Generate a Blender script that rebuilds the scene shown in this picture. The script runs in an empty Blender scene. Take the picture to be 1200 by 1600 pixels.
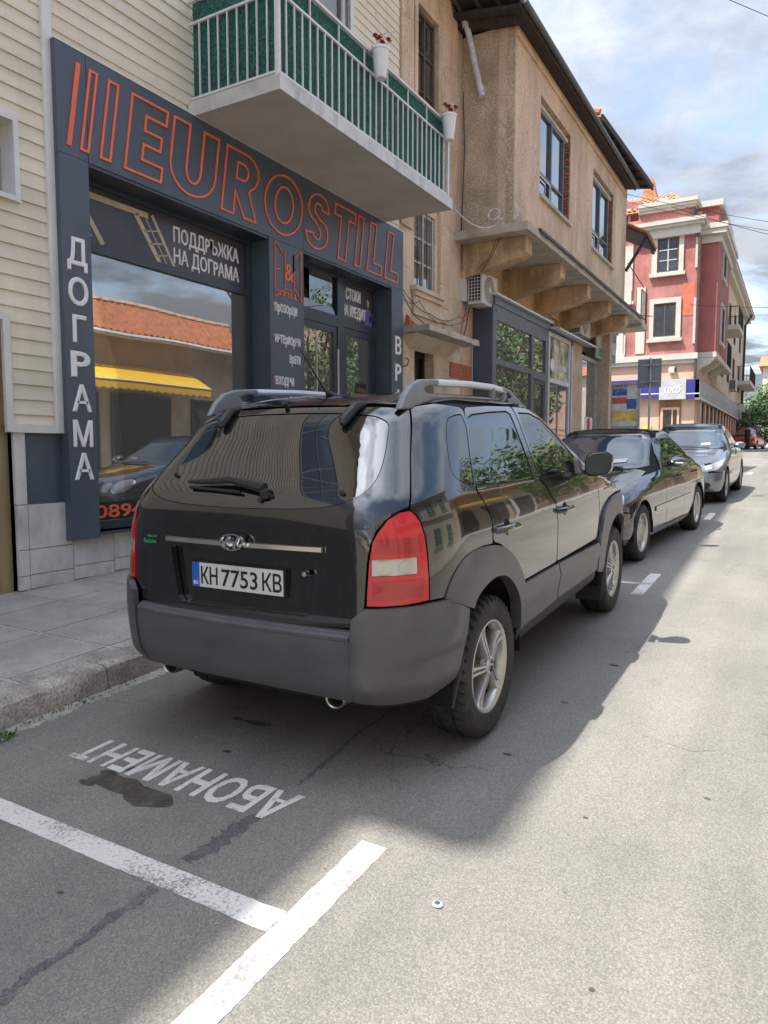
import bpy, math, random
import numpy as np
from mathutils import Vector, Matrix
from mathutils.geometry import delaunay_2d_cdt
random.seed(7)
PI=math.pi
SC=bpy.context.scene; COL=SC.collection

# ---------------- camera, sky, sun, exposure ----------------
cam=bpy.data.cameras.new('camera'); co=bpy.data.objects.new('camera',cam); COL.objects.link(co); SC.camera=co
EYE=Vector((0,0,1.495)); co.location=EYE
cam.sensor_fit='VERTICAL'; cam.sensor_height=36.0; cam.sensor_width=27.0; cam.lens=1120/1600*36
cam.clip_start=.05; cam.clip_end=2000
co.rotation_euler=(math.radians(90-4.696),0,math.radians(29.97))
SC.render.resolution_x=768; SC.render.resolution_y=1024
SUN=Vector((-.35,-.38,1)).normalized()
EL=math.asin(SUN.z); AZ=math.atan2(SUN.x,SUN.y)
sl=bpy.data.lights.new('sun','SUN'); sl.energy=2.7; sl.angle=math.radians(.6); sl.color=(1,.95,.86)
so=bpy.data.objects.new('sun',sl); COL.objects.link(so); so.rotation_euler=(-SUN).to_track_quat('-Z','Y').to_euler()
w=bpy.data.worlds.new('World'); SC.world=w; w.use_nodes=True
def build_sky():
    nt=w.node_tree; nt.nodes.clear(); N=nt.nodes.new; L=nt.links.new
    out=N('ShaderNodeOutputWorld'); bg=N('ShaderNodeBackground'); bg.inputs[1].default_value=.096
    sky=N('ShaderNodeTexSky'); sky.sky_type='NISHITA'; sky.sun_disc=False; sky.sun_elevation=EL; sky.sun_rotation=AZ
    sky.air_density=1.0; sky.dust_density=.6
    tc=N('ShaderNodeTexCoord'); sp=N('ShaderNodeSeparateXYZ'); L(tc.outputs['Generated'],sp.inputs[0])
    mz=N('ShaderNodeMath'); mz.operation='MAXIMUM'; mz.inputs[1].default_value=0; L(sp.outputs[2],mz.inputs[0])
    ad=N('ShaderNodeMath'); ad.operation='ADD'; ad.inputs[1].default_value=.16; L(mz.outputs[0],ad.inputs[0])
    dx=N('ShaderNodeMath'); dx.operation='DIVIDE'; L(sp.outputs[0],dx.inputs[0]); L(ad.outputs[0],dx.inputs[1])
    dy=N('ShaderNodeMath'); dy.operation='DIVIDE'; L(sp.outputs[1],dy.inputs[0]); L(ad.outputs[0],dy.inputs[1])
    cb=N('ShaderNodeCombineXYZ'); L(dx.outputs[0],cb.inputs[0]); L(dy.outputs[0],cb.inputs[1])
    def noise(scale,detail,rough,off,dist=0):
        mp=N('ShaderNodeMapping'); mp.inputs[1].default_value=off; L(cb.outputs[0],mp.inputs[0])
        n=N('ShaderNodeTexNoise'); n.inputs['Scale'].default_value=scale; n.inputs['Detail'].default_value=detail; n.inputs['Roughness'].default_value=rough; n.inputs['Distortion'].default_value=dist
        L(mp.outputs[0],n.inputs['Vector']); return n.outputs['Fac']
    n1=noise(1.15,8,.62,(3.1,1.7,.4),.25); n2=noise(1.9,8,.62,(5.5,1.2,6.1),.2)
    r1=N('ShaderNodeValToRGB'); r1.color_ramp.elements[0].position=.40; r1.color_ramp.elements[1].position=.52; L(n1,r1.inputs[0])
    r2=N('ShaderNodeValToRGB'); r2.color_ramp.elements[0].position=.40; r2.color_ramp.elements[1].position=.57
    r2.color_ramp.elements[0].color=(1.60,1.84,2.28,1); r2.color_ramp.elements[1].color=(2.55,2.70,2.95,1); L(n2,r2.inputs[0])
    mul=N('ShaderNodeMix'); mul.data_type='RGBA'; mul.blend_type='MULTIPLY'; mul.inputs[0].default_value=1; L(sky.outputs[0],mul.inputs[6]); mul.inputs[7].default_value=(1.25,1.10,.98,1)
    gr=N('ShaderNodeMath'); gr.operation='MULTIPLY_ADD'; gr.inputs[1].default_value=1.75; gr.inputs[2].default_value=.40; L(mz.outputs[0],gr.inputs[0])   # zenith brightened beyond the overcast law as added fill for the shaded street
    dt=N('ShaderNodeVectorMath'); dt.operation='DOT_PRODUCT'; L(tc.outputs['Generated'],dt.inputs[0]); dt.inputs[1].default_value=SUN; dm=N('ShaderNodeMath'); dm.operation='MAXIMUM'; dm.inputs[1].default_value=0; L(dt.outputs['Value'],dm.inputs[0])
    dp=N('ShaderNodeMath'); dp.operation='POWER'; dp.inputs[1].default_value=5; L(dm.outputs[0],dp.inputs[0]); da=N('ShaderNodeMath'); da.operation='MULTIPLY_ADD'; da.inputs[1].default_value=2.2; da.inputs[2].default_value=1; L(dp.outputs[0],da.inputs[0])   # forward-scatter glow of cloud round the sun, boosted to add fill light
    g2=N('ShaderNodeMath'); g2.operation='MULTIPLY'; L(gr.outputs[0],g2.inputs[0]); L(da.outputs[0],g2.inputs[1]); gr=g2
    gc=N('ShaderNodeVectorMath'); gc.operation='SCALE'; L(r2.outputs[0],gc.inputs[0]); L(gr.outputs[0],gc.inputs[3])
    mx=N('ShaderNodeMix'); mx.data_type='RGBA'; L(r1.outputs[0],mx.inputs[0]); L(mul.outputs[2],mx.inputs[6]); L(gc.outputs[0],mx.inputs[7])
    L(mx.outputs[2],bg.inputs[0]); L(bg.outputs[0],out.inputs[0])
build_sky()
SC.view_settings.view_transform='Standard'; SC.view_settings.look='None'; SC.view_settings.exposure=1.74; SC.view_settings.gamma=1
SC.view_settings.use_curve_mapping=False
SC.cycles.max_bounces=7; SC.cycles.diffuse_bounces=5; SC.cycles.glossy_bounces=3; SC.cycles.transmission_bounces=4; SC.cycles.transparent_max_bounces=8
SC.cycles.caustics_reflective=False; SC.cycles.caustics_refractive=False

# ---------------- materials ----------------
def newmat(name):
    m=bpy.data.materials.new(name); m.use_nodes=True; nt=m.node_tree
    return m,nt,nt.nodes['Principled BSDF']
MC={}
def mat(name,col,rough=.6,var=.08,scale=6,bump=0,bscale=60,metal=0,ior=1.5,dirt=0,dirtcol=None,dscale=1.5,detail=5,coat=0,spec=None,fine=0,stretch=None,streak=0,crack=0):
    """procedural painted/solid material: noise colour variation, dirt patches, bump"""
    if name in MC: return MC[name]
    m,nt,b=newmat(name); N=nt.nodes.new; L=nt.links.new
    tc=N('ShaderNodeTexCoord'); vec=tc.outputs['Object']
    geo=N('ShaderNodeNewGeometry'); vec=geo.outputs['Position']
    if name.startswith('obj_'): vec=tc.outputs['Object']
    if stretch:
        mp=N('ShaderNodeMapping'); mp.inputs[3].default_value=stretch; L(vec,mp.inputs[0]); v2=mp.outputs[0]
    else: v2=vec
    n=N('ShaderNodeTexNoise'); n.inputs['Scale'].default_value=scale; n.inputs['Detail'].default_value=detail; n.inputs['Roughness'].default_value=.6; L(v2,n.inputs['Vector'])
    r=N('ShaderNodeValToRGB'); r.color_ramp.elements[0].position=.3; r.color_ramp.elements[1].position=.7
    r.color_ramp.elements[0].color=tuple(c*(1-var*1.6) for c in col[:3])+(1,); r.color_ramp.elements[1].color=tuple(min(1,c*(1+var*1.6)) for c in col[:3])+(1,)
    L(n.outputs['Fac'],r.inputs[0]); c=r.outputs[0]
    if fine:
        n3=N('ShaderNodeTexNoise'); n3.inputs['Scale'].default_value=bscale; n3.inputs['Detail'].default_value=2; L(vec,n3.inputs['Vector'])
        r3=N('ShaderNodeValToRGB'); r3.color_ramp.elements[0].position=.35; r3.color_ramp.elements[1].position=.65
        r3.color_ramp.elements[0].color=(1-fine,)*3+(1,); r3.color_ramp.elements[1].color=(1+fine,)*3+(1,); L(n3.outputs['Fac'],r3.inputs[0])
        mm=N('ShaderNodeMix'); mm.data_type='RGBA'; mm.blend_type='MULTIPLY'; mm.inputs[0].default_value=1; L(c,mm.inputs[6]); L(r3.outputs[0],mm.inputs[7]); c=mm.outputs[2]
    if dirt:
        n2=N('ShaderNodeTexNoise'); n2.inputs['Scale'].default_value=dscale; n2.inputs['Detail'].default_value=8; n2.inputs['Roughness'].default_value=.65; L(v2,n2.inputs['Vector'])
        r2=N('ShaderNodeValToRGB'); r2.color_ramp.elements[0].position=.5; r2.color_ramp.elements[1].position=.66
        r2.color_ramp.elements[1].color=(dirt,)*3+(1,); L(n2.outputs['Fac'],r2.inputs[0])
        mx=N('ShaderNodeMix'); mx.data_type='RGBA'; L(r2.outputs[0],mx.inputs[0]); L(c,mx.inputs[6]); mx.inputs[7].default_value=(dirtcol or tuple(x*.5 for x in col[:3]))[:3]+(1,); c=mx.outputs[2]
    if crack:
        wv=N('ShaderNodeTexVoronoi'); wv.feature='DISTANCE_TO_EDGE'; wv.inputs['Scale'].default_value=.8; ds=N('ShaderNodeTexNoise'); ds.inputs['Scale'].default_value=4; ds.inputs['Detail'].default_value=6; L(vec,ds.inputs['Vector'])
        va=N('ShaderNodeVectorMath'); va.operation='MULTIPLY_ADD'; va.inputs[1].default_value=(.4,.4,.4); L(ds.outputs['Color'],va.inputs[0]); L(vec,va.inputs[2]); L(va.outputs[0],wv.inputs['Vector'])
        r5=N('ShaderNodeValToRGB'); r5.color_ramp.elements[0].position=.0; r5.color_ramp.elements[1].position=.010; r5.color_ramp.elements[0].color=(1-crack,)*3+(1,); r5.color_ramp.elements[1].color=(1,1,1,1); L(wv.outputs['Distance'],r5.inputs[0])
        m5=N('ShaderNodeMix'); m5.data_type='RGBA'; m5.blend_type='MULTIPLY'; m5.inputs[0].default_value=1; L(c,m5.inputs[6]); L(r5.outputs[0],m5.inputs[7]); c=m5.outputs[2]
    if streak:
        mp4=N('ShaderNodeMapping'); mp4.inputs[3].default_value=(1.5,1.5,.22); L(vec,mp4.inputs[0]); n4=N('ShaderNodeTexNoise'); n4.inputs['Scale'].default_value=1.3; n4.inputs['Detail'].default_value=7; n4.inputs['Roughness'].default_value=.7; n4.inputs['Distortion'].default_value=.3; L(mp4.outputs[0],n4.inputs['Vector'])
        r4=N('ShaderNodeValToRGB'); r4.color_ramp.elements[0].position=.36; r4.color_ramp.elements[1].position=.56; r4.color_ramp.elements[0].color=(1-streak,1-streak*1.05,1-streak*1.1,1); r4.color_ramp.elements[1].color=(1,1,1,1); L(n4.outputs['Fac'],r4.inputs[0])
        m4=N('ShaderNodeMix'); m4.data_type='RGBA'; m4.blend_type='MULTIPLY'; m4.inputs[0].default_value=1; L(c,m4.inputs[6]); L(r4.outputs[0],m4.inputs[7]); c=m4.outputs[2]
    L(c,b.inputs['Base Color']); b.inputs['Roughness'].default_value=rough; b.inputs['Metallic'].default_value=metal; b.inputs['IOR'].default_value=ior
    b.inputs['Coat Weight'].default_value=coat; b.inputs['Coat Roughness'].default_value=.03
    if bump:
        nb=N('ShaderNodeTexNoise'); nb.inputs['Scale'].default_value=bscale; nb.inputs['Detail'].default_value=4; L(vec,nb.inputs['Vector'])
        bp=N('ShaderNodeBump'); bp.inputs['Strength'].default_value=min(1,bump); bp.inputs['Distance'].default_value=.01*max(1,bump); L(nb.outputs['Fac'],bp.inputs['Height']); L(bp.outputs[0],b.inputs['Normal'])
    MC[name]=m; return m
def glassmat(name,tint=(.8,.86,.85),base=.07,rough=.0,rc=(1,1,1),haze=.03):
    m,nt,b=newmat(name); N=nt.nodes.new; L=nt.links.new; nt.nodes.remove(b); out=nt.nodes['Material Output']
    t=N('ShaderNodeBsdfTransparent'); t.inputs[0].default_value=tint+(1,); g=N('ShaderNodeBsdfGlossy'); g.inputs['Roughness'].default_value=rough; g.inputs[0].default_value=rc+(1,)
    f=N('ShaderNodeFresnel'); f.inputs[0].default_value=1.55; a=N('ShaderNodeMath'); a.operation='ADD'; a.inputs[1].default_value=base; a.use_clamp=True; L(f.outputs[0],a.inputs[0])
    mx=N('ShaderNodeMixShader'); L(a.outputs[0],mx.inputs[0]); L(t.outputs[0],mx.inputs[1]); L(g.outputs[0],mx.inputs[2]); L(mx.outputs[0],out.inputs[0])
    df=N('ShaderNodeBsdfDiffuse'); df.inputs[0].default_value=(.8,.82,.8,1); ms=N('ShaderNodeMixShader'); ms.inputs[0].default_value=haze; L(mx.outputs[0],ms.inputs[1]); L(df.outputs[0],ms.inputs[2]); L(ms.outputs[0],out.inputs[0])
    geo=N('ShaderNodeNewGeometry'); n=N('ShaderNodeTexNoise'); n.inputs['Scale'].default_value=1.3; n.inputs['Detail'].default_value=0; L(geo.outputs['Position'],n.inputs['Vector'])
    bp=N('ShaderNodeBump'); bp.inputs['Strength'].default_value=.06; bp.inputs['Distance'].default_value=.02; L(n.outputs['Fac'],bp.inputs['Height']); L(bp.outputs[0],g.inputs['Normal'])
    MC[name]=m; return m

# ---------------- geometry helpers ----------------
K=1.045
def Wd(p): return Vector((K*p[0],K*p[1],1.495+K*(p[2]-1.43)))   # surveyed metres -> scene metres
G=.04
class MB:
    def __init__(s): s.v=[]; s.f=[]
    def add(s,vs,fs):
        o=len(s.v); s.v+= [tuple(v) for v in vs]; s.f+=[tuple(i+o for i in f) for f in fs]; return s
    def box(s,x0,x1,y0,y1,z0,z1):
        v=[(x0,y0,z0),(x1,y0,z0),(x1,y1,z0),(x0,y1,z0),(x0,y0,z1),(x1,y0,z1),(x1,y1,z1),(x0,y1,z1)]
        return s.add(v,[(0,3,2,1),(4,5,6,7),(0,1,5,4),(1,2,6,5),(2,3,7,6),(3,0,4,7)])
    def hexa(s,v): return s.add(v,[(0,3,2,1),(4,5,6,7),(0,1,5,4),(1,2,6,5),(2,3,7,6),(3,0,4,7)])
    def prism(s,poly,axis,a,b):
        """poly: 2D points in the other two axes (in xyz order); extruded along axis a..b"""
        n=len(poly)
        def P(p,t): q=list(p); q.insert(axis,t); return tuple(q)
        s.add([P(p,a) for p in poly]+[P(p,b) for p in poly],[tuple(range(n))[::-1],tuple(range(n,2*n))]+[(i,(i+1)%n,n+(i+1)%n,n+i) for i in range(n)])
        return s
    def tube(s,pts,r,n=8,caps=True):
        pts=[Vector(p) for p in pts]; rr=r if isinstance(r,(list,tuple)) else [r]*len(pts); o=len(s.v); up=None
        for i,p in enumerate(pts):
            d=(pts[min(i+1,len(pts)-1)]-pts[max(i-1,0)]).normalized()
            if up is None or abs(d.dot(up))>.99: up=Vector((0,0,1)) if abs(d.z)<.9 else Vector((1,0,0))
            a=d.cross(up).normalized(); b=a.cross(d).normalized(); up=b
            for k in range(n): s.v.append(tuple(p+a*(rr[i]*math.cos(2*PI*k/n))+b*(rr[i]*math.sin(2*PI*k/n))))
        for i in range(len(pts)-1):
            for k in range(n): s.f.append((o+i*n+k,o+i*n+(k+1)%n,o+(i+1)*n+(k+1)%n,o+(i+1)*n+k))
        if caps: s.f.append(tuple(o+k for k in range(n))[::-1]); s.f.append(tuple(o+(len(pts)-1)*n+k for k in range(n)))
        return s
    def lathe(s,prof,n=32,axis=2,c=(0,0,0)):
        """prof: (radius, height along axis)"""
        o=len(s.v)
        for r,h in prof:
            for k in range(n):
                a=2*PI*k/n; q=[r*math.cos(a),r*math.sin(a)]; q.insert(axis,h); s.v.append(tuple(q[i]+c[i] for i in range(3)))
        m=len(prof)
        for i in range(m-1):
            for k in range(n): s.f.append((o+i*n+k,o+i*n+(k+1)%n,o+(i+1)*n+(k+1)%n,o+(i+1)*n+k))
        return s
def link(name,me,parent=None):
    o=bpy.data.objects.new(name,me); COL.objects.link(o)
    if parent: o.parent=parent
    return o
def mkmesh(name,v,f,m,smooth=False):
    me=bpy.data.meshes.new(name); me.from_pydata([tuple(p) for p in v],[],f)
    if m: me.materials.append(m)
    me.validate(); 
    import bmesh
    bm=bmesh.new(); bm.from_mesh(me); bmesh.ops.recalc_face_normals(bm,faces=bm.faces); bm.to_mesh(me); bm.free()
    if smooth:
        me.polygons.foreach_set('use_smooth',[True]*len(me.polygons))
        if smooth=='auto': me.set_sharp_from_angle(angle=math.radians(35))
    return me
def root(t):
    while t.parent: t=t.parent
    return t
def part(name,mb,m,parent,smooth=False,local=False,label=None,kind=None,bevel=0):
    """mb in surveyed coordinates (or local): one mesh object, child of parent"""
    if local: v=mb.v
    else:
        T=root(parent).matrix_basis.inverted() if parent else Matrix()
        v=[T@Wd(p) for p in mb.v]
    o=link(name,mkmesh(name,v,mb.f,m,smooth),parent)
    if label:o['label']=label
    if kind:o['kind']=kind
    if bevel:
        b=o.modifiers.new('edge','BEVEL'); b.width=bevel; b.segments=2; b.limit_method='ANGLE'; b.angle_limit=math.radians(40)
    return o
def thing(name,label,cat,loc=(0,0,0),group=None,world=False,rz=0,rx=0):
    o=bpy.data.objects.new(name,None); COL.objects.link(o); o.empty_display_size=.2
    o.location=loc if world else Wd(loc); o.rotation_euler=(rx,0,rz); o['label']=label; o['category']=cat
    if group:o['group']=group
    bpy.context.view_layer.update() if False else None
    return o
def tag(o,label,cat,group=None):
    o['label']=label;o['category']=cat
    if group:o['group']=group
    return o
def structure(name,mb,m,smooth=False,kind='structure'):
    o=link(name,mkmesh(name,[Wd(p) for p in mb.v],mb.f,m,smooth)); o['kind']=kind; return o
def child(name,mesh,parent,loc=None,scale=None):
    o=bpy.data.objects.new(name,mesh); COL.objects.link(o); o.parent=parent
    if loc is not None:o.location=loc
    if scale:o.scale=scale
    return o
def B(x0,x1,y0,y1,z0,z1): return MB().box(x0,x1,y0,y1,z0,z1)
def text_mesh(body,h,ext=.004,bold=0,sx=1,shear=0,spacing=1,line=None,flat=False):
    """flat lettering as mesh: reads along +X, up +Y, normalised to cap height h, centred on x, bottom at 0"""
    c=bpy.data.curves.new('t','FONT'); c.body=body.replace('Р','P').replace('р','p'); c.size=1; c.extrude=ext/ (h) ; c.offset=bold if flat else 0; c.bevel_depth=0 if flat else bold*.8; c.bevel_resolution=0; c.shear=shear; c.space_character=spacing; c.resolution_u=3
    if line:c.space_line=line
    o=bpy.data.objects.new('t',c); COL.objects.link(o)
    dg=bpy.context.evaluated_depsgraph_get(); me=bpy.data.meshes.new_from_object(o.evaluated_get(dg)); bpy.data.objects.remove(o)
    v=np.array([x.co[:] for x in me.vertices]); 
    caps=.73; s=h/caps; v[:,0]=(v[:,0]-(v[:,0].min()+v[:,0].max())/2)*s*sx; v[:,1]*=s; v[:,2]*=s
    f=[tuple(p.vertices) for p in me.polygons]; bpy.data.meshes.remove(me)
    return v,f
def text(name,body,h,origin,right,up,m,parent,bold=0,sx=1,ext=.004,spacing=1,shear=0,fitw=None,local=False,line=None):
    v,f=text_mesh(body,h,ext,bold,sx,shear,spacing,line)
    R=Vector(right).normalized(); U=Vector(up).normalized(); Nn=R.cross(U)
    if fitw: v[:,0]*=fitw/max(1e-6,(v[:,0].max()-v[:,0].min()))
    mb=MB(); mb.v=[tuple(Vector(origin)+R*p[0]+U*p[1]+Nn*p[2]) for p in v]; mb.f=f
    return part(name,mb,m,parent,local=local)
# ---------------- ground ----------------
def asphalt():
    m,nt,b=newmat('asphalt'); N=nt.nodes.new; L=nt.links.new
    geo=N('ShaderNodeNewGeometry'); P=geo.outputs['Position']
    def nz(s,d=4,r=.6,vec=P):
        n=N('ShaderNodeTexNoise'); n.inputs['Scale'].default_value=s; n.inputs['Detail'].default_value=d; n.inputs['Roughness'].default_value=r; L(vec,n.inputs['Vector']); return n.outputs['Fac']
    def ramp(i,a,b_,c0,c1):
        r=N('ShaderNodeValToRGB'); r.color_ramp.elements[0].position=a; r.color_ramp.elements[1].position=b_; r.color_ramp.elements[0].color=c0+(1,); r.color_ramp.elements[1].color=c1+(1,); L(i,r.inputs[0]); return r.outputs[0]
    def mix(f,a,b_,mode='MIX'):
        x=N('ShaderNodeMix'); x.data_type='RGBA'; x.blend_type=mode
        if isinstance(f,float): x.inputs[0].default_value=f
        else: L(f,x.inputs[0])
        for k,q in((6,a),(7,b_)):
            if isinstance(q,tuple): x.inputs[k].default_value=q+(1,)
            else: L(q,x.inputs[k])
        return x.outputs[2]
    base=ramp(nz(.9,6),.3,.7,(.178,.174,.163),(.250,.241,.219))
    vo=N('ShaderNodeTexVoronoi'); vo.inputs['Scale'].default_value=165; L(P,vo.inputs['Vector'])
    st=ramp(vo.outputs['Color'],.15,.9,(.80,.80,.81),(1.22,1.20,1.14)); c=mix(1.0,base,st,'MULTIPLY')
    vd=ramp(vo.outputs['Distance'],.25,.62,(1.06,1.06,1.05),(.80,.80,.81)); c=mix(1.0,c,vd,'MULTIPLY')
    c=mix(1.0,c,ramp(nz(210,3),.3,.7,(.84,.84,.85),(1.16,1.15,1.14)),'MULTIPLY')
    c=mix(ramp(nz(2.3,8,.7),.60,.72,(0,0,0),(.5,.5,.5)),c,(.11,.105,.10))
    mpw=N('ShaderNodeMapping'); mpw.inputs[3].default_value=(1.6,.09,1); L(P,mpw.inputs[0]); c=mix(1.0,c,ramp(nz(1.0,4,.6,mpw.outputs[0]),.35,.65,(.82,.82,.83),(1.10,1.09,1.07)),'MULTIPLY')   # wheel tracks
    # hairline cracks
    wv=N('ShaderNodeTexVoronoi'); wv.feature='DISTANCE_TO_EDGE'; wv.inputs['Scale'].default_value=.55; 
    ds=N('ShaderNodeTexNoise'); ds.inputs['Scale'].default_value=3.5; ds.inputs['Detail'].default_value=6; L(P,ds.inputs['Vector'])
    va=N('ShaderNodeVectorMath'); va.operation='MULTIPLY_ADD'; va.inputs[1].default_value=(.5,.5,.5); L(ds.outputs['Color'],va.inputs[0]); L(P,va.inputs[2]); L(va.outputs[0],wv.inputs['Vector'])
    crack=ramp(wv.outputs['Distance'],.0,.004,(1,1,1),(0,0,0)); gate=ramp(nz(.8,2),.52,.60,(0,0,0),(.8,.8,.8)); cf=mix(1.0,crack,gate,'MULTIPLY')
    c=mix(cf,c,(.05,.048,.045))
    L(c,b.inputs['Base Color']); b.inputs['Roughness'].default_value=.82
    bp=N('ShaderNodeBump'); bp.inputs['Strength'].default_value=.35; bp.inputs['Distance'].default_value=.004; L(vo.outputs['Distance'],bp.inputs['Height']); bp.invert=True; L(bp.outputs[0],b.inputs['Normal'])
    return m
ASPH=asphalt()
def paintmat(name,wear=.56):
    m,nt,b=newmat(name); N=nt.nodes.new; L=nt.links.new; geo=N('ShaderNodeNewGeometry')
    n=N('ShaderNodeTexNoise'); n.inputs['Scale'].default_value=75; n.inputs['Detail'].default_value=5; n.inputs['Roughness'].default_value=.75; L(geo.outputs['Position'],n.inputs['Vector'])
    n2=N('ShaderNodeTexNoise'); n2.inputs['Scale'].default_value=5; n2.inputs['Detail'].default_value=5; L(geo.outputs['Position'],n2.inputs['Vector'])
    a=N('ShaderNodeMath'); a.operation='MULTIPLY_ADD'; a.inputs[1].default_value=.5; L(n2.outputs['Fac'],a.inputs[0]); L(n.outputs['Fac'],a.inputs[2])
    r=N('ShaderNodeValToRGB'); r.color_ramp.elements[0].position=wear+.18; r.color_ramp.elements[1].position=wear+.32; r.color_ramp.elements[0].color=(.66,.65,.61,1); r.color_ramp.elements[1].color=(.22,.215,.20,1); L(a.outputs[0],r.inputs[0])
    L(r.outputs[0],b.inputs['Base Color']); b.inputs['Roughness'].default_value=.7
    bp=N('ShaderNodeBump'); bp.inputs['Strength'].default_value=.5; bp.inputs['Distance'].default_value=.004; L(n.outputs['Fac'],bp.inputs['Height']); L(bp.outputs[0],b.inputs['Normal']); return m
PAINT=paintmat('road_paint'); PAINT2=paintmat('worn_paint',.60)
CONC=mat('kerb_concrete',(.36,.33,.295),.9,.2,5,.8,70,dirt=.6,dirtcol=(.15,.13,.11),dscale=4,fine=.25)
TILE=mat('paving_tile',(.33,.31,.28),.85,.14,2.2,.4,120,dirt=.35,dirtcol=(.16,.15,.135),dscale=2,fine=.2)
MORT=mat('mortar',(.58,.56,.52),.9,.15,12,.3,90)
# one ground sheet out to the horizon: slopes up the street, levels out beyond
def gz(y): return G*min(y,37)+.012*max(0,min(y,120)-37) if y>-30 else G*-30
def sheet(x0,x1,ys,dz,xs=None):
    mb=MB(); xs=xs or [x0,x1]; n=len(xs)
    for y in ys:
        for x in xs: mb.v.append((x,y,gz(y)+dz))
    for i in range(len(ys)-1):
        for k in range(n-1): mb.f.append((i*n+k,i*n+k+1,(i+1)*n+k+1,(i+1)*n+k))
    return mb
YS=[-900,-60,-30,-10,0,10,20,30,37,60,90,120,900]
EARTH=mat('earth',(.16,.15,.11),.95,.3,1,.5,20)
structure('ground',sheet(-900,900,YS,-.06),EARTH)
structure('road',sheet(-3.45,3.1,[-30,-10,0,10,20,30,37,60,90],0),ASPH)
structure('side_road',sheet(-40,-3.45,[24.5,33.4],.002),ASPH)
# weathered kerbstones, one by one
def kerb(x0,x1,side,y0,y1,ex=1):
    t=None
    return
kb=[]
def kerbstones(xa,xb,label):
    t=bpy.data.objects.new('kerb',None); COL.objects.link(t); t.location=Wd((xa,0,0)); t['kind']='structure'
    y=-3.0; i=0
    while y<23.6:
        L_=random.choice([.78,.8,.82]); a,b=y+.004,y+L_-.004
        j=random.uniform(-.008,.008); d=random.uniform(-.006,.006)
        xs0,xs1=(xa+j,xb) if xa<xb else (xb,xa+j)
        mb=MB(); z0,z1=gz(a),gz(b)
        n=5; vs=[];fs=[]
        for s in range(n+1):
            yy=a+(b-a)*s/n; zg=gz(yy); r=lambda q: random.uniform(-q,q)
            top=zg+.135+d; 
            ring=[(xa+j,zg-.04),(xa+j+r(.004),zg+.06+r(.005)),(xa+j-.012*math.copysign(1,xa-xb)+r(.006),top-.02+r(.006)),(xa+j-.04*math.copysign(1,xa-xb),top+r(.005)),(xb,top+.001),(xb,zg-.04)]
            for q in ring: vs.append((q[0],yy,q[1]))
        for s in range(n):
            for k in range(5): fs.append((s*6+k,s*6+k+1,(s+1)*6+k+1,(s+1)*6+k))
        fs+= [tuple(range(6)),tuple(range(n*6,n*6+6))]
        mb.add(vs,fs); part('kerbstone',mb,CONC,t,smooth='auto'); y+=L_
kerbstones(-3.32,-3.50,'')
kerbstones(3.1,3.28,'')
# pavement bed and slabs on the left
structure('pavement',sheet(-6.4,-3.49,[-6,0,10,20,24.3],.122),MORT)
pv=bpy.data.objects.new('paving',None); COL.objects.link(pv); pv.location=Wd((-5,3,.12)); pv['kind']='structure'
xs=[-5.66,-5.01,-4.31,-3.64,-3.505]
yg=[2.25+.655*i for i in range(-6,32)]
def slab(x0,x1,y0,y1,tilt=.0015):
    g=.009; mb=MB(); tl=random.uniform(-tilt,tilt); t2=random.uniform(-tilt,tilt)
    v=[]
    for dz in(-.02,.0055):
        for (x,y) in((x0+g,y0+g),(x1-g,y0+g),(x1-g,y1-g),(x0+g,y1-g)): v.append((x,y,gz(y)+.122+dz+(tl if x==x0+g else t2 if y==y0+g else 0)))
    mb.hexa(v); return mb
for i in range(len(yg)-1):
    for k in range(3): part('paving_slab',slab(xs[k],xs[k+1],yg[i],yg[i+1]),TILE,pv)
    part('edging_slab',slab(xs[3],xs[4],yg[i],yg[i+1]),CONC,pv)
structure('pavement',sheet(3.27,6.2,[-30,0,10,30,60],.13),TILE)
structure('pavement',sheet(-9,-3.55,[33.3,40,60,80],.10),TILE)
# gutter dirt strip with weeds by the kerb
def blob(cx,cy,rx,ry,dz,n=26,seed=1,rough=.18,hole=None):
    rd=random.Random(seed); ph=[rd.uniform(0,6.28) for _ in range(6)]
    pts=[]
    for i in range(n):
        a=2*PI*i/n; r=1+rough*(math.sin(2*a+ph[0])+.6*math.sin(3*a+ph[1])+.4*math.sin(5*a+ph[2])+.3*math.sin(8*a+ph[3]))/1.6
        x=cx+rx*r*math.cos(a); y=cy+ry*r*math.sin(a); pts.append((x,y,gz(y)+dz))
    return MB().add(pts+[(cx,cy,gz(cy)+dz)],[(i,(i+1)%n,n) for i in range(n)])
OIL=mat('damp_stain',(.075,.066,.055),.55,.3,18,.5,90)
def stain_group(label,lst,seed):
    mb=MB()
    for k,(cx,cy,rx,ry) in enumerate(lst): 
        b=blob(cx,cy,rx,ry,.0012+.0004*k,seed=seed+k,n=40); mb.add(b.v,b.f)
    o=link('stain',mkmesh('stain',[Wd(p) for p in mb.v],mb.f,OIL)); o['kind']='structure'; return o
stain_group('',[(-2.36,1.915,.14,.062),(-2.17,1.895,.11,.07),(-2.47,1.955,.05,.026),(-2.42,2.03,.045,.02),(-2.49,1.86,.04,.018)],3)
stain_group('',[(-.25,2.9,.012,.008),(-1.0,3.6,.02,.010),(-.62,2.55,.010,.007),(.05,3.9,.016,.009),(-.4,1.75,.008,.006),(-1.05,2.9,.018,.010),(.3,2.6,.014,.010),(-1.95,1.35,.010,.007),(-.9,4.3,.03,.012)],50)
stain_group('',[(-2.24,2.66,.07,.03),(-2.375,2.655,.03,.018),(-2.17,2.35,.02,.012)],21)
TAR=mat('tar_seam',(.105,.105,.108),.8,.2,20,.4,120,fine=.3)
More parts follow.
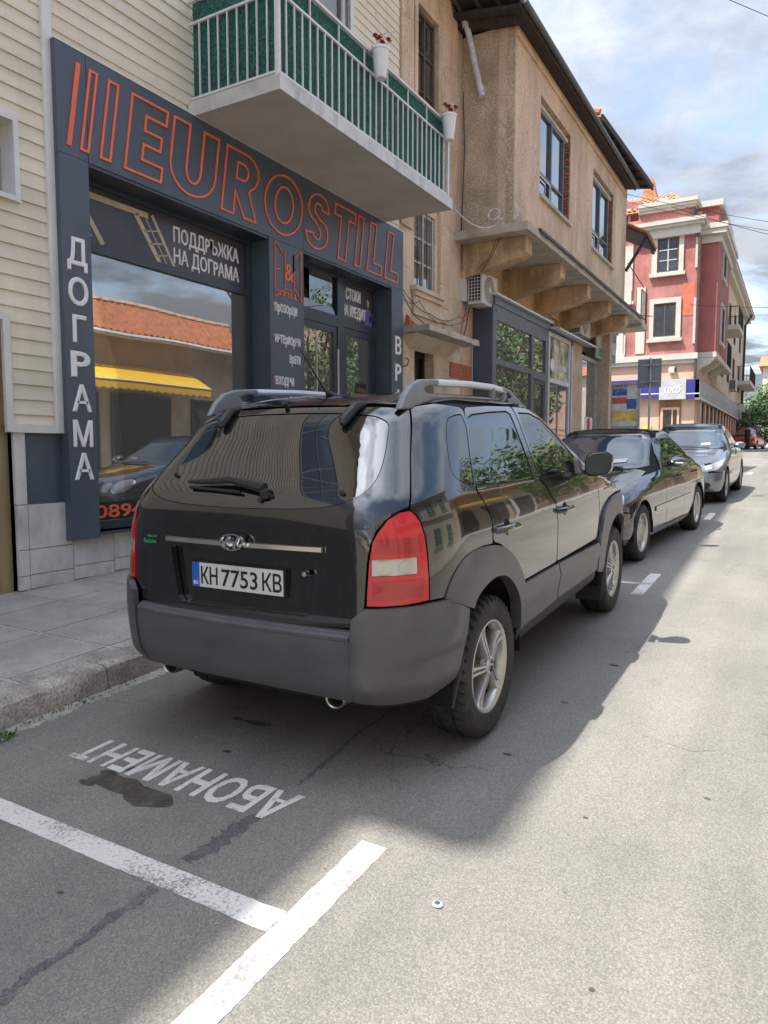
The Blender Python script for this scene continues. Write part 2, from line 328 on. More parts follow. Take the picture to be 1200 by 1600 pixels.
def seam(name,pts,m,seed=0,dz=.0012):
    rd=random.Random(seed); mb=MB(); P=[]
    for i in range(len(pts)-1):
        (x0,y0,w0),(x1,y1,w1)=pts[i],pts[i+1]; n=max(2,int(math.hypot(x1-x0,y1-y0)/.012))
        for k in range(n): t=k/n; P.append((x0+(x1-x0)*t+rd.uniform(-.006,.006),y0+(y1-y0)*t,(w0+(w1-w0)*t)*rd.uniform(.55,1.35)))
    for x,y,w_ in P: mb.v+=[(x-w_,y,gz(y)+dz),(x+w_,y,gz(y)+dz)]
    for i in range(len(P)-1): mb.f.append((2*i,2*i+1,2*i+3,2*i+2))
    return structure(name,mb,m)
seam('tar_seam',[(-1.66,.3,.02),(-1.70,.99,.018),(-1.72,1.1,.022),(-1.70,1.2,.010),(-1.715,1.35,.018),(-1.70,1.52,.022)],TAR,1)
seam('tar_seam',[(-1.73,1.66,.025),(-1.70,1.78,.04),(-1.71,1.93,.03),(-1.68,2.05,.012)],TAR,2)
seam('tar_seam',[(-1.70,2.25,.008),(-1.72,2.5,.014),(-1.75,2.8,.006),(-1.72,3.4,.004),(-1.74,6,.006)],TAR,3)
seam('road_crack',[(-.57,3.37,.003),(-.35,3.30,.004),(-.25,3.36,.003),(-.11,3.32,.002),(.1,3.4,.002)],TAR,5)
# painted lines (ragged edges)
def stripe(x0,x1,y0,y1,m=PAINT,dz=.0016,seed=0,rag=.0022,n=None):
    rd=random.Random(seed); mb=MB(); along_y=(y1-y0)>(x1-x0); Ln=max(y1-y0,x1-x0); n=n or max(4,int(Ln/.025))
    for i in range(n+1):
        t=i/n
        if along_y:
            y=y0+(y1-y0)*t; 
            for x in(x0+rd.uniform(-rag,rag),x1+rd.uniform(-rag,rag)): mb.v.append((x,y+(rd.uniform(-rag,rag) if i in(0,n) else 0),gz(y)+dz))
        else:
            x=x0+(x1-x0)*t
            for y in(y0+rd.uniform(-rag,rag),y1+rd.uniform(-rag,rag)): mb.v.append((x,y,gz(y)+dz))
    for i in range(n): mb.f.append((2*i,2*i+1,2*i+3,2*i+2))
    return mb
structure('road_marking',stripe(-1.265,-1.165,-1.0,2.04,seed=1),PAINT)
structure('road_marking',stripe(-3.25,-1.268,1.52,1.615,seed=2),PAINT)
for k,(a,b) in enumerate([(6.19,7.13),(11.43,12.3),(16.6,17.4),(21.6,22.4)]):
    structure('road_marking',stripe(-1.18,-1.08,a,b,seed=5+k),PAINT)
    structure('road_marking',stripe(-1.75 if k else -1.62,-1.183,(a+b)/2-.05,(a+b)/2+.02,seed=9+k),PAINT)
def road_text(body,xl,xr,yt,yb,m):
    v,f=text_mesh(body,1,0.02,bold=.030)
    w_=v[:,0].max()-v[:,0].min(); h=v[:,1].max()-v[:,1].min(); v[:,1]-=v[:,1].min()
    zn=(v[:,2]-v[:,2].min())/(v[:,2].max()-v[:,2].min()); mb=MB()
    rd=random.Random(4)
    for p,zz_ in zip(v,zn):
        u=p[0]/w_+.5; x=xr+(xl-xr)*u+rd.uniform(-.003,.003); y=yt+(yb-yt)*(p[1]/h)+rd.uniform(-.003,.003)+.0*u
        mb.v.append((x,y,gz(y)+.0005+.0025*zz_))
    mb.f=list(f)
    return structure('road_marking',mb,m)
road_text('АБОНАМЕНТ',-2.78,-1.62,2.19,1.985,PAINT2)
# bottle cap, weeds, litter
CAPB=mat('blue_tin',(.10,.25,.42),.35,.2,60,metal=.7); CAPW=mat('white_tin',(.7,.7,.7),.4,.1,60,metal=.3)
t=thing('bottle_cap','crushed blue and silver bottle cap lying on the sunlit asphalt','bottle cap',(-.885,1.855,gz(1.855)+.003))
mb=MB(); pr=[]
for k in range(40):
    a=2*PI*k/40; pr.append((a,.0165+(.0012 if k%2 else -.0008)))
mb.v=[(-.885+r*math.cos(a),1.855+.85*r*math.sin(a),gz(1.855)+.004) for a,r in pr]+[(-.885+.82*r*math.cos(a),1.855+.7*r*math.sin(a),gz(1.855)+.010) for a,r in pr]
mb.f=[(i,(i+1)%40,40+(i+1)%40,40+i) for i in range(40)]+[tuple(range(40,80))]
part('skirt',mb,CAPW,t,smooth='auto')
part('face',MB().lathe([(0.0001,.011),(.009,.0112),(.0095,.0105)],20,2,(-.885,1.855,gz(1.855))),CAPB,t)
LEAF=mat('weed_leaf',(.075,.13,.035),.6,.4,30)
def weeds(cx,cy,rx,ry,n,h,seed,label,cat='weed'):
    rd=random.Random(seed); mb=MB()
    for i in range(n):
        x=cx+rd.gauss(0,rx); y=cy+rd.gauss(0,ry); a=rd.uniform(0,6.28); l=h*rd.uniform(.4,1.1); b=rd.uniform(.2,.9); wd=l*.22
        dx,dy=math.cos(a),math.sin(a); z=gz(y)+.0
        p=[(x,y,z),(x+dx*l*b*.5-dy*wd,y+dy*l*b*.5+dx*wd,z+l*.6),(x+dx*l*b,y+dy*l*b,z+l*(1-b*.3)),(x+dx*l*b*.5+dy*wd,y+dy*l*b*.5-dx*wd,z+l*.62)]
        mb.add(p,[(0,1,2,3)])
    o=link('weeds',mkmesh('weeds',[Wd(p) for p in mb.v],mb.f,LEAF)); o['kind']='stuff'; tag(o,label,cat); return o
weeds(-3.22,1.90,.03,.05,110,.045,2,'green weed clump growing in the gutter at the left kerb end')
weeds(-3.27,2.35,.015,.22,160,.02,3,'low moss and weeds along the foot of the kerb','moss')
DUST=mat('gutter_dust',(.33,.31,.27),.95,.2,9,.4,80)
seam('gutter_dirt',[(-3.28,-1,.05),(-3.27,2,.06),(-3.27,3.2,.05),(-3.28,6,.06),(-3.28,23,.05)],DUST,8,.0015)
mb=MB(); rd=random.Random(11)
for i in range(420):
    if i<260: x=-3.42+rd.gauss(0,.05); y=rd.uniform(.5,6); z=gz(y)+.136
    else: x=rd.uniform(-3.2,2.6); y=rd.uniform(.6,9); z=gz(y)
    s=rd.uniform(.002,.007); v=[(x+rd.uniform(-s,s),y+rd.uniform(-s,s),z+q) for q in(0,0,0,s)]; v[0]=(x-s,y,z);v[1]=(x+s,y-s,z);v[2]=(x,y+s,z); mb.add(v,[(0,1,3),(1,2,3),(2,0,3)])
o=structure('grit',mb,mat('grit',(.22,.17,.13),.9,.3,50),kind='stuff'); 
# ---------------- facade materials ----------------
SID=mat('vinyl_siding',(.72,.655,.52),.45,.07,.9,.15,14,dirt=.22,dirtcol=(.58,.51,.39),dscale=1.2,stretch=(1,.25,3),streak=.10)
TRIM=mat('white_trim',(.66,.66,.65),.4,.06,4)
NAVY=mat('slate_panel',(.070,.092,.12),.38,.12,1.3,.05,30)
NAVY2=mat('slate_frame',(.036,.050,.068),.35,.1,3)
ORNG=mat('orange_outline',(.80,.16,.07),.4,.06,6); WHT=mat('white_vinyl',(.78,.78,.78),.45,.04,8)
GL=glassmat('shop_glass',(.80,.84,.83),.24,haze=.07); GLD=glassmat('dark_glass',(.30,.33,.35),.12)
def marble():
    m=mat('marble_tile',(.56,.55,.52),.3,.12,3,0,40,dirt=.8,dirtcol=(.34,.35,.36),dscale=2.2,detail=8,stretch=(1,1.6,.9)); return m
MARB=marble()
BRICK=mat('brick',(.30,.13,.09),.85,.3,9,.5,90)
CREAM=mat('cream_plaster',(.68,.565,.42),.9,.1,1.4,.5,60,dirt=.55,dirtcol=(.40,.31,.21),dscale=1.1,fine=.06,crack=.3,stretch=(1,1,.6),streak=.16)
BROWN=mat('brown_render',(.62,.48,.345),.95,.14,.8,1.2,30,dirt=.8,dirtcol=(.46,.35,.24),dscale=1.1,fine=.14,crack=.35,stretch=(1,1,.5),streak=.16)
BROWNG=mat('grey_brown_render',(.50,.40,.28),.97,.16,1.5,2.5,30,dirt=.6,dirtcol=(.40,.31,.215),dscale=1.2,fine=.26,streak=.16)
SLABC=mat('slab_concrete',(.48,.43,.35),.9,.15,2,.5,40,dirt=.6,dirtcol=(.24,.21,.17),dscale=2.5)
OCHRE=mat('ochre_beam',(.58,.42,.24),.85,.2,2.5,.6,40,dirt=.7,dirtcol=(.36,.26,.17),dscale=1.6,fine=.1,streak=.4)
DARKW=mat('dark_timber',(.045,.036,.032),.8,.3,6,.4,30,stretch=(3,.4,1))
STEEL=mat('galvanised',(.42,.43,.44),.45,.15,5,metal=.6)
BLK=mat('black_rubber',(.012,.012,.012),.6,.2,20); CABLE=BLK
GREYM=mat('grey_frame',(.11,.13,.155),.4,.1,4); WINW=mat('aged_white_frame',(.50,.50,.48),.5,.1,5)
WOODF=mat('old_window_wood',(.10,.075,.055),.7,.2,9)
DARKI=mat('dark_interior',(.035,.034,.033),.9,.3,2); MIDI=mat('grey_interior',(.22,.22,.21),.9,.2,2)
SOFF=mat('slab_underside',(.58,.53,.465),.85,.08,1.1,.2,60,fine=.04,dirt=.3,dirtcol=(.46,.41,.35),dscale=1.5)
F=-5.6   # facade plane

def window_grid(parent,X,y0,y1,z0,z1,nx,nz,fm,gm=None,fw=.045,depth=.05,bars=None,name='window_frame',zsplit=None,mw=.022,back=True):
    """recess-mounted window facing +X: outer frame, mullions, panes"""
    mb=MB(); x0,x1=X-depth,X
    mb.box(x0,x1,y0,y0+fw,z0,z1).box(x0,x1,y1-fw,y1,z0,z1).box(x0+.001,x1-.001,y0+fw,y1-fw,z0,z0+fw).box(x0+.001,x1-.001,y0+fw,y1-fw,z1-fw,z1)
    ys=[y0+fw+(y1-y0-2*fw)*i/nx for i in range(nx+1)]; zs=zsplit or [z0+fw+(z1-z0-2*fw)*i/nz for i in range(nz+1)]
    for y in ys[1:-1]: mb.box(x0+.003,x1+.006,y-mw,y+mw,z0+fw,z1-fw)
    for z in zs[1:-1]:
        for i in range(nx): mb.box(x0+.006,x1-.006,ys[i]+(mw if i else 0),ys[i+1]-(mw if i<nx-1 else 0),z-mw*.6,z+mw*.6)
    f=part(name,mb,fm,parent)
    for i in range(nx):
        for k in range(len(zs)-1):
            part('pane',B(x0+.015,x0+.022,ys[i],ys[i+1],zs[k],zs[k+1]),gm or GLD,f)
    if back: part('dark_backing',B(x0-.30,x0-.29,y0,y1,z0,z1),DARKI,f)  # dark sheet behind the panes in place of a room interior
    return f
def boards(parent,y0,y1,z0,z1,h=.1245,X=F,cuts=(),name='siding_board'):
    z=z1-h; i=0
    while z>z0-h*.6:
        a=max(z,z0); b=z+h
        spans=[(y0,y1)]
        for (cy0,cy1,cz0,cz1) in cuts:
            if a<cz1-.01 and b>cz0+.01:
                ns=[]
                for s in spans:
                    if cy0>s[0]: ns.append((s[0],min(s[1],cy0)))
                    if cy1<s[1]: ns.append((max(s[0],cy1),s[1]))
                spans=[s for s in ns if s[1]-s[0]>.02]
        for s in spans:
            t=.016
            v=[(X-.01,s[0],a),(X+t,s[0],a),(X+t,s[1],a),(X-.01,s[1],a),(X-.01,s[0],b),(X+.002,s[0],b),(X+.002,s[1],b),(X-.01,s[1],b)]
            v[1]=(X+t,s[0],a+.002); v[2]=(X+t,s[1],a+.002)
            part(name,MB().hexa(v),SID,parent)
        z-=h
# ---------------- siding house with the shop ----------------
H=thing('apartment_house','tall house clad in cream siding boards with a dark shopfront and balcony','house',(F,6,gz(6)))
WIN_L=(2.6,3.715,3.50,4.10); DOOR=(2.45,3.60,0,2.50); UPW=(6.6,8.75,5.2,7.95)
boards(H,-1.2,3.99,1.67,7.6,cuts=[WIN_L,DOOR])
boards(H,4.07,10.17,4.884,9.1,cuts=[UPW])
mb=MB(); z=9.1
for i in range(18):
    mb.hexa([(F-.01,4.07,z),(F+.016,4.07,z),(F+.016,10.17,z),(F-.01,10.17,z),(F-.01,4.07,z+.1245),(F+.002,4.07,z+.1245),(F+.002,10.17,z+.1245),(F-.01,10.17,z+.1245)]); z+=.1245
for y0_,z,n_ in((-9,9.9,19),(-9,1.67,48)):
    for i in range(n_):
        y1_=3.99 if z>8 else -1.21; mb.hexa([(F-.01,y0_,z),(F+.016,y0_,z),(F+.016,y1_,z),(F-.01,y1_,z),(F-.01,y0_,z+.1245),(F+.002,y0_,z+.1245),(F+.002,y1_,z+.1245),(F-.01,y1_,z+.1245)]); z+=.1245
part('upper_siding',mb,SID,H,kind='stuff')
# added loggia storey outside the frame, put in to darken the car's rear-glass reflection
for k in range(6):
    y0_=-8.6+2.1*k; window_grid(H,F+.03,y0_,y0_+2.06,7.65,9.85,3,2,WINW,fw=.05,name='added_loggia_window',back=True)
# core walls (leave the shop hollow)
mb=MB()
mb.box(-11,F-.012,-12,-2.35,-.8,12.3).box(-11,F-.012,-2.35,2.45,-.3,11.9).box(-11,F-.012,3.62,4.05,-.3,3.47).box(-11,F-.012,3.62,4.05,4.16,4.9).box(-11,F-.012,3.74,4.05,3.47,4.16).box(-11,F-.3,3.62,3.74,3.47,4.16).box(-11,F-.012,2.45,3.62,2.52,3.47).box(-11,F-.3,2.45,3.62,3.47,4.16).box(-11,F-.012,2.45,3.62,4.16,11.9).box(-11,F-.012,3.62,6.6,4.9,11.9)
mb.box(-11,F-.012,8.75,10.2,4.9,11.9).box(-11,F-.4,6.6,8.75,4.9,11.9).box(F-.4,F-.012,6.6,8.75,7.95,11.9).box(F-.4,F-.012,6.6,8.75,4.9,5.2).box(-11,F-.012,9.98,10.2,-.3,4.9).box(-11,-9.3,4.05,9.98,-.3,4.9)
part('wall',mb,MIDI,H)
part('roof_parapet',B(-11,-5.05,-2.35,10.25,11.9,12.15),SLABC,H)
# vertical trims
part('corner_trim',B(F-.005,F+.045,3.985,4.075,1.60,11.4),TRIM,H,bevel=.006)
part('bottom_trim',B(F-.005,F+.034,3.545,3.985,1.60,1.672),TRIM,H)
part('door_trim',B(F-.005,F+.038,3.54,3.60,1.60,2.56),TRIM,H,bevel=.005)
part('door_head_trim',B(F-.005,F+.036,2.4,3.54,2.50,2.56),TRIM,H)
mb=MB()
for k in range(7): mb.hexa([(F-.12,3.578,1.67+.1245*k),(F-.005,3.578,1.67+.1245*k),(F-.005,3.60,1.67+.1245*k),(F-.12,3.60,1.67+.1245*k),(F-.12,3.59,1.79+.1245*k),(F-.005,3.59,1.79+.1245*k),(F-.005,3.60,1.79+.1245*k),(F-.12,3.60,1.79+.1245*k)])
part('door_reveal_boards',mb,SID,H,kind='stuff')
wf=window_grid(H,F-.10,WIN_L[0],WIN_L[1],WIN_L[2],WIN_L[3],2,1,WINW,name='small_window')
part('window_trim',MB().box(F-.1,F+.03,3.70,3.745,3.46,4.14).box(F-.1,F+.03,2.5,3.70,4.09,4.14).box(F-.1,F+.045,2.5,3.70,3.46,3.50),TRIM,H)
# brown entrance door
BRZ=mat('bronze_door',(.40,.31,.17),.4,.08,2,.05,30,metal=.35)
d=part('door',B(F-.16,F-.10,2.45,3.60,.13,2.50),BRZ,H)
part('door_frame',MB().box(F-.1,F-.065,3.50,3.60,.13,2.50).box(F-.1,F-.065,2.45,3.50,2.40,2.499),BRZ,d)
part('door_rail',MB().box(F-.2,F-.18,2.45,3.497,1.05,1.12),BRZ,d)
part('glazing',B(F-.099,F-.09,2.5,3.44,1.13,2.39),GLD,d)
text('door_number','0',.09,(F-.087,3.43,.90),(0,1,0),(0,0,1),BLK,d,bold=.03)
# marble plinth tiles and dark panel
pl=part('plinth',B(-11,F-.014,3.62,9.96,-.3,.70),MORT,H)
def tiles(ycuts,zt,zb_off=.0):
    for i in range(len(ycuts)-1):
        a,b=ycuts[i],ycuts[i+1]; g0=gz(a)+.135
        rows=[g0+.0,g0+.12,.62,zt] if zt>.75 else [g0,g0+.12,zt]
        for k in range(len(rows)-1):
            j=random.uniform(0,.003); part('marble_tile',B(F-.013,F+.018+j,a+.003,b-.003,rows[k]+.003,rows[k+1]-.003),MARB,pl)
tiles([3.60,3.70],1.00); tiles([3.70,4.12],1.00)
tiles([4.12,4.56,5.0,5.44,5.88,6.32,6.76,7.2,7.6],.70); 
part('marble_jamb',B(F-.013,F+.016,3.60,3.70,1.003,1.60),MARB,pl)
part('dark_panel',B(F-.013,F-.005,3.70,4.12,1.00,1.60),NAVY,H)
part('dark_core',B(F-.4,F-.015,3.62,4.1,.7,1.67),NAVY,H)
# shopfront
SF=thing('shopfront','dark slate shopfront with orange outlined sign and large display windows','shopfront',(F,7,gz(7)))
FX=-5.5
def cyl_panel(y0,y1,z0,z1,name='sign_panel',x0=F+.0,x1=FX): return part(name,B(x0,x1,y0+.003,y1-.003,z0,z1),NAVY,SF)
cyl_panel(4.05,4.35,3.97,4.87); sp2=cyl_panel(4.35,7.51,3.97,4.87); cyl_panel(7.51,9.67,3.97,4.87); cyl_panel(9.67,10.14,3.97,4.87)
part('sign_cap',B(F,FX+.006,4.04,10.15,4.871,4.885),TRIM,SF)
cyl_panel(4.05,4.35,.66,3.966,'pillar',F-.28); cyl_panel(6.83,7.51,.70,3.966,'pillar',F-.28); cyl_panel(9.77,10.14,.3,3.966,'pillar',F-.28)
# outline lettering of the sign: closed loops at stroke centre, swept as flat orange strips
def loop(parent,pts,wd=.011,name='letter_outline',m=None,closed=True,X=FX):
    n=len(pts); mb=MB()
    def off(i,s):
        p=Vector(pts[i]); a=Vector(pts[(i-1)%n]); b=Vector(pts[(i+1)%n])
        if not closed and i==0: d0=d1=(b-p).normalized()
        elif not closed and i==n-1: d0=d1=(p-a).normalized()
        else: d0=(p-a).normalized(); d1=(b-p).normalized()
        n0=Vector((-d0.y,d0.x)); n1=Vector((-d1.y,d1.x)); m_=(n0+n1); 
        if m_.length<1e-4: m_=n0
        m_.normalize(); k=1/max(.4,m_.dot(n0)); return p+m_*(s*wd*k)
    for i in range(n):
        a=off(i,1); b=off(i,-1)
        for X_ in(X+.0005,X+.012): mb.v+=[(X_,a.x,a.y),(X_,b.x,b.y)]
    r=range(n if closed else n-1)
    for i in r:
        j=(i+1)%n; A,Bq=4*i,4*j
        mb.f+=[(A+2,A+3,Bq+3,Bq+2),(A,A+2,Bq+2,Bq),(A+1,Bq+1,Bq+3,A+3)]
    return mb
ZB,ZT=4.055,4.755; SL=.115/.7
def glyph(ch):
    a=lambda cx,cy,rx,ry,t0,t1,n=9:[(cx+rx*math.cos(math.radians(t0+(t1-t0)*i/n)),cy+ry*math.sin(math.radians(t0+(t1-t0)*i/n))) for i in range(n+1)]
    s=.30
    if ch=='I': return [[(0,0),(1,0),(1,1),(0,1)]]
    if ch=='E': return [[(0,0),(1,0),(1,.2),(.42,.2),(.42,.41),(.9,.41),(.9,.6),(.42,.6),(.42,.8),(1,.8),(1,1),(0,1)]]
    if ch=='L': return [[(0,0),(1,0),(1,.2),(.42,.2),(.42,1),(0,1)]]
    if ch=='T': return [[(.31,0),(.69,0),(.69,.8),(1,.8),(1,1),(0,1),(0,.8),(.31,.8)]]
    if ch=='U': return [[(0,1),(0,.38)]+a(.5,.38,.5,.38,180,360)[1:]+[(1,1),(.66,1),(.66,.38)]+a(.5,.38,.16,.2,0,-180)[1:]+[(.34,1)]]
    if ch=='R': return [[(0,0),(.33,0),(.33,.36),(.65,0),(1,0),(.72,.43)]+a(.55,.72,.42,.28,-60,90)+[(0,1)],[(.33,.57)]+a(.5,.70,.16,.13,-90,90)+[(.33,.83)]]
    if ch=='O': return [a(.5,.5,.5,.5,0,360,28)[:-1],a(.5,.5,.24,.31,0,360,22)[:-1]]
    if ch=='S': return [a(.5,.27,.5,.27,185,360)+a(.55,.29,.45,.25,0,80)+a(.42,.72,.1,.10,260,90)+a(.5,.72,.16,.1,90,10)+[(.96,.72)]+a(.5,.73,.46,.27,5,180)+a(.45,.73,.41,.25,180,262)+a(.58,.28,.09,.1,85,-90)+a(.5,.28,.17,.1,-90,-170)]
word=[('I',4.145,4.165),('I',4.275,4.345),('I',4.475,4.575),('E',4.74,5.17),('U',5.26,5.89),('R',6.02,6.58),('O',6.70,7.42),('S',7.52,8.0),('T',8.12,8.62),('I',8.70,8.84),('L',9.03,9.42),('L',9.54,9.93)]
lt=None
for ch,y0,y1 in word:
    mb=MB()
    for lp in glyph(ch):
        q=loop(SF,[(y0+(y1-y0)*u+SL*.7*v,ZB+(ZT-ZB)*v) for u,v in lp]); mb.add(q.v,q.f)
    part('sign_letter',mb,ORNG,SF)
# ДОГРАМА pillar, reads downwards
for ch,z in zip('ДОГРАМА',[3.06,2.72,2.40,2.10,1.80,1.49,1.20]):
    text('pillar_letter',ch,.225,(FX+.001,4.20,z-.0),(0,1,0),(0,0,1),WHT,SF,bold=.028,fitw=.20 if ch!='Г' else .14)
for ch,z in zip('ВРАТИ',[2.97,2.56,2.15,1.74,1.33]):
    text('pillar_letter',ch,.27,(FX+.001,9.975,z),(0,1,0),(0,0,1),WHT,SF,bold=.028,fitw=.19)
# emblem on the middle pillar
for lp in [[(6.93,3.98-.03),(6.93,3.30),(7.02,3.36),(7.12,3.42)],[(6.93,3.95),(7.12,3.80)],[(6.93,3.62),(7.03,3.64)],[(7.12,3.88),(7.12,3.42),(7.30,3.42),(7.30,3.86)],[(7.30,3.82),(7.44,3.93),(7.44,3.32),(7.30,3.46)],[(7.34,3.66),(7.30,3.66),(7.30,3.86)]]:
    q=loop(SF,lp,.004,closed=False); part('emblem_line',q,ORNG,SF)
text('emblem','&',.22,(FX+.001,7.21,3.53),(0,1,0),(0,0,1),ORNG,SF,bold=.005)
text('emblem_word','STILL',.065,(FX+.001,7.18,3.33),(0,1,0),(0,0,1),ORNG,SF,fitw=.42)
for body,y,z,w_ in [('прозорци',7.14,3.13,.44),('интериорни',7.17,2.76,.50),('врати',7.31,2.54,.22),('входни',7.10,2.26,.36),('врати',7.31,2.03,.22)]:
    text('lettering',body,.135,(FX+.001,y,z),(0,1,0),(0,0,1),WHT,SF,bold=.008,fitw=w_)
for y,z in((6.895,3.21),(6.895,2.84),(6.895,2.34)): part('bullet',B(FX,FX+.006,y-.012,y+.012,z-.015,z+.01),ORNG,SF)
# display window
GX=-5.8
fr=part('window_frame',MB().box(GX-.04,GX+.03,4.35,4.41,.70,3.97).box(GX-.04,GX+.03,6.73,6.83,.70,3.97).box(GX-.039,GX+.029,4.41,6.73,.70,.78).box(GX-.039,GX+.029,4.41,6.73,3.90,3.968).box(GX-.039,GX+.035,4.41,6.73,3.30,3.385),NAVY2,SF)
part('head_reveal',B(F-.28,FX-.01,4.35,6.83,3.94,3.969),NAVY2,SF); part('sill',MB().box(GX,FX+.03,4.35,6.83,.69,.70),NAVY2,SF)
part('display_pane',B(GX-.012,GX-.002,4.41,6.73,.78,3.30),GL,SF)
BAN=mat('printed_banner',(.052,.05,.066),.35,.25,1.2)
bn=part('banner',B(GX-.012,GX-.001,4.41,6.73,3.385,3.90),BAN,SF)
text('lettering','ПОДДРЪЖКА',.155,(GX+.001,6.12,3.655),(0,1,0),(0,0,1),WHT,bn,bold=.022,fitw=1.02)
text('lettering','НА ДОГРАМА',.155,(GX+.001,6.12,3.435),(0,1,0),(0,0,1),WHT,bn,bold=.022,fitw=1.02)
CRM=mat('printed_cream',(.50,.44,.32),.5,.1,6)
def band(p0,p1,w_): 
    a=Vector(p0);b=Vector(p1);d=(b-a).normalized();n_=Vector((-d.y,d.x))*w_
    q=[a+n_,a-n_,b-n_,b+n_]; return MB().prism([(v.x,v.y) for v in q],0,GX,GX+.002)
def yz(px,py): return None
for a,b,w_ in [((4.42,3.82),(5.28,3.82),.028),((4.44,3.80),(4.72,3.40),.026),((5.12,3.80),(5.42,3.39),.026),((5.33,3.84),(5.62,3.39),.018)]:
    part('printed_frame',band(a,b,w_),CRM,bn)
for a,b in [((5.24,3.80),(5.52,3.39)),((5.22,3.66),(5.40,3.70)),((5.30,3.55),(5.47,3.59)),((5.38,3.45),(5.55,3.49)),((4.45,3.6),(4.56,3.56)),((4.45,3.48),(4.60,3.45))]:
    part('printed_bar',band(a,b,.006),CRM,bn)
st=part('phone_strip',B(GX-.001,GX+.001,4.41,6.73,.785,.955),BLK,SF)
text('lettering','0894 652',.13,(GX+.003,5.08,.805),(0,1,0),(0,0,1),ORNG,st,bold=.022,fitw=1.10)
# interior of the display window
IN=thing('shop_interior','pale display boards and floor inside the large shop window','shop interior',(-7,5.5,.7))
PALE=mat('pale_display',(.80,.88,.84),.6,.05,2)
part('display_board',B(-6.02,-5.98,4.74,5.06,.7,3.9),PALE,IN); part('display_board',B(-6.05,-6.0,6.52,6.98,.7,3.9),PALE,IN); part('display_board',B(-6.9,-6.85,6.9,7.4,.7,4.0),PALE,IN)
part('floor',B(-9.3,-5.84,4.06,9.97,.55,.60),MIDI,IN); part('back_wall',B(-9.3,-9.25,4.06,9.97,.6,4.0),MIDI,IN)
part('window_shelf',B(-6.25,-5.86,4.42,6.72,.9,.93),PALE,IN)
for k in range(5): part('brochure',B(-6.02,-6.01,4.5+.2*k,4.64+.2*k,.94,1.10),WHT,IN)
# door section: dark tilted light, banner, glazed leaves
d0=.0
fr=part('door_frame',MB().box(GX-.04,GX+.03,7.51,7.60,.45,3.97).box(GX-.04,GX+.03,9.68,9.77,.45,3.97).box(GX-.04,GX+.035,8.68,8.84,.45,3.97).box(GX-.039,GX+.029,7.60,8.68,3.90,3.968).box(GX-.039,GX+.029,8.84,9.68,3.90,3.968).box(GX-.039,GX+.032,7.60,8.68,3.22,3.38).box(GX-.039,GX+.032,8.84,9.68,3.25,3.36),NAVY2,SF)
part('head_reveal',B(F-.28,FX-.01,7.51,9.77,3.94,3.969),NAVY2,SF)
part('fanlight_pane',B(GX-.012,GX-.004,8.05,8.60,3.38,3.90),GLD,SF); 
part('tilted_sash',MB().hexa([(GX,7.62,3.38),(GX+.03,7.62,3.38),(GX+.03,8.62,3.38),(GX,8.62,3.38),(GX-.16,7.62,3.88),(GX-.13,7.62,3.88),(GX-.13,8.62,3.88),(GX-.16,8.62,3.88)]),GLD,SF)
bn=part('banner',B(GX-.012,GX-.001,8.84,9.72,3.36,3.90),BAN,SF)
text('lettering','СТОКИ',.16,(GX+.001,9.14,3.67),(0,1,0),(0,0,1),WHT,bn,bold=.022,fitw=.40)
text('lettering','НА КРЕДИТ',.16,(GX+.001,9.17,3.43),(0,1,0),(0,0,1),WHT,bn,bold=.022,fitw=.64)
SKIN=mat('printed_skin',(.50,.30,.22),.5,.1,20); PURP=mat('printed_purple',(.13,.12,.28),.5,.15,20)
def el(cy,cz,ry,rz,n=14): return MB().prism([(cy+ry*math.cos(2*PI*i/n),cz+rz*math.sin(2*PI*i/n)) for i in range(n)],0,GX,GX+.0025)
part('printed_figure',MB().prism([(9.46,3.36),(9.70,3.36),(9.69,3.55),(9.62,3.63),(9.54,3.63),(9.47,3.55)],0,GX,GX+.0025),PURP,bn)
part('printed_face',el(9.565,3.71,.042,.062),SKIN,bn); part('printed_hair',MB().prism([(9.53,3.78),(9.60,3.80),(9.635,3.72),(9.62,3.64),(9.60,3.74)],0,GX+.001,GX+.0035),BLK,bn); part('printed_hand',el(9.63,3.48,.025,.05),SKIN,bn)
for y0,y1,z1 in ((7.60,8.68,3.22),(8.84,9.68,3.25)):
    lf=part('door_leaf',MB().box(GX-.03,GX+.02,y0,y0+.09,.45,z1).box(GX-.03,GX+.02,y1-.09,y1,.45,z1).box(GX-.029,GX+.019,y0+.09,y1-.09,z1-.09,z1).box(GX-.029,GX+.019,y0+.09,y1-.09,.45,.62),NAVY2,SF)
    part('pane',B(GX-.01,GX-.002,y0+.09,y1-.09,.62,z1-.09),GL,lf)
part('door_handle',MB().tube([(GX+.07,8.63,.9),(GX+.07,8.63,2.9)],.018,10).tube([(GX+.0,8.63,1.1),(GX+.07,8.63,1.1)],.01,6).tube([(GX+.0,8.63,2.7),(GX+.07,8.63,2.7)],.01,6),STEEL,SF,smooth='auto')
part('door_handle',MB().tube([(GX+.07,8.10,1.3),(GX+.07,8.10,3.0)],.015,8),STEEL,SF,smooth='auto')
sg=part('open_sign',B(GX+.0,GX+.003,9.20,9.50,2.28,2.48),BLK,SF); text('lettering','ОТВОРЕНО',.06,(GX+.004,9.35,2.35),(0,1,0),(0,0,1),mat('amber_print',(.30,.16,.06),.5),sg,fitw=.26)
part('notice',B(GX,GX+.003,9.40,9.50,1.95,2.16),mat('orange_notice',(.45,.13,.05),.6,.1,9),SF)
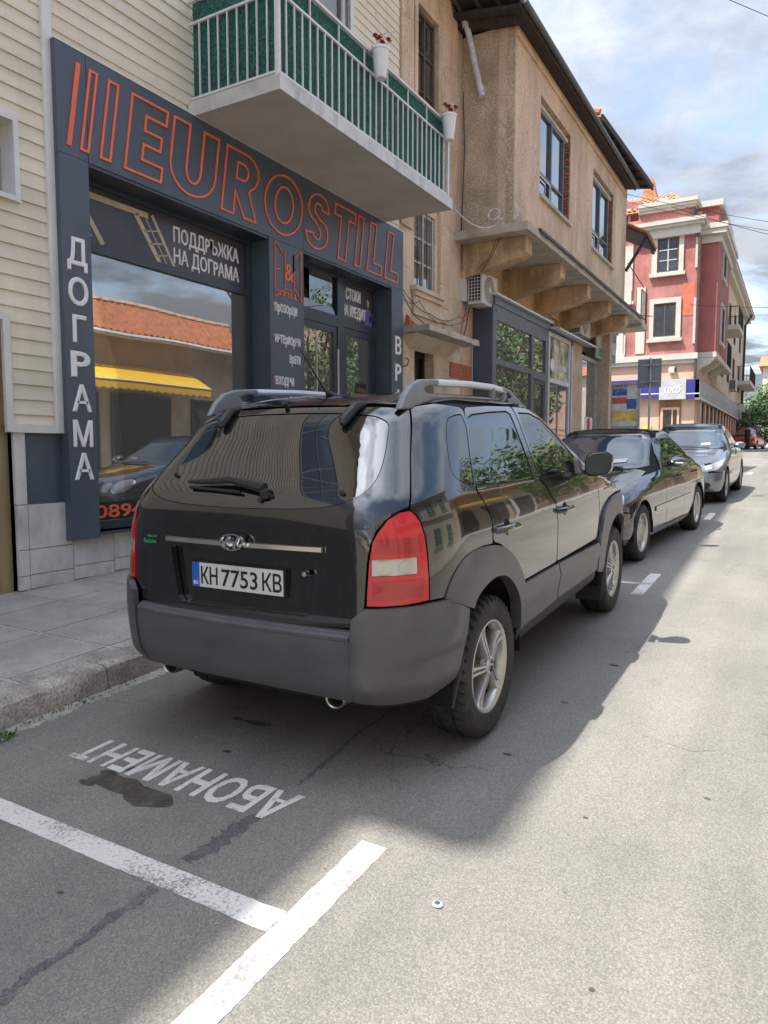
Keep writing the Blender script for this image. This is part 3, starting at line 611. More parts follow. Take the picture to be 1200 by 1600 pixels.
# upper balcony door/window
uf=window_grid(H,F-.06,UPW[0],UPW[1],UPW[2],UPW[3],3,1,TRIM,fw=.07,name='balcony_window',mw=.04)
part('window_trim',MB().box(F,F+.03,UPW[1],UPW[1]+.09,5.1,8.05).box(F,F+.03,UPW[0]-.09,UPW[0],5.1,8.05).box(F,F+.03,UPW[0],UPW[1],7.95,8.05),TRIM,H)
# balcony
BA=thing('balcony','white railed balcony with green artificial hedge screen above the orange sign','balcony',(-5,7.6,4.9))
bx,by0,by1,bz0,bz1=-4.405,5.66,9.55,4.875,5.01
part('slab',B(F+.018,bx+.0,by0,by1,bz0,bz1),SOFF,BA)
n=13
for i in range(n):
    a=by0-.012+(by1-by0+.024)*i/n; b=by0-.012+(by1-by0+.024)*(i+1)/n
    part('edge_tile',B(bx,bx+.012,a+.001,b-.001,bz0-.005,bz1+.006),MARB,BA)
for i in range(4):
    a=F+.02+(bx-F-.02)*i/4; b=F+.02+(bx-F-.02)*(i+1)/4
    for yy in((by0-.012,by0),(by1,by1+.012)): part('edge_tile',B(a+.001,b-.001,yy[0],yy[1],bz0-.005,bz1+.006),MARB,BA)
rz0,rz1,rz2=5.065,5.80,6.02
rx=bx-.05
part('railing_rail',MB().box(rx-.012,rx+.012,by0+.04,by1-.04,rz0-.012,rz0+.012),TRIM,BA); part('railing_rail',B(rx-.012,rx+.012,by0+.04,by1-.04,rz1-.012,rz1+.012),TRIM,BA); part('railing_rail',B(rx-.02,rx+.02,by0+.02,by1-.02,rz2-.015,rz2+.015),TRIM,BA)
for yy in(by0+.04,by1-.04):
    for z_ in(rz0,rz1,rz2): part('railing_rail',B(F+.02,rx-.013,yy-.012,yy+.012,z_-.012,z_+.012),TRIM,BA)
    part('railing_post',B(rx-.021,rx+.022,yy-.022,yy+.022,bz1,rz2-.016),TRIM,BA)
nb=29
for i in range(1,nb):
    y=by0+.04+(by1-by0-.08)*i/nb; tall=i%4==0; part('baluster',B(rx-.007,rx+.009,y-.007,y+.007,rz0-.05 if tall else rz0+.012,rz2-.016 if tall else rz1-.013),TRIM,BA)
for yy in(by0+.04,by1-.04):
    for i in range(1,9):
        x=F+.02+(rx-F-.02)*i/9; part('baluster',B(x-.007,x+.007,yy-.008,yy+.008,rz0+.012,rz1-.013),TRIM,BA)
# artificial hedge: tufted screen
GRN=mat('green_screen',(.028,.145,.118),.75,.55,45,1.0,220)
def hedge(pl_axis):
    mb=MB(); rd=random.Random(5)
    segs=[('y',rx-.035,by0+.07,by1-.07),('x',by0+.075,F+.03,rx-.05),('x',by1-.075,F+.03,rx-.05)]
    for ax,c,a,b in segs:
        for i in range(int((b-a)*(rz2-rz0)*3600)):
            u=rd.uniform(a,b); z=rd.uniform(rz0,rz2-.01); o=rd.uniform(-.012,.022); s=rd.uniform(.008,.016); t=rd.uniform(-.5,.5)
            if ax=='y': p=[(c+o,u-s*.4,z),(c+o+.006,u+s*.4,z+.003),(c+o+.012,u+t*s,z+s)]
            else:
                sgn=-1 if c<7 else 1; p=[(u-s*.4,c+sgn*o,z),(u+s*.4,c+sgn*(o+.006),z+.003),(u+t*s,c+sgn*(o+.012),z+s)]
            mb.add(p,[(0,1,2)])
        if ax=='y': mb.box(c-.01,c-.002,a,b,rz0,rz2)
        else: mb.box(a,b,c-.004,c+.004,rz0,rz2)
    return mb
part('hedge_screen',hedge(0),GRN,BA,kind='stuff')
POT=mat('white_plastic',(.74,.74,.73),.35,.04,8); REDF=mat('red_flower',(.42,.03,.04),.6,.3,40)
def pot(y,label):
    cx,cz=rx+.13,5.70; t=thing('flower_pot',label,'flower pot',(cx,y,cz),group='white pots hung on the balcony rail')
    part('bucket',MB().lathe([(.001,cz),(.062,cz),(.066,cz+.01),(.098,cz+.30),(.108,cz+.302),(.108,cz+.33),(.094,cz+.33),(.09,cz+.27),(.001,cz+.27)],24,2,(cx,y,0)),POT,t,smooth='auto')
    rd=random.Random(int(y*10)); mb=MB()
    for i in range(420):
        kk=i%11; ca=kk*2.4; cr_=.03+.085*((kk*7)%11)/11; a=rd.uniform(0,6.28); r=rd.uniform(0,.03); z=cz+.33+.035*((kk*5)%4)+rd.uniform(0,.035); s=rd.uniform(.008,.015); px,py=cx+cr_*math.cos(ca)+r*math.cos(a),y+cr_*math.sin(ca)+r*math.sin(a)
        mb.add([(px-s,py,z),(px+s*.3,py-s,z+s*.5),(px+s,py+s*.3,z),(px,py+s,z+s*.8)],[(0,1,2,3)])
    part('red_flowers',mb,REDF,t,kind='stuff'); st_=MB()
    for kk in range(11): ca=kk*2.4; cr_=.03+.085*((kk*7)%11)/11; st_.tube([(cx,y,cz+.26),(cx+cr_*math.cos(ca),y+cr_*math.sin(ca),cz+.34+.035*((kk*5)%4))],.003,4).add([(cx+cr_*.6,y,cz+.30),(cx+cr_*math.cos(ca+1)*1.1,y+cr_*math.sin(ca+1)*1.1,cz+.33),(cx,y+cr_*.6,cz+.34)],[(0,1,2)])
    part('stems',st_,LEAF,t,kind='stuff')
    mb=MB(); 
    for dx,dy,h in((.05,.22,.30),(-.05,-.02,.42),(0,.10,.24)):
        mb.tube([(cx,y,cz+.3),(cx+dx*.4,y+dy*.4,cz+.3+h*.8),(cx+dx,y+dy,cz+.3+h)],.0025,5)
        mb.lathe([(.001,cz+.295+h),(.012,cz+.305+h),(.001,cz+.315+h)],8,2,(cx+dx,y+dy,0))
    part('twig_ornament',mb,WINW,t)
    part('hanger',MB().box(rx+.0225,cx-.08,y-.01,y+.01,cz+.31,cz+.325),TRIM,t)
pot(7.42,'white hanging pot with red flowers at the middle of the balcony rail')
pot(9.28,'white hanging pot with red flowers at the far end of the balcony rail')
# ---------------- old plastered house with the overhanging upper floor ----------------
OH=thing('old_house','weathered brown rendered house with overhanging upper floor on ochre beams','house',(F,17,gz(17)))
# entrance bay between the shop and the overhang (facade plane F), openings left for windows and door
def wall_with(parent,X,y0,y1,z0,z1,holes,m,th=.35,name='wall',reveal=None):
    ys=sorted({y0,y1,*[h[0] for h in holes],*[h[1] for h in holes]}); mb=MB()
    for i in range(len(ys)-1):
        a,b=ys[i],ys[i+1]; zs=sorted([(h[2],h[3]) for h in holes if h[0]<=a+1e-6 and h[1]>=b-1e-6]); z=z0
        for (c,d) in zs:
            if c>z: mb.box(X-th,X,a,b,z,c)
            z=d
        if z<z1: mb.box(X-th,X,a,b,z,z1)
    return part(name,mb,m,parent)
ES=5.05
wall_with(OH,F-.02,10.2,12.62,-.2,ES,[(10.74,11.52,4.18,ES),(10.76,11.50,.55,3.18)],CREAM,name='plaster_wall')
wall_with(OH,F-.02,10.2,12.62,ES,9.3,[(10.74,11.52,ES,5.46),(10.74,11.50,6.75,8.62)],BROWN,name='render_wall')
part('pilaster',B(F-.019,F+.03,10.22,10.62,5.05,9.25),BROWN,OH); part('pilaster',B(F-.019,F+.04,11.62,11.98,4.0,9.25),BROWN,OH); part('pilaster',B(F-.019,F+.025,11.62,11.98,3.75,4.0),CREAM,OH)
part('window_surround',MB().box(F-.019,F+.045,10.64,10.74,6.68,8.72).box(F-.019,F+.045,11.50,11.60,6.68,8.72).box(F-.019,F+.045,10.74,11.50,8.62,8.72).box(F-.019,F+.07,10.60,11.62,6.60,6.68),BROWN,OH)
window_grid(OH,F-.04,10.74,11.50,6.75,8.62,2,3,WOODF,fw=.05,name='window_frame')
part('window_sill',MB().box(F-.01,F+.10,10.60,11.72,4.10,4.17).box(F-.01,F+.06,10.64,11.68,4.02,4.10),CREAM,OH)
part('stone_apron',B(F-.01,F+.02,10.66,11.66,3.72,4.02),CREAM,OH)
window_grid(OH,F-.06,10.74,11.52,4.18,5.46,2,3,WINW,fw=.05,name='window_frame',gm=GL)
# window bars
for k in range(4): part('window_bar',MB().tube([(F-.0,10.8+.18*k,4.2),(F-.0,10.8+.18*k,5.44)],.006,5),BLK,OH)
dr=part('entrance_door',B(F-.34,F-.28,10.80,11.46,.55,3.1),WOODF,OH)
part('door_frame',MB().box(F-.28,F-.2,10.76,10.84,.55,3.18).box(F-.28,F-.2,11.42,11.50,.55,3.18).box(F-.28,F-.2,10.84,11.42,3.08,3.18).box(F-.28,F-.22,10.84,11.42,2.62,2.70),BLK,dr)
part('glazing',B(F-.275,F-.265,10.92,11.34,1.2,2.6),GLD,dr); part('fanlight',B(F-.275,F-.265,10.86,11.40,2.72,3.06),GLD,dr)
# broken concrete canopy with roof-tile shards
def rough_slab(x0,x1,y0,y1,zb,zt,seed,nx=7,ny=16,amp=.015):
    rd=random.Random(seed); mb=MB(); idx={}
    for s,zz in enumerate((zb,zt)):
        for i in range(nx+1):
            for j in range(ny+1):
                x=x0+(x1-x0)*i/nx; y=y0+(y1-y0)*j/ny
                if i==nx: x+=rd.uniform(-amp,amp)
                if j in(0,ny): y+=rd.uniform(-amp,amp)
                idx[s,i,j]=len(mb.v); mb.v.append((x,y,zz+rd.uniform(-amp,amp)*.6))
    for s in(0,1):
        for i in range(nx):
            for j in range(ny): mb.f.append((idx[s,i,j],idx[s,i+1,j],idx[s,i+1,j+1],idx[s,i,j+1]))
    for j in range(ny): mb.f+=[(idx[0,nx,j],idx[1,nx,j],idx[1,nx,j+1],idx[0,nx,j+1]),(idx[0,0,j],idx[1,0,j],idx[1,0,j+1],idx[0,0,j+1])]
    for i in range(nx):
        for j in(0,ny): mb.f.append((idx[0,i,j],idx[0,i+1,j],idx[1,i+1,j],idx[1,i,j]))
    return mb
cn=part('door_canopy',rough_slab(F-.03,F+.52,10.25,12.25,3.36,3.45,3),SLABC,OH,smooth='auto')
part('canopy_haunch',MB().prism([(F-.02,3.05),(F-.02,3.36),(F+.30,3.36)],1,10.35,12.1) if False else MB().add([(F-.02,10.55,3.14),(F-.02,12.0,3.14),(F+.24,12.15,3.355),(F+.24,10.35,3.355),(F-.02,10.35,3.355),(F-.02,12.15,3.355)],[(0,1,2,3),(4,3,2,5),(0,3,4),(1,5,2)]),CREAM,cn)
BRK=mat('brick_shard',(.45,.14,.07),.85,.2,14,.5,60)
rd=random.Random(9)
for i in range(11):
    y=10.3+i*.13+rd.uniform(-.03,.03); l=rd.uniform(.08,.14); h=rd.uniform(.03,.09) if i>1 else .20-.07*i; x=F+rd.uniform(.02,.34) if i>2 else F+.04
    part('brick_shard',MB().hexa([(x,y,3.45),(x+.1,y,3.45),(x+.1,y+l,3.45),(x,y+l,3.45),(x+.02,y+.01,3.45+h),(x+.09,y,3.45+h*.8),(x+.08,y+l*.8,3.45+h*.6),(x,y+l*.9,3.45+h)]),BRK,OH)
PLAQ=mat('terracotta_sign',(.42,.13,.06),.6,.15,8,.2,60)
t=thing('wall_plaque','faded terracotta red rectangular plaque beside the old entrance door','plaque',(F,12.6,3.0))
part('plate',B(F-.018,F+.012,12.15,13.12,2.83,3.10),PLAQ,t)
rd=random.Random(3)
for k in range(3):
    part('worn_lettering',B(F+.0125,F+.0135,12.25,13.0-rd.uniform(0,.3),2.88+.07*k,2.895+.07*k),mat('faded_print',(.33,.10,.05),.6,.2,30),t)
t=thing('wall_bracket','rusty red broken bracket on the cream plaster left of the entrance','bracket',(F,10.4,2.9))
part('bracket_arm',MB().tube([(F-.01,10.36,2.83),(F+.05,10.38,2.85),(F+.07,10.4,2.93),(F+.03,10.36,2.97)],.014,6),BRK,t,smooth='auto')
# upper floor box (front plane -4.6, side wall y=12.62)
UX=-4.6
part('side_wall',B(F-.5,UX-.3,12.60,12.9,5.45,8.95),BROWNG,OH)
W1=(14.06,16.18,6.48,8.34); W2=(18.15,20.35,6.46,8.34)
wall_with(OH,UX,12.60,22.03,5.45,9.0,[W1,W2],BROWN,th=.30,name='front_wall')
part('quoin_edge',MB().box(UX-.001,UX+.004,12.592,12.66,5.5,8.9).box(UX-.14,UX-.001,12.592,12.599,5.5,8.9),BROWNG,OH)
part('end_wall',B(-10,UX-.31,21.73,22.03,-.2,9.0),BROWN,OH); part('core',B(-10,F-.5,12.62,21.7,-.2,9.3),DARKI,OH); part('rear_core',B(-10,F-.4,10.2,12.6,-.2,9.3),DARKI,OH)
def brick_reveal(y,x0,x1,z0,z1,face):
    zz=z0; i=0
    while zz<z1-.02:
        h=.068; o=0 if i%2 else .055; cuts=[x0,x0+.10+o,x0+.22+o] ; cuts=[c for c in cuts if c<x1]+[x1]
        for k in range(len(cuts)-1):
            j=random.uniform(-.004,.004)
            part('brick',B(cuts[k]+.004,cuts[k+1]-.004,y+j-(.03 if face<0 else 0),y+j+(0 if face<0 else .03),zz+.004,min(z1,zz+h)-.006),BRICK if random.random()>.3 else BRK,OH)
        zz+=h+.006; i+=1
for k,(a,b,c,d) in enumerate((W1,W2)):
    gap=.12
    part('sill',MB().box(UX-.29,UX+.06,a-.02,b+.05,c-.07,c-.001),SLABC,OH)
    part('reveal_mortar',B(UX-.29,UX-.01,b-.012,b-.0,c,d),SLABC,OH)
    brick_reveal(b-.013,UX-.28,UX-.012,c,d,-1)
    window_grid(OH,UX-.06,a+.001,b-.30,c,d-.16,2,2,GREYM,fw=.055,name='window_frame',zsplit=[c+.055,c+.50,d-.16-.055],depth=.07,mw=.03,gm=glassmat('sky_glass%d'%k,(.30,.33,.35),.25))
    part('lower_sash',MB().box(UX-.055,UX-.048,a+.10,a+.14,c+.09,c+.45).box(UX-.055,UX-.048,a+.8,a+.84,c+.09,c+.45).box(UX-.055,UX-.048,a+.14,a+.8,c+.41,c+.45).box(UX-.055,UX-.048,a+.14,a+.8,c+.09,c+.13),WINW,OH)
    part('blocked_side',B(UX-.20,UX-.14,b-.298,b-.045,c,d),GREYM,OH)
    part('frame_head',B(UX-.12,UX-.05,a,b-.05,d-.158,d-.08),SLABC,OH)
    part('inner_curtain',B(UX-.36,UX-.35,a,b,c,d),MIDI,OH)
# floor slab, edge flashing, corbel beams
FL=part('floor_slab',rough_slab(F-.1,-4.22,12.3,22.75,5.30,5.445,5,nx=4,ny=60,amp=.010),SLABC,OH,smooth='auto')
part('edge_flashing',MB().hexa([(UX+.001,12.9,5.47),(-4.18,12.9,5.45),(-4.18,22.75,5.45),(UX+.001,22.75,5.47),(UX+.001,12.9,5.485),(-4.18,12.9,5.465),(-4.18,22.75,5.465),(UX+.001,22.75,5.485)]).box(-4.185,-4.17,12.9,22.75,5.40,5.45),mat('dark_felt',(.07,.07,.085),.7,.2,5),OH)
for i,y in enumerate((12.62,14.78,16.92,19.02,21.1)):
    z=5.30; hw=.34
    mb=MB().prism([(F-.03,4.66),(F-.03,z-.002),(-4.36,z-.002),(-4.36,5.02),(-4.50,4.93)],1,y,y+hw); part('corbel_beam',mb,OCHRE,OH,bevel=.012)
wall_with(OH,F-.02,12.62,22.7,-.2,5.30,[(17.6,18.9,3.2,4.9)],mat('peach_plaster',(.60,.42,.29),.9,.1,1.3,.4,50,dirt=.45,dirtcol=(.42,.31,.22)),th=.3,name='ground_wall')
window_grid(OH,F-.1,17.6,18.9,3.2,4.9,2,2,WINW,name='window_frame')
# broken masonry patch with exposed stones at the corner
STN=mat('rubble_stone',(.46,.41,.34),.9,.2,6,.6,30)
rd=random.Random(12)
for i in range(38):
    z=5.47+rd.uniform(0,.40)**1.3; x=UX-.02-rd.uniform(0,.40)*(1.3-1.6*(z-5.47)); s=rd.uniform(.03,.065)
    mb=MB().lathe([(.001,-s*.5),(s*.7,-s*.35),(s,0),(s*.75,s*.35),(.001,s*.5)],7,1,(x,12.60,z)); mb.v=[(a,12.6-.35*(12.6-b),c) for a,b,c in mb.v]; part('rubble_stone',mb,STN,OH,smooth='auto')
for i in range(14):
    y=12.62+rd.uniform(0,.35); z=5.5+rd.uniform(0,.35); s=rd.uniform(.03,.07)
    part('rubble_stone',MB().lathe([(.001,-s*.5),(s*.8,-s*.2),(s,0),(s*.7,s*.35),(.001,s*.5)],7,0,(UX,y,z)),STN,OH,smooth='auto')
# eaves
def slope_box(parent,name,p,th,m):
    """quad p (4 pts) thickened downwards"""
    mb=MB().hexa([(a,b,c-th) for a,b,c in p]+list(p)); return part(name,mb,m,parent)
RT=mat('roof_tile',(.47,.17,.075),.85,.22,5,.5,40,dirt=.4,dirtcol=(.28,.14,.09),dscale=3)
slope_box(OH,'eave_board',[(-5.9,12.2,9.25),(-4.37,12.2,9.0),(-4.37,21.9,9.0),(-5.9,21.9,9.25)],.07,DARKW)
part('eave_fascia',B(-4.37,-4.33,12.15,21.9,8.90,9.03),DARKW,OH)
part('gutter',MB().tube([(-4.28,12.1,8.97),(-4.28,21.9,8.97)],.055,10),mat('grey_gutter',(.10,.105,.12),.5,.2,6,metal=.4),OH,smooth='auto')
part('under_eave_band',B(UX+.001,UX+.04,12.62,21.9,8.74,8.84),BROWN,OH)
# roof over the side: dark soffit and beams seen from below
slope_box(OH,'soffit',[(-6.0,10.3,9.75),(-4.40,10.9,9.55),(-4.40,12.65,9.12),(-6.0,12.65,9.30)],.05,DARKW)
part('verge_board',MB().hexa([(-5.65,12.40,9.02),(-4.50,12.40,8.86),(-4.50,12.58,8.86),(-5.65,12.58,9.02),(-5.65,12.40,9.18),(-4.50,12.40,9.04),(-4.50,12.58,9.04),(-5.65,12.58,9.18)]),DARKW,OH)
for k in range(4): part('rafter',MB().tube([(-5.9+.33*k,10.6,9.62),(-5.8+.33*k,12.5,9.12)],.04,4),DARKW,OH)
part('roof_upper',MB().hexa([(-10,10.2,9.36),(-5.6,10.2,9.36),(-4.36,21.9,9.02),(-10,21,9.36),(-10,10.2,11.5),(-8,10.2,11.0),(-8,21,11.0),(-10,21,11.5)]),RT,OH)
t=thing('drain_pipe','pale plastic drain pipe hanging free from the dark eave of the brown house','pipe',(-5.4,12.5,8.9))
PVC=mat('old_white_pvc',(.55,.56,.60),.5,.15,8,dirt=.4)
part('pipe_run',MB().tube([(-5.50,12.42,9.16),(-5.42,12.44,8.9),(-5.30,12.45,8.35),(-5.17,12.47,7.80)],.055,12),PVC,t,smooth='auto'); part('pipe_elbow',MB().tube([(-5.58,12.42,9.22),(-5.50,12.42,9.2),(-5.47,12.43,9.02)],.066,12),PVC,t,smooth='auto')
part('pipe_socket',MB().tube([(-5.195,12.467,7.95),(-5.165,12.47,7.78)],.062,12),PVC,t,smooth='auto')
# roof behind with its own dark eave
t=thing('rear_roof','deep dark boarded eave with orange tiles behind the brown house','roof',(-5,20.5,9.2))
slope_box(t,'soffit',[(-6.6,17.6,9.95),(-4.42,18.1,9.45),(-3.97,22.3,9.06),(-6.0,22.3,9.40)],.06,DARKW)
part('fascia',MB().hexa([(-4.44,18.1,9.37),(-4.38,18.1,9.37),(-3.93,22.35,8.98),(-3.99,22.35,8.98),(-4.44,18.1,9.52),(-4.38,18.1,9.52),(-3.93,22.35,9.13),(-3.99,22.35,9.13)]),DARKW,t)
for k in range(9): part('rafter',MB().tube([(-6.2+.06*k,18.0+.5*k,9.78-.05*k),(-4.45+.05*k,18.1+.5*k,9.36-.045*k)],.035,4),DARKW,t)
mb=MB()
for k in range(12):
    a=k/12; mb.tube([(-4.46,18.1+.34*k,9.58-.035*k),(-5.8,18.1+.34*k,9.95-.03*k)],.08,7)
part('roof_tiles',mb,RT,t,kind='stuff')
# lower lean-to canopy with timber strut and small railed balcony beyond the corner
t=thing('timber_canopy','dark tiled lean-to canopy on a timber strut at the corner of the brown house','canopy',(-4.3,23,7.6))
slope_box(t,'canopy_deck',[(-5.4,22.1,8.45),(-4.02,22.15,7.70),(-4.02,23.6,7.60),(-5.4,23.6,8.30)],.06,DARKW)
mb=MB()
for k in range(11): mb.tube([(-4.0,22.2+.135*k,7.74-.010*k),(-5.3,22.2+.135*k,8.45-.012*k)],.055,6)
part('canopy_tiles',mb,RT,t,kind='stuff')
part('strut',MB().tube([(-4.62,22.2,6.75),(-4.10,22.3,7.62)],.05,6),DARKW,t); part('purlin',MB().tube([(-4.10,22.2,7.62),(-4.10,23.6,7.52)],.05,6),DARKW,t)
t=thing('corner_balcony','small concrete balcony with thin iron railing at the far corner of the brown house','balcony',(-4.2,23.4,5.4))
part('slab',B(-5.6,-4.22,22.76,23.7,5.20,5.36),SLABC,t)
for k in range(7): part('baluster',MB().tube([(-4.25,22.8+.14*k,5.36),(-4.25,22.8+.14*k,6.3)],.009,5),BLK,t)
for z in(5.5,6.3): part('railing_rail',MB().tube([(-4.25,22.8,z),(-4.25,23.66,z)],.014,5),BLK,t)
part('railing_rail',MB().tube([(-4.58,22.3,7.0),(-4.20,22.85,6.35)],.014,5),BLK,t); part('railing_rail',MB().tube([(-4.25,22.85,5.55),(-3.95,22.9,5.50)],.012,5),BLK,t)
for k in range(3): part('baluster',MB().tube([(-4.55+.14*k,22.8,5.36),(-4.55+.14*k,22.8,6.3)],.009,5),BLK,t)
# ---------------- ground-floor shops under the overhang ----------------
PX=-5.2
S1=thing('slate_shop','slate grey framed glass shopfront under the ochre beams','shopfront',(PX,15,gz(15)))
part('side_panel',B(F-.01,PX-.0,13.20,13.26,.4,4.45),NAVY,S1)
part('frame',MB().box(PX-.08,PX,13.26,13.42,.4,4.30).box(PX-.08,PX,16.55,16.75,.4,4.30).box(PX-.079,PX-.001,15.55,15.68,.4,4.02).box(PX-.079,PX-.001,13.42,16.55,4.02,4.299).box(PX-.079,PX-.001,13.42,15.55,3.17,3.28).box(PX-.079,PX-.001,15.68,16.55,3.10,3.28).box(PX-.079,PX-.001,13.42,15.55,.5,.95),GREYM,S1)
part('pane',B(PX-.05,PX-.04,13.42,15.55,3.28,4.02),GL,S1); part('pane',B(PX-.05,PX-.04,15.68,16.55,3.28,4.02),GL,S1); part('pane',B(PX-.05,PX-.04,13.42,15.55,.95,3.17),GL,S1); part('glass_door',B(PX-.05,PX-.04,15.78,16.45,.6,3.0),GL,S1)
part('door_stile',MB().box(PX-.07,PX-.01,15.69,15.78,.5,3.09).box(PX-.07,PX-.01,16.45,16.54,.5,3.09).box(PX-.069,PX-.011,15.78,16.45,3.0,3.09),NAVY2,S1)
part('cornice',B(F,PX+.10,13.15,16.8,4.45,4.49),TRIM,S1); part('header',B(F,PX+.02,13.262,16.75,4.30,4.449),GREYM,S1)
part('poster',B(PX-.039,PX-.037,15.95,16.3,1.4,2.2),mat('blue_poster',(.05,.14,.40),.5,.3,12),S1); part('interior',B(F-.015,F-.012,13.3,16.7,.4,4.4),DARKI,S1)
S2=thing('white_shop','narrow shopfront with white frames and a printed picture panel','shopfront',(PX,17.7,gz(17.7)))
part('frame',MB().box(PX-.08,PX,16.80,16.90,.5,4.30).box(PX-.08,PX,18.55,18.63,.5,4.30).box(PX-.079,PX-.001,16.9,18.55,4.2,4.299).box(PX-.079,PX-.001,16.9,18.55,3.12,3.22).box(PX-.079,PX-.001,16.9,18.55,.5,.7).box(PX-.08,PX,18.80,18.88,.5,4.2),TRIM,S2)
part('pane',B(PX-.05,PX-.04,16.9,18.55,.7,3.12),GL,S2)
pp=part('picture_panel',B(PX-.05,PX-.038,16.9,18.55,3.22,4.2),mat('photo_print',(.40,.36,.25),.5,.7,2.6,detail=3),S2); text('lettering','Любими',.16,(PX-.036,17.95,3.48),(0,1,0),(0,0,1),WHT,pp,fitw=.9)
part('printed_circle',MB().prism([(17.22+.16*math.cos(a*.5),3.55+.16*math.sin(a*.5)) for a in range(12)],0,PX-.037,PX-.034),WHT,pp); part('printed_mark',MB().prism([(17.22+.11*math.cos(a*.5),3.92+.1*math.sin(a*.5)) for a in range(12)],0,PX-.037,PX-.034),GREYM,pp)
part('cornice',MB().hexa([(F,16.8,4.42),(PX+.25,16.8,4.32),(PX+.25,20.3,4.32),(F,20.3,4.42),(F,16.8,4.46),(PX+.25,16.8,4.36),(PX+.25,20.3,4.36),(F,20.3,4.46)]),TRIM,S2)
part('goods',MB().box(PX-.3,PX-.25,17.0,18.4,.8,1.5).box(PX-.34,PX-.30,17.1,18.3,1.6,2.5),mat('shop_goods',(.30,.30,.22),.7,.8,14,detail=2),S2)
part('side_pane',B(PX-.05,PX-.04,18.63,18.80,.6,4.1),GL,S2)
part('pier',B(F-.01,PX+.0,18.88,19.75,-.1,4.32),mat('peach_pier',(.55,.40,.28),.9,.1,2,.4,40,dirt=.4),S2)
S3=thing('far_shop','grey framed shop window with a red dot and blue poster beyond the parked car','shopfront',(PX,21.2,gz(21.2)))
part('frame',MB().box(PX-.08,PX,19.75,19.83,.5,4.1).box(PX-.08,PX,21.5,21.6,.5,4.1).box(PX-.08,PX,22.55,22.65,.5,4.1).box(PX-.079,PX-.001,19.83,21.5,4.0,4.099).box(PX-.079,PX-.001,21.6,22.55,4.0,4.099).box(PX-.079,PX-.001,21.6,22.55,3.15,3.25),STEEL,S3)
part('pane',B(PX-.05,PX-.04,19.83,21.5,.5,4.0),GL,S3); part('pane',B(PX-.05,PX-.04,21.6,22.55,3.25,4.0),GL,S3); part('glass_door',B(PX-.05,PX-.04,21.6,22.55,.5,3.15),GL,S3)
part('blue_poster',B(PX-.039,PX-.036,20.0,21.3,1.55,2.05),mat('blue_poster2',(.04,.12,.42),.5,.3,9),S3); part('red_dot',MB().prism([(20.75+.19*math.cos(a*.42),2.25+.19*math.sin(a*.42)) for a in range(15)],0,PX-.037,PX-.033),mat('red_vinyl',(.60,.05,.05),.5,.1,9),S3)
part('white_poster',B(PX-.0395,PX-.038,20.3,21.2,2.05,2.45),WHT,S3); part('interior',B(F-.015,F-.012,19.8,22.6,.4,4.4),DARKI,S3)
wl=part('wall_cap',B(F-.01,PX-.0,22.66,22.72,-.1,4.6),CREAM,S3)
t=thing('shop_sign','pale grey and green sign board over the far shop window','sign',(PX,22,4.6))
part('board',B(PX-.0+.001,PX+.06,21.2,23.6,4.18,4.85),mat('pale_sign',(.52,.50,.44),.5,.1,3),t); part('green_strip',B(PX+.061,PX+.065,21.3,23.5,4.22,4.48),mat('green_print',(.12,.28,.24),.5,.2,6),t)
part('print_line',B(PX+.066,PX+.068,21.7,23.1,4.33,4.37),WHT,t)
t=thing('display_case','glazed advertising case with blue and yellow poster at the building corner','display case',(-4.9,24.05,1.3))
part('frame',MB().box(-5.38,-5.33,24.0,24.12,1.0,3.68).box(-4.50,-4.45,24.0,24.12,1.0,3.68).box(-5.33,-4.50,24.001,24.119,3.62,3.68).box(-5.33,-4.50,24.001,24.119,1.0,1.3),STEEL,t)
ps=part('poster',B(-5.33,-4.50,24.05,24.07,1.3,3.62),mat('poster_paper',(.60,.62,.62),.5,.15,3),t)
BP=mat('blue_poster',(.05,.14,.40),.5,.3,12); pt=lambda x0,x1,z0,z1,m_,nm: part(nm,B(x0,x1,24.045,24.049,z0,z1),m_,ps)
pt(-5.31,-4.86,3.28,3.50,BP,'blue_print'); pt(-5.31,-4.86,3.02,3.22,mat('red_print',(.45,.12,.10),.5,.2,6),'red_print'); pt(-5.31,-4.52,2.45,2.78,mat('yellow_print',(.66,.52,.18),.5,.2,5),'yellow_print'); pt(-4.86,-4.56,2.84,3.16,BP,'blue_print'); pt(-5.31,-4.52,1.5,2.3,mat('grey_print',(.30,.32,.35),.5,.2,5),'grey_print')
text('lettering','ЕВРОПА',.10,(-5.08,24.04,3.53),(1,0,0),(0,0,1),BP,ps,fitw=.45)
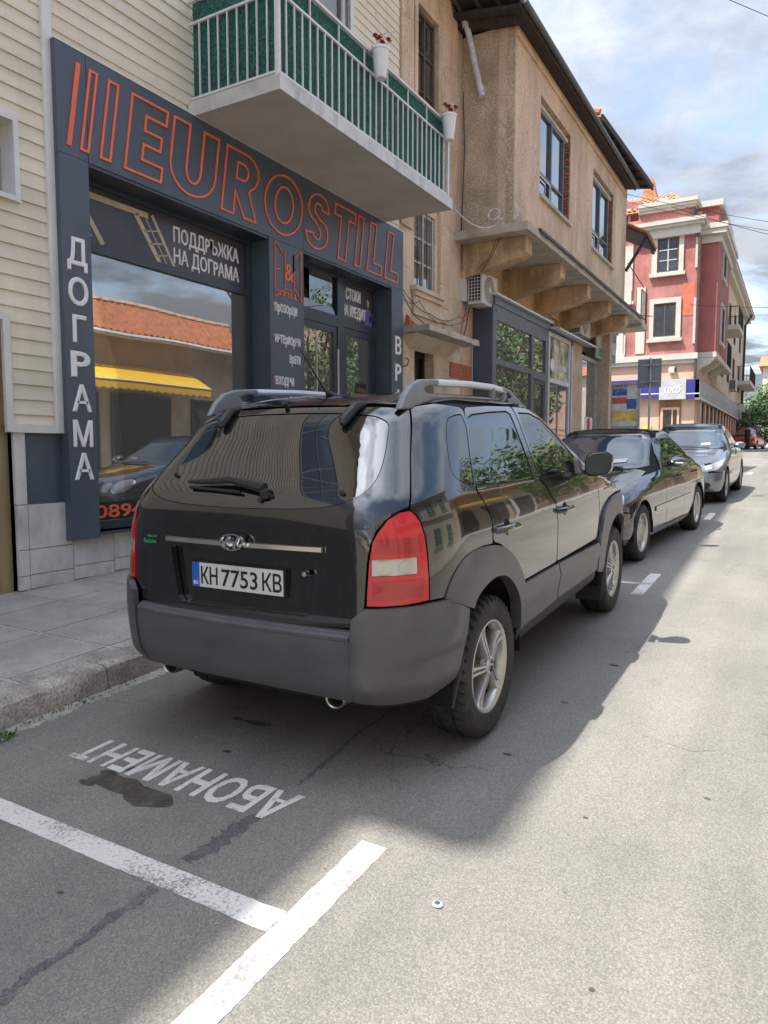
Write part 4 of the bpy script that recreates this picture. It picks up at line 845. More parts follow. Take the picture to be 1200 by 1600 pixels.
# air conditioners
ACW=mat('ac_white',(.60,.60,.57),.45,.08,5,dirt=.3,dirtcol=(.40,.38,.33))
def air_con(label,x0,x1,y0,y1,z0,z1,group='air conditioner units on the facades'):
    t=thing('air_conditioner',label,'air conditioner',((x0+x1)/2,(y0+y1)/2,z0),group)
    part('casing',B(x0,x1,y0,y1,z0,z1),ACW,t,bevel=.012)
    cy=(y0+y1)/2-.06*(y1-y0); cz=(z0+z1)/2; R=(z1-z0)*.42
    g=MB()
    for k in range(1,7): r=R*k/6; g.lathe([(r-.004,x1+.012),(r-.004,x1+.018),(r+.004,x1+.018),(r+.004,x1+.012),(r-.004,x1+.012)],24,0,(0,cy,cz))
    for k in range(8): a=PI*k/8; g.tube([(x1+.012,cy-R*math.cos(a),cz-R*math.sin(a)),(x1+.012,cy+R*math.cos(a),cz+R*math.sin(a))],.003,4)
    part('fan_recess',MB().lathe([(.001,x1+.002),(R,x1+.002),(R,x1-.002)],28,0,(0,cy,cz)),MIDI,t); part('fan_grille',g,ACW,t); part('fan_hub',MB().lathe([(.001,x1+.024),(R*.22,x1+.022),(R*.24,x1+.012)],16,0,(0,cy,cz)),ACW,t,smooth='auto')
    mb=MB(); n=9
    part('coil',B(x0+.03,x1-.03,y0-.004,y0-.001,z0+.04,z1-.04),DARKI,t)
    for k in range(n): z=z0+.05+(z1-z0-.1)*k/(n-1); mb.box(x0+.02,x1-.02,y0-.014,y0-.006,z-.005,z+.005)
    for k in range(5): x=x0+.03+(x1-x0-.06)*k/4; mb.box(x-.005,x+.005,y0-.018,y0-.012,z0+.04,z1-.04)
    part('coil_guard',mb,ACW,t); part('bracket',MB().box(F-.02,x1+.02,y0+.08,y0+.12,z0-.05,z0-.001).box(F-.02,x1+.02,y1-.12,y1-.08,z0-.05,z0-.001),STEEL,t); part('side_box',B(F-.02,x0+.0,y0-.10,y0-.02,z0+.05,z1-.12),ACW,t)
air_con('white air conditioner on the wall above the dark side panel of the slate shop',-5.52,-5.22,12.72,13.5,4.22,4.80)
air_con('air conditioner with dark grille tucked under the ochre beams above the narrow white shop',-5.5,-5.15,19.4,20.4,4.60,5.12)
# cables
def cable(label,pts,sag=.0,r=.007,m=None,n=10,grp=None,name='cable',cat='cable'):
    P=[]
    for i in range(len(pts)-1):
        a,b=Vector(pts[i]),Vector(pts[i+1])
        for k in range(n): t=k/n; q=a.lerp(b,t); q.z-=sag*4*t*(1-t); P.append(q)
    P.append(Vector(pts[-1])); o=part(name,MB().tube(P,r,5),m or CABLE,None); tag(o,label,cat,grp); return o
cable('black cable drooping from the shop sign over the broken canopy',[(F+.04,10.15,4.05),(F+.06,10.9,3.62),(F+.10,11.9,3.52)],.10)
cable('thin dark cable looping under the old window sill toward the air conditioner',[(F+.03,10.15,4.1),(F+.05,11.2,3.80),(F+.05,12.4,3.95),(F+.1,12.8,4.2)],.10,.006)
cable('second cable loop below the window sill of the old entrance bay',[(F+.03,10.2,3.9),(F+.05,10.8,3.95),(F+.05,11.6,3.70),(F+.08,12.7,3.95)],.07,.005)
cable('cable bundle lying across the broken canopy top',[(F+.1,10.9,3.5),(F+.2,11.4,3.58),(F+.3,11.9,3.5),(F+.15,12.4,3.6),(F+.1,12.75,4.15)],.05,.010)
cable('black cable running straight down the corner between the brown walls',[(F+.03,12.55,8.0),(F+.06,12.57,7.0),(F+.02,12.55,5.6),(F+.03,12.57,4.8)],.0,.009)
cable('cable pair falling from the masonry patch past the first ochre beam',[(UX-.12,12.56,5.5),(-4.95,12.5,5.0),(-5.2,12.6,4.75)],.0,.007)
cable('second cable falling from the masonry patch to the air conditioner',[(UX-.2,12.56,5.48),(-5.02,12.5,4.95),(-5.3,12.6,4.78)],.0,.006)
cable('thin wires running down the plaster wall right of the canopy',[(F+.02,12.8,4.2),(F+.03,12.5,3.6),(F+.03,12.45,3.3)],.0,.005)
cable('conduit turning down the wall edge beside the plaque',[(F+.02,12.0,3.8),(F+.02,13.05,3.65),(F+.02,13.12,3.5),(F+.02,13.12,1.5)],.0,.008,m=WINW)
cable('white cable sagging from the balcony slab to the coil on the brown wall',[(-4.42,9.55,4.96),(-4.9,12.5,5.52)],.16,.007,m=WHT)
t=thing('cable_coil','small coil of white cable hung on the brown wall corner','cable coil',(-4.95,12.5,5.7))
part('loop',MB().tube([(-4.93+.11*math.cos(a*.45),12.53-.01*(a%3),5.72+.09*math.sin(a*.45)) for a in range(28)],.008,5),WHT,t)
for k,(x0,z0,x1,z1) in enumerate([(-4.3,11.0,6,9.8),(-4.3,10.75,6.2,9.3),(-3.5,6.6,9,8.0),(-4.3,10.2,7,8.7)]):
    yy=34 if k!=2 else 33.5
    cable(['upper pair overhead wire crossing in front of the pink building','lower pair overhead wire crossing in front of the pink building','low overhead wire running right from the pink building','faint overhead wire fanning right below the pair'][k],[(-8.2 if k<2 else x0,yy-6,z0+.9 if k<2 else z0),(x1,yy+3,z1)],.5,.010,n=16,name='overhead_wire',cat='wire')
cable('thin wire across the sky above the dark eave',[(-4.3,11.0,9.9),(2.5,30,14.0)],.1,.008,n=8,name='overhead_wire',cat='wire')
# ---------------- pink corner building ----------------
PINK=mat('pink_render',(.42,.165,.145),.9,.16,1.4,.6,20,dirt=.5,dirtcol=(.42,.20,.18),dscale=.7,fine=.12,streak=.15)
PINK2=mat('deep_pink_render',(.34,.115,.10),.85,.12,1.0,.4,20,fine=.08); OFFW=mat('offwhite_stucco',(.54,.51,.45),.85,.08,1.5,.3,30,dirt=.35,dirtcol=(.5,.46,.4))
PEACH=mat('peach_stucco',(.62,.42,.31),.9,.08,1.2,.3,30,dirt=.3,dirtcol=(.52,.35,.26)); ORP=mat('orange_patch',(.52,.15,.09),.9,.15,2,.4,30)
PB=thing('pink_building','three storey pink corner building with white window surrounds and orange tiled roof','building',(-6,38,1.4))
PY=35.; PXR=-4.12
part('wall',MB().box(-13,PXR,PY,41.5,5.75,12.0),PINK,PB); part('ground_wall',MB().box(-13,PXR-.02,PY+.03,60,1.0,5.75),PEACH,PB)
def front_window(x0,x1,z0,z1,fx0,fx1,fz0,fz1,nx=2,nz=3,parent=None,Y_=PY,fm=WOODF):
    p=parent or PB
    part('window_surround',MB().box(fx0,x0,Y_-.08,Y_+.01,fz0,fz1).box(x1,fx1,Y_-.08,Y_+.01,fz0,fz1).box(x0,x1,Y_-.079,Y_+.01,z1,fz1).box(x0,x1,Y_-.079,Y_+.01,fz0,z0).box(fx0-.08,fx1+.08,Y_-.16,Y_+.01,fz0-.14,fz0-.001),OFFW,p)
    f=part('window_frame',MB().box(x0,x0+.06,Y_-.04,Y_-.01,z0,z1).box(x1-.06,x1,Y_-.04,Y_-.01,z0,z1).box(x0+.06,x1-.06,Y_-.039,Y_-.011,z1-.06,z1).box(x0+.06,x1-.06,Y_-.039,Y_-.011,z0,z0+.06),fm,p)
    W_=(x1-x0-.12)/nx; Hh=(z1-z0-.12)/nz
    for i in range(nx):
        for k in range(nz): part('pane',B(x0+.06+W_*i+.025,x0+.06+W_*(i+1)-.025,Y_-.025,Y_-.015,z0+.06+Hh*k+.02,z0+.06+Hh*(k+1)-.02),mat('mirror_pane',(.05,.06,.075),.08,.2,2),f)
    mb=MB()
    for i in range(1,nx): mb.box(x0+.06+W_*i-.025,x0+.06+W_*i+.025,Y_-.038,Y_-.012,z0+.06,z1-.06)
    for k in range(1,nz):
        for i in range(nx): mb.box(x0+.06+W_*i+.025,x0+.06+W_*(i+1)-.025,Y_-.036,Y_-.014,z0+.06+Hh*k-.02,z0+.06+Hh*k+.02)
    part('glazing_bar',mb,WINW if nz>2 else fm,f)
front_window(-5.90,-4.98,9.55,11.04,-6.13,-4.78,9.50,11.2,2,3)
front_window(-5.98,-5.03,6.69,8.18,-6.16,-4.82,6.60,8.40,2,1)
front_window(-8.5,-7.3,8.6,10.6,-8.7,-6.95,8.4,10.9,2,3); front_window(-8.6,-7.5,6.2,7.6,-8.7,-7.3,6.0,7.8,2,2)
part('pilaster',B(-6.75,-6.35,PY-.06,PY-.001,6.0,9.0),OFFW,PB); part('orange_patch',B(-4.78,-4.28,PY-.012,PY-.002,7.55,9.0),ORP,PB)
part('corner_strip',B(-4.30,-4.14,PY-.05,PY-.001,9.6,11.1),OFFW,PB); part('corner_strip',B(-4.30,-4.12,PY-.05,PY-.001,6.3,8.3),OFFW,PB)
# cornices (stepped, follow the bay), parapets
def cornice(x0,x1,y0,y1,z0,z1,o,m=OFFW,name='cornice'): return part(name,MB().box(x0,x1+o,y0-o,y1,z1-.16,z1).box(x0,x1+o*.8,y0-o*.8,y1,z1-.28,z1-.161).box(x0,x1+o*.5,y0-o*.5,y1,z0,z1-.281),m,PB)
cornice(-7.0,PXR-.2,PY,41,11.05,11.72,.42); part('upper_parapet',B(-6.75,PXR-.3,PY-.05,41,11.72,12.28),PINK,PB); cornice(-6.75,PXR-.35,PY-.05,41,12.22,12.62,.22)
part('attic_wall',B(-13,-6.76,PY+.4,41,11.3,13.0),PINK,PB); front_window(-8.0,-7.3,11.75,12.6,-8.1,-7.2,11.65,12.7,1,3,Y_=PY+.4)
cornice(-13,-6.9,PY+.3,41,11.2,11.55,.2)
# bay over the pavement
BYX=-3.42
part('bay_wall',MB().box(PXR,BYX,PY+.55,41.2,5.95,11.35),PINK2,PB)
part('bay_cornice',MB().box(PXR-.2,BYX+.36,PY+.22,41.4,11.28,11.50).box(PXR-.2,BYX+.30,PY+.28,41.35,11.06,11.279).box(PXR-.2,BYX+.12,PY+.46,41.3,10.72,11.059),OFFW,PB); part('bay_parapet',B(PXR-.4,BYX-.05,PY+.6,41,11.5,12.3),PINK2,PB); part('bay_parapet_cap',B(PXR-.4,BYX+.12,PY+.45,41.1,12.3,12.55),OFFW,PB)
part('bay_base',MB().box(PXR-.05,BYX+.05,PY+.5,44,5.72,5.95).prism([(PXR-.05,5.1),(PXR-.05,5.71),(BYX+.02,5.71),(BYX-.25,5.42),(PXR+.2,5.3)],1,PY+.52,PY+.85).prism([(PXR-.05,5.1),(PXR-.05,5.71),(BYX+.02,5.71),(BYX-.25,5.42),(PXR+.2,5.3)],1,37.6,37.9).prism([(PXR-.05,5.1),(PXR-.05,5.71),(BYX+.02,5.71),(BYX-.25,5.42),(PXR+.2,5.3)],1,40,40.3),OFFW,PB)
for z0,z1 in((9.55,11.05),(6.6,8.4)):
    part('window_surround',MB().box(BYX,BYX+.07,37.2,37.4,z0,z1).box(BYX,BYX+.07,38.7,38.9,z0,z1).box(BYX,BYX+.07,37.4,38.7,z1-.15,z1).box(BYX,BYX+.12,37.1,39.0,z0-.14,z0),OFFW,PB); window_grid(PB,BYX+.05,37.4,38.7,z0,z1-.15,2,3,WOODF,back=False)
def railing(parent,x,y0,y1,z0,z1,n,ends=0):
    for z in(z0+.05,z1): part('railing_rail',MB().tube([(x,y0,z),(x,y1,z)],.02,5),BLK,parent)
    mb=MB()
    for k in range(n+1): mb.tube([(x,y0+(y1-y0)*k/n,z0),(x,y0+(y1-y0)*k/n,z1)],.012,4)
    for y in(y0,y1):
        if ends: mb.tube([(x-ends,y,z1),(x,y,z1)],.02,5)
        for k in range(int(ends*5)): mb.tube([(x-.2*(k+1),y,z0),(x-.2*(k+1),y,z1)],.012,4)
    part('railing_bars',mb,BLK,parent)
railing(PB,BYX-.0,41.6,44,5.95,7.2,14,.6); railing(PB,BYX-.3,41.5,44,8.6,9.6,10,.5)
DP=part('downpipe',MB().tube([(PXR-.15,PY-.12,11.0),(PXR-.02,PY-.10,10.9),(PXR-.02,PY-.10,3.9)],.06,8),mat('brown_pipe',(.10,.06,.05),.5,.2,6),PB,smooth='auto'); part('rain_hopper',MB().tube([(PXR-.28,PY-.12,11.72),(PXR-.28,PY-.12,12.1)],.12,6),DARKW,PB)
part('band_cornice',MB().box(-13,PXR+.06,PY-.18,PY-.001,5.62,5.88).box(-13,PXR+.02,PY-.10,PY+.03,5.45,5.619),OFFW,PB)
part('band_lesene',B(-7.6,-7.2,PY-.05,PY-.001,5.9,6.9),OFFW,PB)
# tiled roof in rows
mb=MB()
for r in range(9):
    x=-4.6; 
    y0=PY+.1+.30*r; z=12.45+.155*r
    n=int(26-r*.6)
    for k in range(n):
        xx=-10.2+k*.23+r*.06
        if xx>-4.75-r*.12: break
        mb.tube([(xx,y0,z),(xx,y0+.33,z+.17)],.085,5,False)
part('roof_tiles',mb,mat('orange_roof_tile',(.54,.25,.14),.85,.25,2.5,.3,30),PB,kind='stuff')
part('roof_deck',MB().hexa([(-11,PY,12.38),(-4.6,PY,12.38),(-4.4,41,12.38),(-11,41,12.38),(-11,PY+2.6,13.75),(-5.6,PY+2.6,13.75),(-5.8,40,13.75),(-11,40,13.75)]),mat('orange_roof_tile',(.5,.2,.09)),PB)
part('roof_gable',MB().prism([(-7.3,13.2),(-6.3,13.2),(-6.62,14.6),(-6.8,14.6)],1,PY+2.2,PY+3),mat('orange_roof_tile',(.5,.2,.09)),PB); part('roof_flashing',B(-6.0,-5.6,PY+.5,PY+.6,12.5,13.0),OFFW,PB)
# fascia sign, door, columns
FS=thing('bank_fascia','blue and grey fascia sign wrapping the ground floor of the pink building','sign',(-4.5,34.8,4.3))
BLUE=mat('deep_blue_panel',(.035,.040,.26),.45,.1,2); SLV=mat('silver_panel',(.46,.47,.49),.4,.08,3); GRYP=mat('grey_lilac_panel',(.23,.23,.28),.45,.1,2)
part('blue_panel',MB().box(-8,-5.62,PY-.30,PY-.05,3.95,4.78).box(-4.45,-3.92,PY-.30,PY-.05,3.88,4.70),BLUE,FS); lp=part('logo_panel',B(-5.6,-4.47,PY-.33,PY-.05,3.84,4.74),SLV,FS)
text('lettering','цкб',.34,(-5.03,PY-.332,4.12),(1,0,0),(0,0,1),WHT,lp,bold=.02,fitw=.75,shear=.3)
part('white_line',MB().box(-8,-5.62,PY-.305,PY-.3005,4.10,4.14).box(-4.45,-3.92,PY-.305,PY-.3005,4.05,4.09),WHT,FS)
def long_panel(y0,y1): return MB().hexa([(-4.1,y0,3.80+.004*(y0-35)),(-3.90,y0,3.80+.004*(y0-35)),(-3.90,y1,3.80+.004*(y1-35)),(-4.1,y1,3.80+.004*(y1-35)),(-4.1,y0,4.68+.01*(y0-35)),(-3.90,y0,4.68+.01*(y0-35)),(-3.90,y1,4.68+.01*(y1-35)),(-4.1,y1,4.68+.01*(y1-35))])
for a,b in((34.7,42),(42.02,50),(50.02,59)): part('grey_panel',long_panel(a,b),GRYP,FS)
text('lettering','ЦЕНТРАЛНА',.30,(-3.895,38.2,4.15),(0,1,0),(0,0,1),SLV,FS,fitw=4.2); text('lettering','КООПЕРАТИВНА БАНКА',.28,(-3.895,47.5,4.2),(0,1,0),(0,0,1),SLV,FS,fitw=5.6)
part('band',B(-3.899,-3.895,34.7,59,3.84,3.93),SLV,FS)
dr=part('doorway',B(-5.62,-4.70,PY-.02,PY+.02,1.45,3.9),mat('wood_brown',(.25,.11,.055),.6,.2,3),PB); part('door_frame',MB().box(-5.55,-5.45,PY-.06,PY-.021,1.45,3.5).box(-4.85,-4.75,PY-.06,PY-.021,1.45,3.5).box(-5.45,-4.85,PY-.059,PY-.021,3.4,3.5).box(-5.08,-5.02,PY-.059,PY-.021,1.45,3.4),PEACH,dr); part('pane',B(-5.45,-5.08,PY-.04,PY-.03,1.5,3.4),GLD,dr); part('pane',B(-5.02,-4.85,PY-.04,PY-.03,1.5,3.4),GLD,dr)
part('meter_box',MB().prism([(-5.22,5.05),(-4.98,5.05),(-4.93,5.18),(-4.98,5.32),(-5.22,5.32),(-5.27,5.18)],1,PY-.16,PY-.001),OFFW,PB); part('meter_vent',B(-5.0,-4.92,PY-.2,PY-.17,5.08,5.28),BLK,PB)
for k in range(12):
    y=36.2+1.9*k
    part('column',B(PXR-.02,PXR+.10,y,y+.55,1.4,3.85),PEACH,PB); f=part('window_recess',B(PXR-.03,PXR-.0,y+.55,y+1.9,1.4,3.85),mat('brown_glass',(.06,.04,.035),.15,.3,2),PB)
    part('window_frame',MB().box(PXR+.0,PXR+.04,y+.60,y+.68,1.5,3.8).box(PXR+.0,PXR+.04,y+1.76,y+1.84,1.5,3.8).box(PXR,PXR+.04,y+.68,y+1.76,3.0,3.06),WOODF,f)
# beige building continuing the row
BG=thing('beige_building','beige stucco building with iron balconies beyond the pink one','building',(-4,52,2))
BEI=mat('beige_stucco',(.52,.43,.32),.9,.1,1,.3,30,dirt=.35,dirtcol=(.40,.33,.25))
part('wall',MB().hexa([(-13,41.5,5.0),(-4.10,41.5,5.0),(-4.10,66,5.0),(-13,66,5.0),(-13,41.5,12.2),(-4.10,41.5,12.2),(-4.10,66,12.2),(-13,66,12.2)]),BEI,BG); part('ground_wall',MB().box(-13,-4.13,60,66,1.5,5.0),BEI,BG)
part('corner_column',B(-4.25,-3.95,60,66.1,1.5,5.2),mat('stone_pier',(.40,.35,.29),.9,.3,3,.8,10),BG); part('eave',MB().box(-13,-3.55,44,66.6,12.2,12.4).box(-13,-3.8,44,66.4,11.9,12.199),OFFW,BG); part('roof',MB().hexa([(-13,44,12.4),(-3.5,44,12.4),(-3.5,66.8,12.4),(-13,66.8,12.4),(-13,44,15),(-8,44,15),(-8,64,15),(-13,64,15)]),RT,BG)
part('downpipe',MB().tube([(-3.6,64,12.2),(-3.95,62.5,11.2),(-3.98,62.5,5.2)],.09,6),DARKW,BG,smooth='auto')
for (y0,y1,z) in((57,64,6.55),(45,48.5,8.6)):
    part('balcony_slab',MB().box(-4.1,-3.15,y0,y1,z-.28,z-.02),OFFW,BG); railing(BG,-3.2,y0+.05,y1-.05,z,z+1.0,24,.9)
for y in(46,50,54,59): 
    for z in(5.9,8.8): window_grid(BG,-4.06,y,y+1.2,z,z+1.9,2,2,WOODF,back=False,name='window_frame')
air_con('small dark air conditioner on the beige wall above the grey fascia',-4.1,-3.7,52,53,5.5,6.2)
t=thing('wooden_awning','small dark sloping awning at the far end of the beige building','awning',(-3.6,66,4.4)); part('awning_deck',MB().hexa([(-4.1,62,4.55),(-2.8,62,4.2),(-2.8,67,4.2),(-4.1,67,4.55),(-4.1,62,4.65),(-2.8,62,4.3),(-2.8,67,4.3),(-4.1,67,4.65)]),DARKW,t); part('strut',MB().tube([(-4.0,64,3.8),(-3.0,64,4.25)],.05,5),DARKW,t)
# road sign seen from behind
SX,SY=-3.86,22.3
t=thing('road_sign','grey back of a rectangular road sign on a thin pole at the kerb','road sign',(SX,SY,gz(SY)+.13))
part('pole',MB().tube([(SX,SY,gz(SY)+.12),(SX,SY,4.20)],.03,10),STEEL,t,smooth='auto')
part('sign_plate',B(SX-.36,SX+.30,SY+.04,SY+.055,3.35,4.18),mat('sign_back',(.22,.25,.29),.5,.12,3,metal=.3),t,bevel=.004); part('clamp',MB().box(SX-.06,SX+.06,SY-.04,SY+.04,3.5,3.54).box(SX-.06,SX+.06,SY-.04,SY+.04,3.98,4.02),STEEL,t); part('channel',MB().box(SX-.3,SX+.25,SY+.02,SY+.039,3.5,3.54).box(SX-.3,SX+.25,SY+.02,SY+.039,3.98,4.02),STEEL,t)
t=thing('yellow_notice','small yellow notice on the peach wall left of the bank door','notice',(-6.1,PY,2.2)); part('plate',B(-6.35,-5.95,PY-.05,PY+.02,2.55,2.68),mat('yellow_plate',(.70,.55,.10),.5,.1,4),t); part('post',B(-6.16,-6.13,PY-.02,PY+.01,1.5,2.55),STEEL,t)
t=thing('dark_bollard','dark round bollard standing at the far corner of the road','bollard',(-2.9,52,gz(52))); part('shaft',MB().lathe([(.17,gz(52)),(.17,gz(52)+1.55),(.12,gz(52)+1.7),(.001,gz(52)+1.74)],14,2,(-2.9,52,0)),BLK,t,smooth='auto'); part('collar',MB().lathe([(.18,gz(52)+1.3),(.19,gz(52)+1.3),(.19,gz(52)+1.4),(.18,gz(52)+1.4)],14,2,(-2.9,52,0)),STEEL,t)
# far white wall, red roof and vegetation
t=thing('white_far_building','pale far building with a low red tiled roof above the trees','building',(0,88,2.5)); part('wall',B(-3.6,14,86,96,1.5,10.5),mat('far_white',(.66,.62,.54),.9,.06,1),t); part('roof',MB().hexa([(-4,85.5,10.5),(14.5,85.5,10.5),(14.5,97,10.5),(-4,97,10.5),(-4,90,12),(14,90,12),(14,92,12),(-4,92,12)]),RT,t)
for k in range(3): part('window_pane',B(0+3.5*k,1.2+3.5*k,85.95,85.99,6,8),GLD,t)
LF=[mat('leaf_a',(.085,.16,.045),.6,.35,9),mat('leaf_b',(.12,.20,.055),.6,.35,9),mat('leaf_c',(.055,.11,.035),.6,.35,9)]
BARK=mat('bark',(.11,.085,.06),.9,.3,8,.6,30)
def tree(label,x,y,h,R,n,ls,seed,cat='tree',trunk=True,zc=None,flat=1.0,name='leafy_tree',group=None):
    rd=random.Random(seed); g0=gz(y); t=thing(name,label,cat,(x,y,g0),group)
    if trunk:
        T=MB().tube([(x,y,g0),(x+.05,y,g0+h*.3),(x-.05,y+.05,g0+h*.6)],[.03*h,.022*h,.012*h],8)
        for k in range(5):
            a=k*1.3; T.tube([(x,y,g0+h*(.3+.06*k)),(x+R*.4*math.cos(a),y+R*.4*math.sin(a),g0+h*(.5+.07*k)),(x+R*.7*math.cos(a),y+R*.7*math.sin(a),g0+h*(.62+.07*k))],[.012*h,.008*h,.003*h],5)
        part('trunk',T,BARK,t,smooth='auto')
    cl=[]
    zc=zc or g0+h*.62
    for k in range(16):
        a=rd.uniform(0,6.28); e=rd.uniform(-1,1); r=R*rd.uniform(.35,.8); cl.append((x+r*math.cos(a)*math.sqrt(1-e*e),y+r*math.sin(a)*math.sqrt(1-e*e),zc+e*h*.33*flat,R*rd.uniform(.28,.5)))
    mbs=[MB(),MB(),MB()]
    for i in range(n):
        c=cl[i%16]; d=Vector((rd.gauss(0,1),rd.gauss(0,1),rd.gauss(0,1))).normalized()*(c[3]*rd.uniform(.55,1.05)); p=Vector(c[:3])+d
        if p.z<g0+.1: continue
        nrm=(d.normalized()+Vector((rd.uniform(-.7,.7),)*1+(rd.uniform(-.7,.7),rd.uniform(-.2,.9)))).normalized(); u=nrm.orthogonal().normalized(); w_=nrm.cross(u); s=ls*rd.uniform(.6,1.2); an=rd.uniform(0,6.28); uu=u*math.cos(an)+w_*math.sin(an); vv=nrm.cross(uu)
        mbs[(i*7+i//5)%3].add([p-uu*s,p-vv*s*.45,p+uu*s,p+vv*s*.45],[(0,1,2,3)])
    for k,m_ in enumerate(mbs): part('crown',m_,LF[k],t,kind='stuff')
    return t
tree('leafy green tree with dark crown behind the beige building at the road end',-2.2,74,6.4,2.6,6500,.16,1)
tree('rounded bright green shrub standing beside the red car',-2.6,60,2.9,1.7,3500,.11,2,'shrub',False,zc=gz(60)+1.7,name='garden_shrub')
tree('tall green tree top rising above the far red roof',-1.5,100,13,2.2,2500,.22,3)
tree('low spreading tree at the right end of the side road',1.6,70,5.0,2.6,4500,.15,14)
t=thing('far_garden_wall','low grey wall closing the view at the end of the road','wall',(3,66,2)); part('wall_face',B(-2.0,16,67,67.3,1.5,3.3),SLABC,t); part('coping',B(-2.05,16,66.95,67.35,3.3,3.42),OFFW,t)
# ---------------- opposite side of the street (seen in the glass) ----------------
OW=mat('opposite_beige',(.62,.53,.42),.9,.1,1,.3,20,dirt=.4); OX=4.4
t=thing('tiled_house','low beige house with red tiled roof and shop fronts across the street','house',(OX,13,gz(13)))
part('wall',B(OX,OX+8,11,19.6,-.2,4.6),OW,t); part('roof_deck',MB().hexa([(OX-.5,10.7,4.55),(OX+8,10.7,4.55),(OX+8,19.9,4.55),(OX-.5,19.9,4.55),(OX+2.0,10.7,5.85),(OX+6,10.7,5.85),(OX+6,19.9,5.85),(OX+2.0,19.9,5.85)]),RT,t)
mb=MB()
for k in range(42): mb.tube([(OX-.55,10.75+.22*k,4.60),(OX+2.0,10.75+.22*k,5.90)],.07,5)
part('roof_tiles',mb,RT,t,kind='stuff'); mb=MB()
for k in range(22): mb.tube([(OX+2.0,10.7+.42*k,5.93),(OX+2.0,11.14+.42*k,5.96)],[.13,.10],6)
part('ridge_tiles',mb,mat('pale_ridge',(.55,.40,.32),.9,.2,5),t,kind='stuff'); part('gutter',MB().tube([(OX-.6,10.7,4.52),(OX-.6,19.9,4.52)],.07,8),TRIM,t,smooth='auto')
for k,(a,b) in enumerate(((11.6,12.7),(13.1,15.2),(16.0,17.4),(18.0,19.2))): part('shop_window',B(OX-.04,OX-.001,a,b,.7,3.05),DARKI,t); part('window_frame',MB().box(OX-.07,OX-.041,a,a+.07,.7,3.05).box(OX-.07,OX-.041,b-.07,b,.7,3.05).box(OX-.07,OX-.041,a+.07,b-.07,2.98,3.05),WOODF,t)
part('downpipe',MB().tube([(OX-.55,17.6,4.5),(OX-.15,17.9,4.1),(OX-.1,17.9,.6)],.05,8),TRIM,t,smooth='auto')
YEL=mat('yellow_awning',(.80,.50,.03),.7,.06,5)
t=thing('yellow_awning','bright yellow sloping shop awning with scalloped valance across the street','awning',(OX,14,3.4))
part('fabric',MB().hexa([(OX-.02,11.6,3.80),(OX-1.0,11.6,3.28),(OX-1.0,15.9,3.28),(OX-.02,15.9,3.80),(OX-.02,11.6,3.82),(OX-1.0,11.6,3.30),(OX-1.0,15.9,3.30),(OX-.02,15.9,3.82)]),YEL,t)
mb=MB()
for k in range(17): a=11.6+4.3*k/17; b=a+4.3/17; mb.add([(OX-1.0,a,3.29),(OX-1.0,b,3.29),(OX-1.0,b,3.10),(OX-1.0,(a+b)/2,3.04),(OX-1.0,a,3.10)],[(0,1,2,3,4)])
part('valance',mb,YEL,t); part('awning_bar',MB().tube([(OX-1.0,11.6,3.28),(OX-1.0,15.9,3.28)],.02,6),TRIM,t)
t=thing('corner_house','two storey grey beige house with green framed windows across the street','house',(OX,6,gz(6)))
part('wall',B(OX+.6,OX+9,-1,10.6,-.3,6.6),mat('opposite_grey',(.62,.55,.45),.9,.1,1,.3,20),t); part('cornice',MB().box(OX+.3,OX+9,-1.1,10.7,6.3,6.6).box(OX+.45,OX+9,-1.1,10.7,3.5,3.75),OFFW,t); part('roof',MB().hexa([(OX+.1,-1.3,6.6),(OX+9.3,-1.3,6.6),(OX+9.3,10.9,6.6),(OX+.1,10.9,6.6),(OX+3,1,8.6),(OX+6,1,8.6),(OX+6,9,8.6),(OX+3,9,8.6)]),RT,t)
for y in(0,2.6,5.2,7.8):
    for z in(1.0,4.2): part('window_surround',B(OX+.55,OX+.599,y-.15,y+1.45,z-.15,z+1.85),OFFW,t); window_grid(t,OX+.54,y,y+1.3,z,z+1.7,2,3,TRIM,back=False,gm=mat('green_pane',(.06,.16,.12),.15,.2,3))
t=thing('grey_block','plain grey three storey block across the street behind the camera','building',(OX,-10,0)); part('wall',B(OX+1,OX+10,-30,-1.6,-1.5,8.5),OW,t)
for y in(-6,-10,-14): 
    for z in(2.2,5.2): part('window',B(OX+.96,OX+.999,y,y+1.6,z,z+1.5),GLD,t)
tree('bushy street tree across the street beside the tiled house',5.2,24,6.6,2.8,6000,.12,7); tree('broad leafy tree further up the far side of the street',5.6,30,7.2,3.0,6000,.13,8); tree('tall leafy tree between the houses across the street',6.0,21.2,7.6,2.2,4500,.12,9)
t=thing('peach_block','peach block with rusticated ground floor across the street','building',(8,52,1.4)); part('wall',B(5.2,14,33,60,.8,9),PEACH,t); part('cornice',B(5.0,14,32.8,60,8.8,9.1),OFFW,t)
for k in range(6): part('rustic_band',B(5.15,5.199,33,60,1.2+.4*k,1.5+.4*k),PEACH,t)
for y in(35,38.5,42,46): part('window',B(5.16,5.199,y,y+1.3,5.2,7.2),GLD,t)

bd_=thing('bird','tiny dark bird flying against the clouds at the upper right','bird',(9.0,60,37.0))
part('wings',MB().add([(8.2,60,37.5),(8.75,59.9,37.15),(9.0,60,37.0),(8.8,60.2,36.95)],[(0,1,2,3)]).add([(9.8,60,37.6),(9.25,59.9,37.15),(9.0,60,37.0),(9.2,60.2,36.95)],[(0,3,2,1)]),BLK,bd_); part('body',MB().tube([(9.0,59.5,36.95),(9.0,60,36.98),(9.0,60.5,36.95)],[.04,.12,.03],6),BLK,bd_)

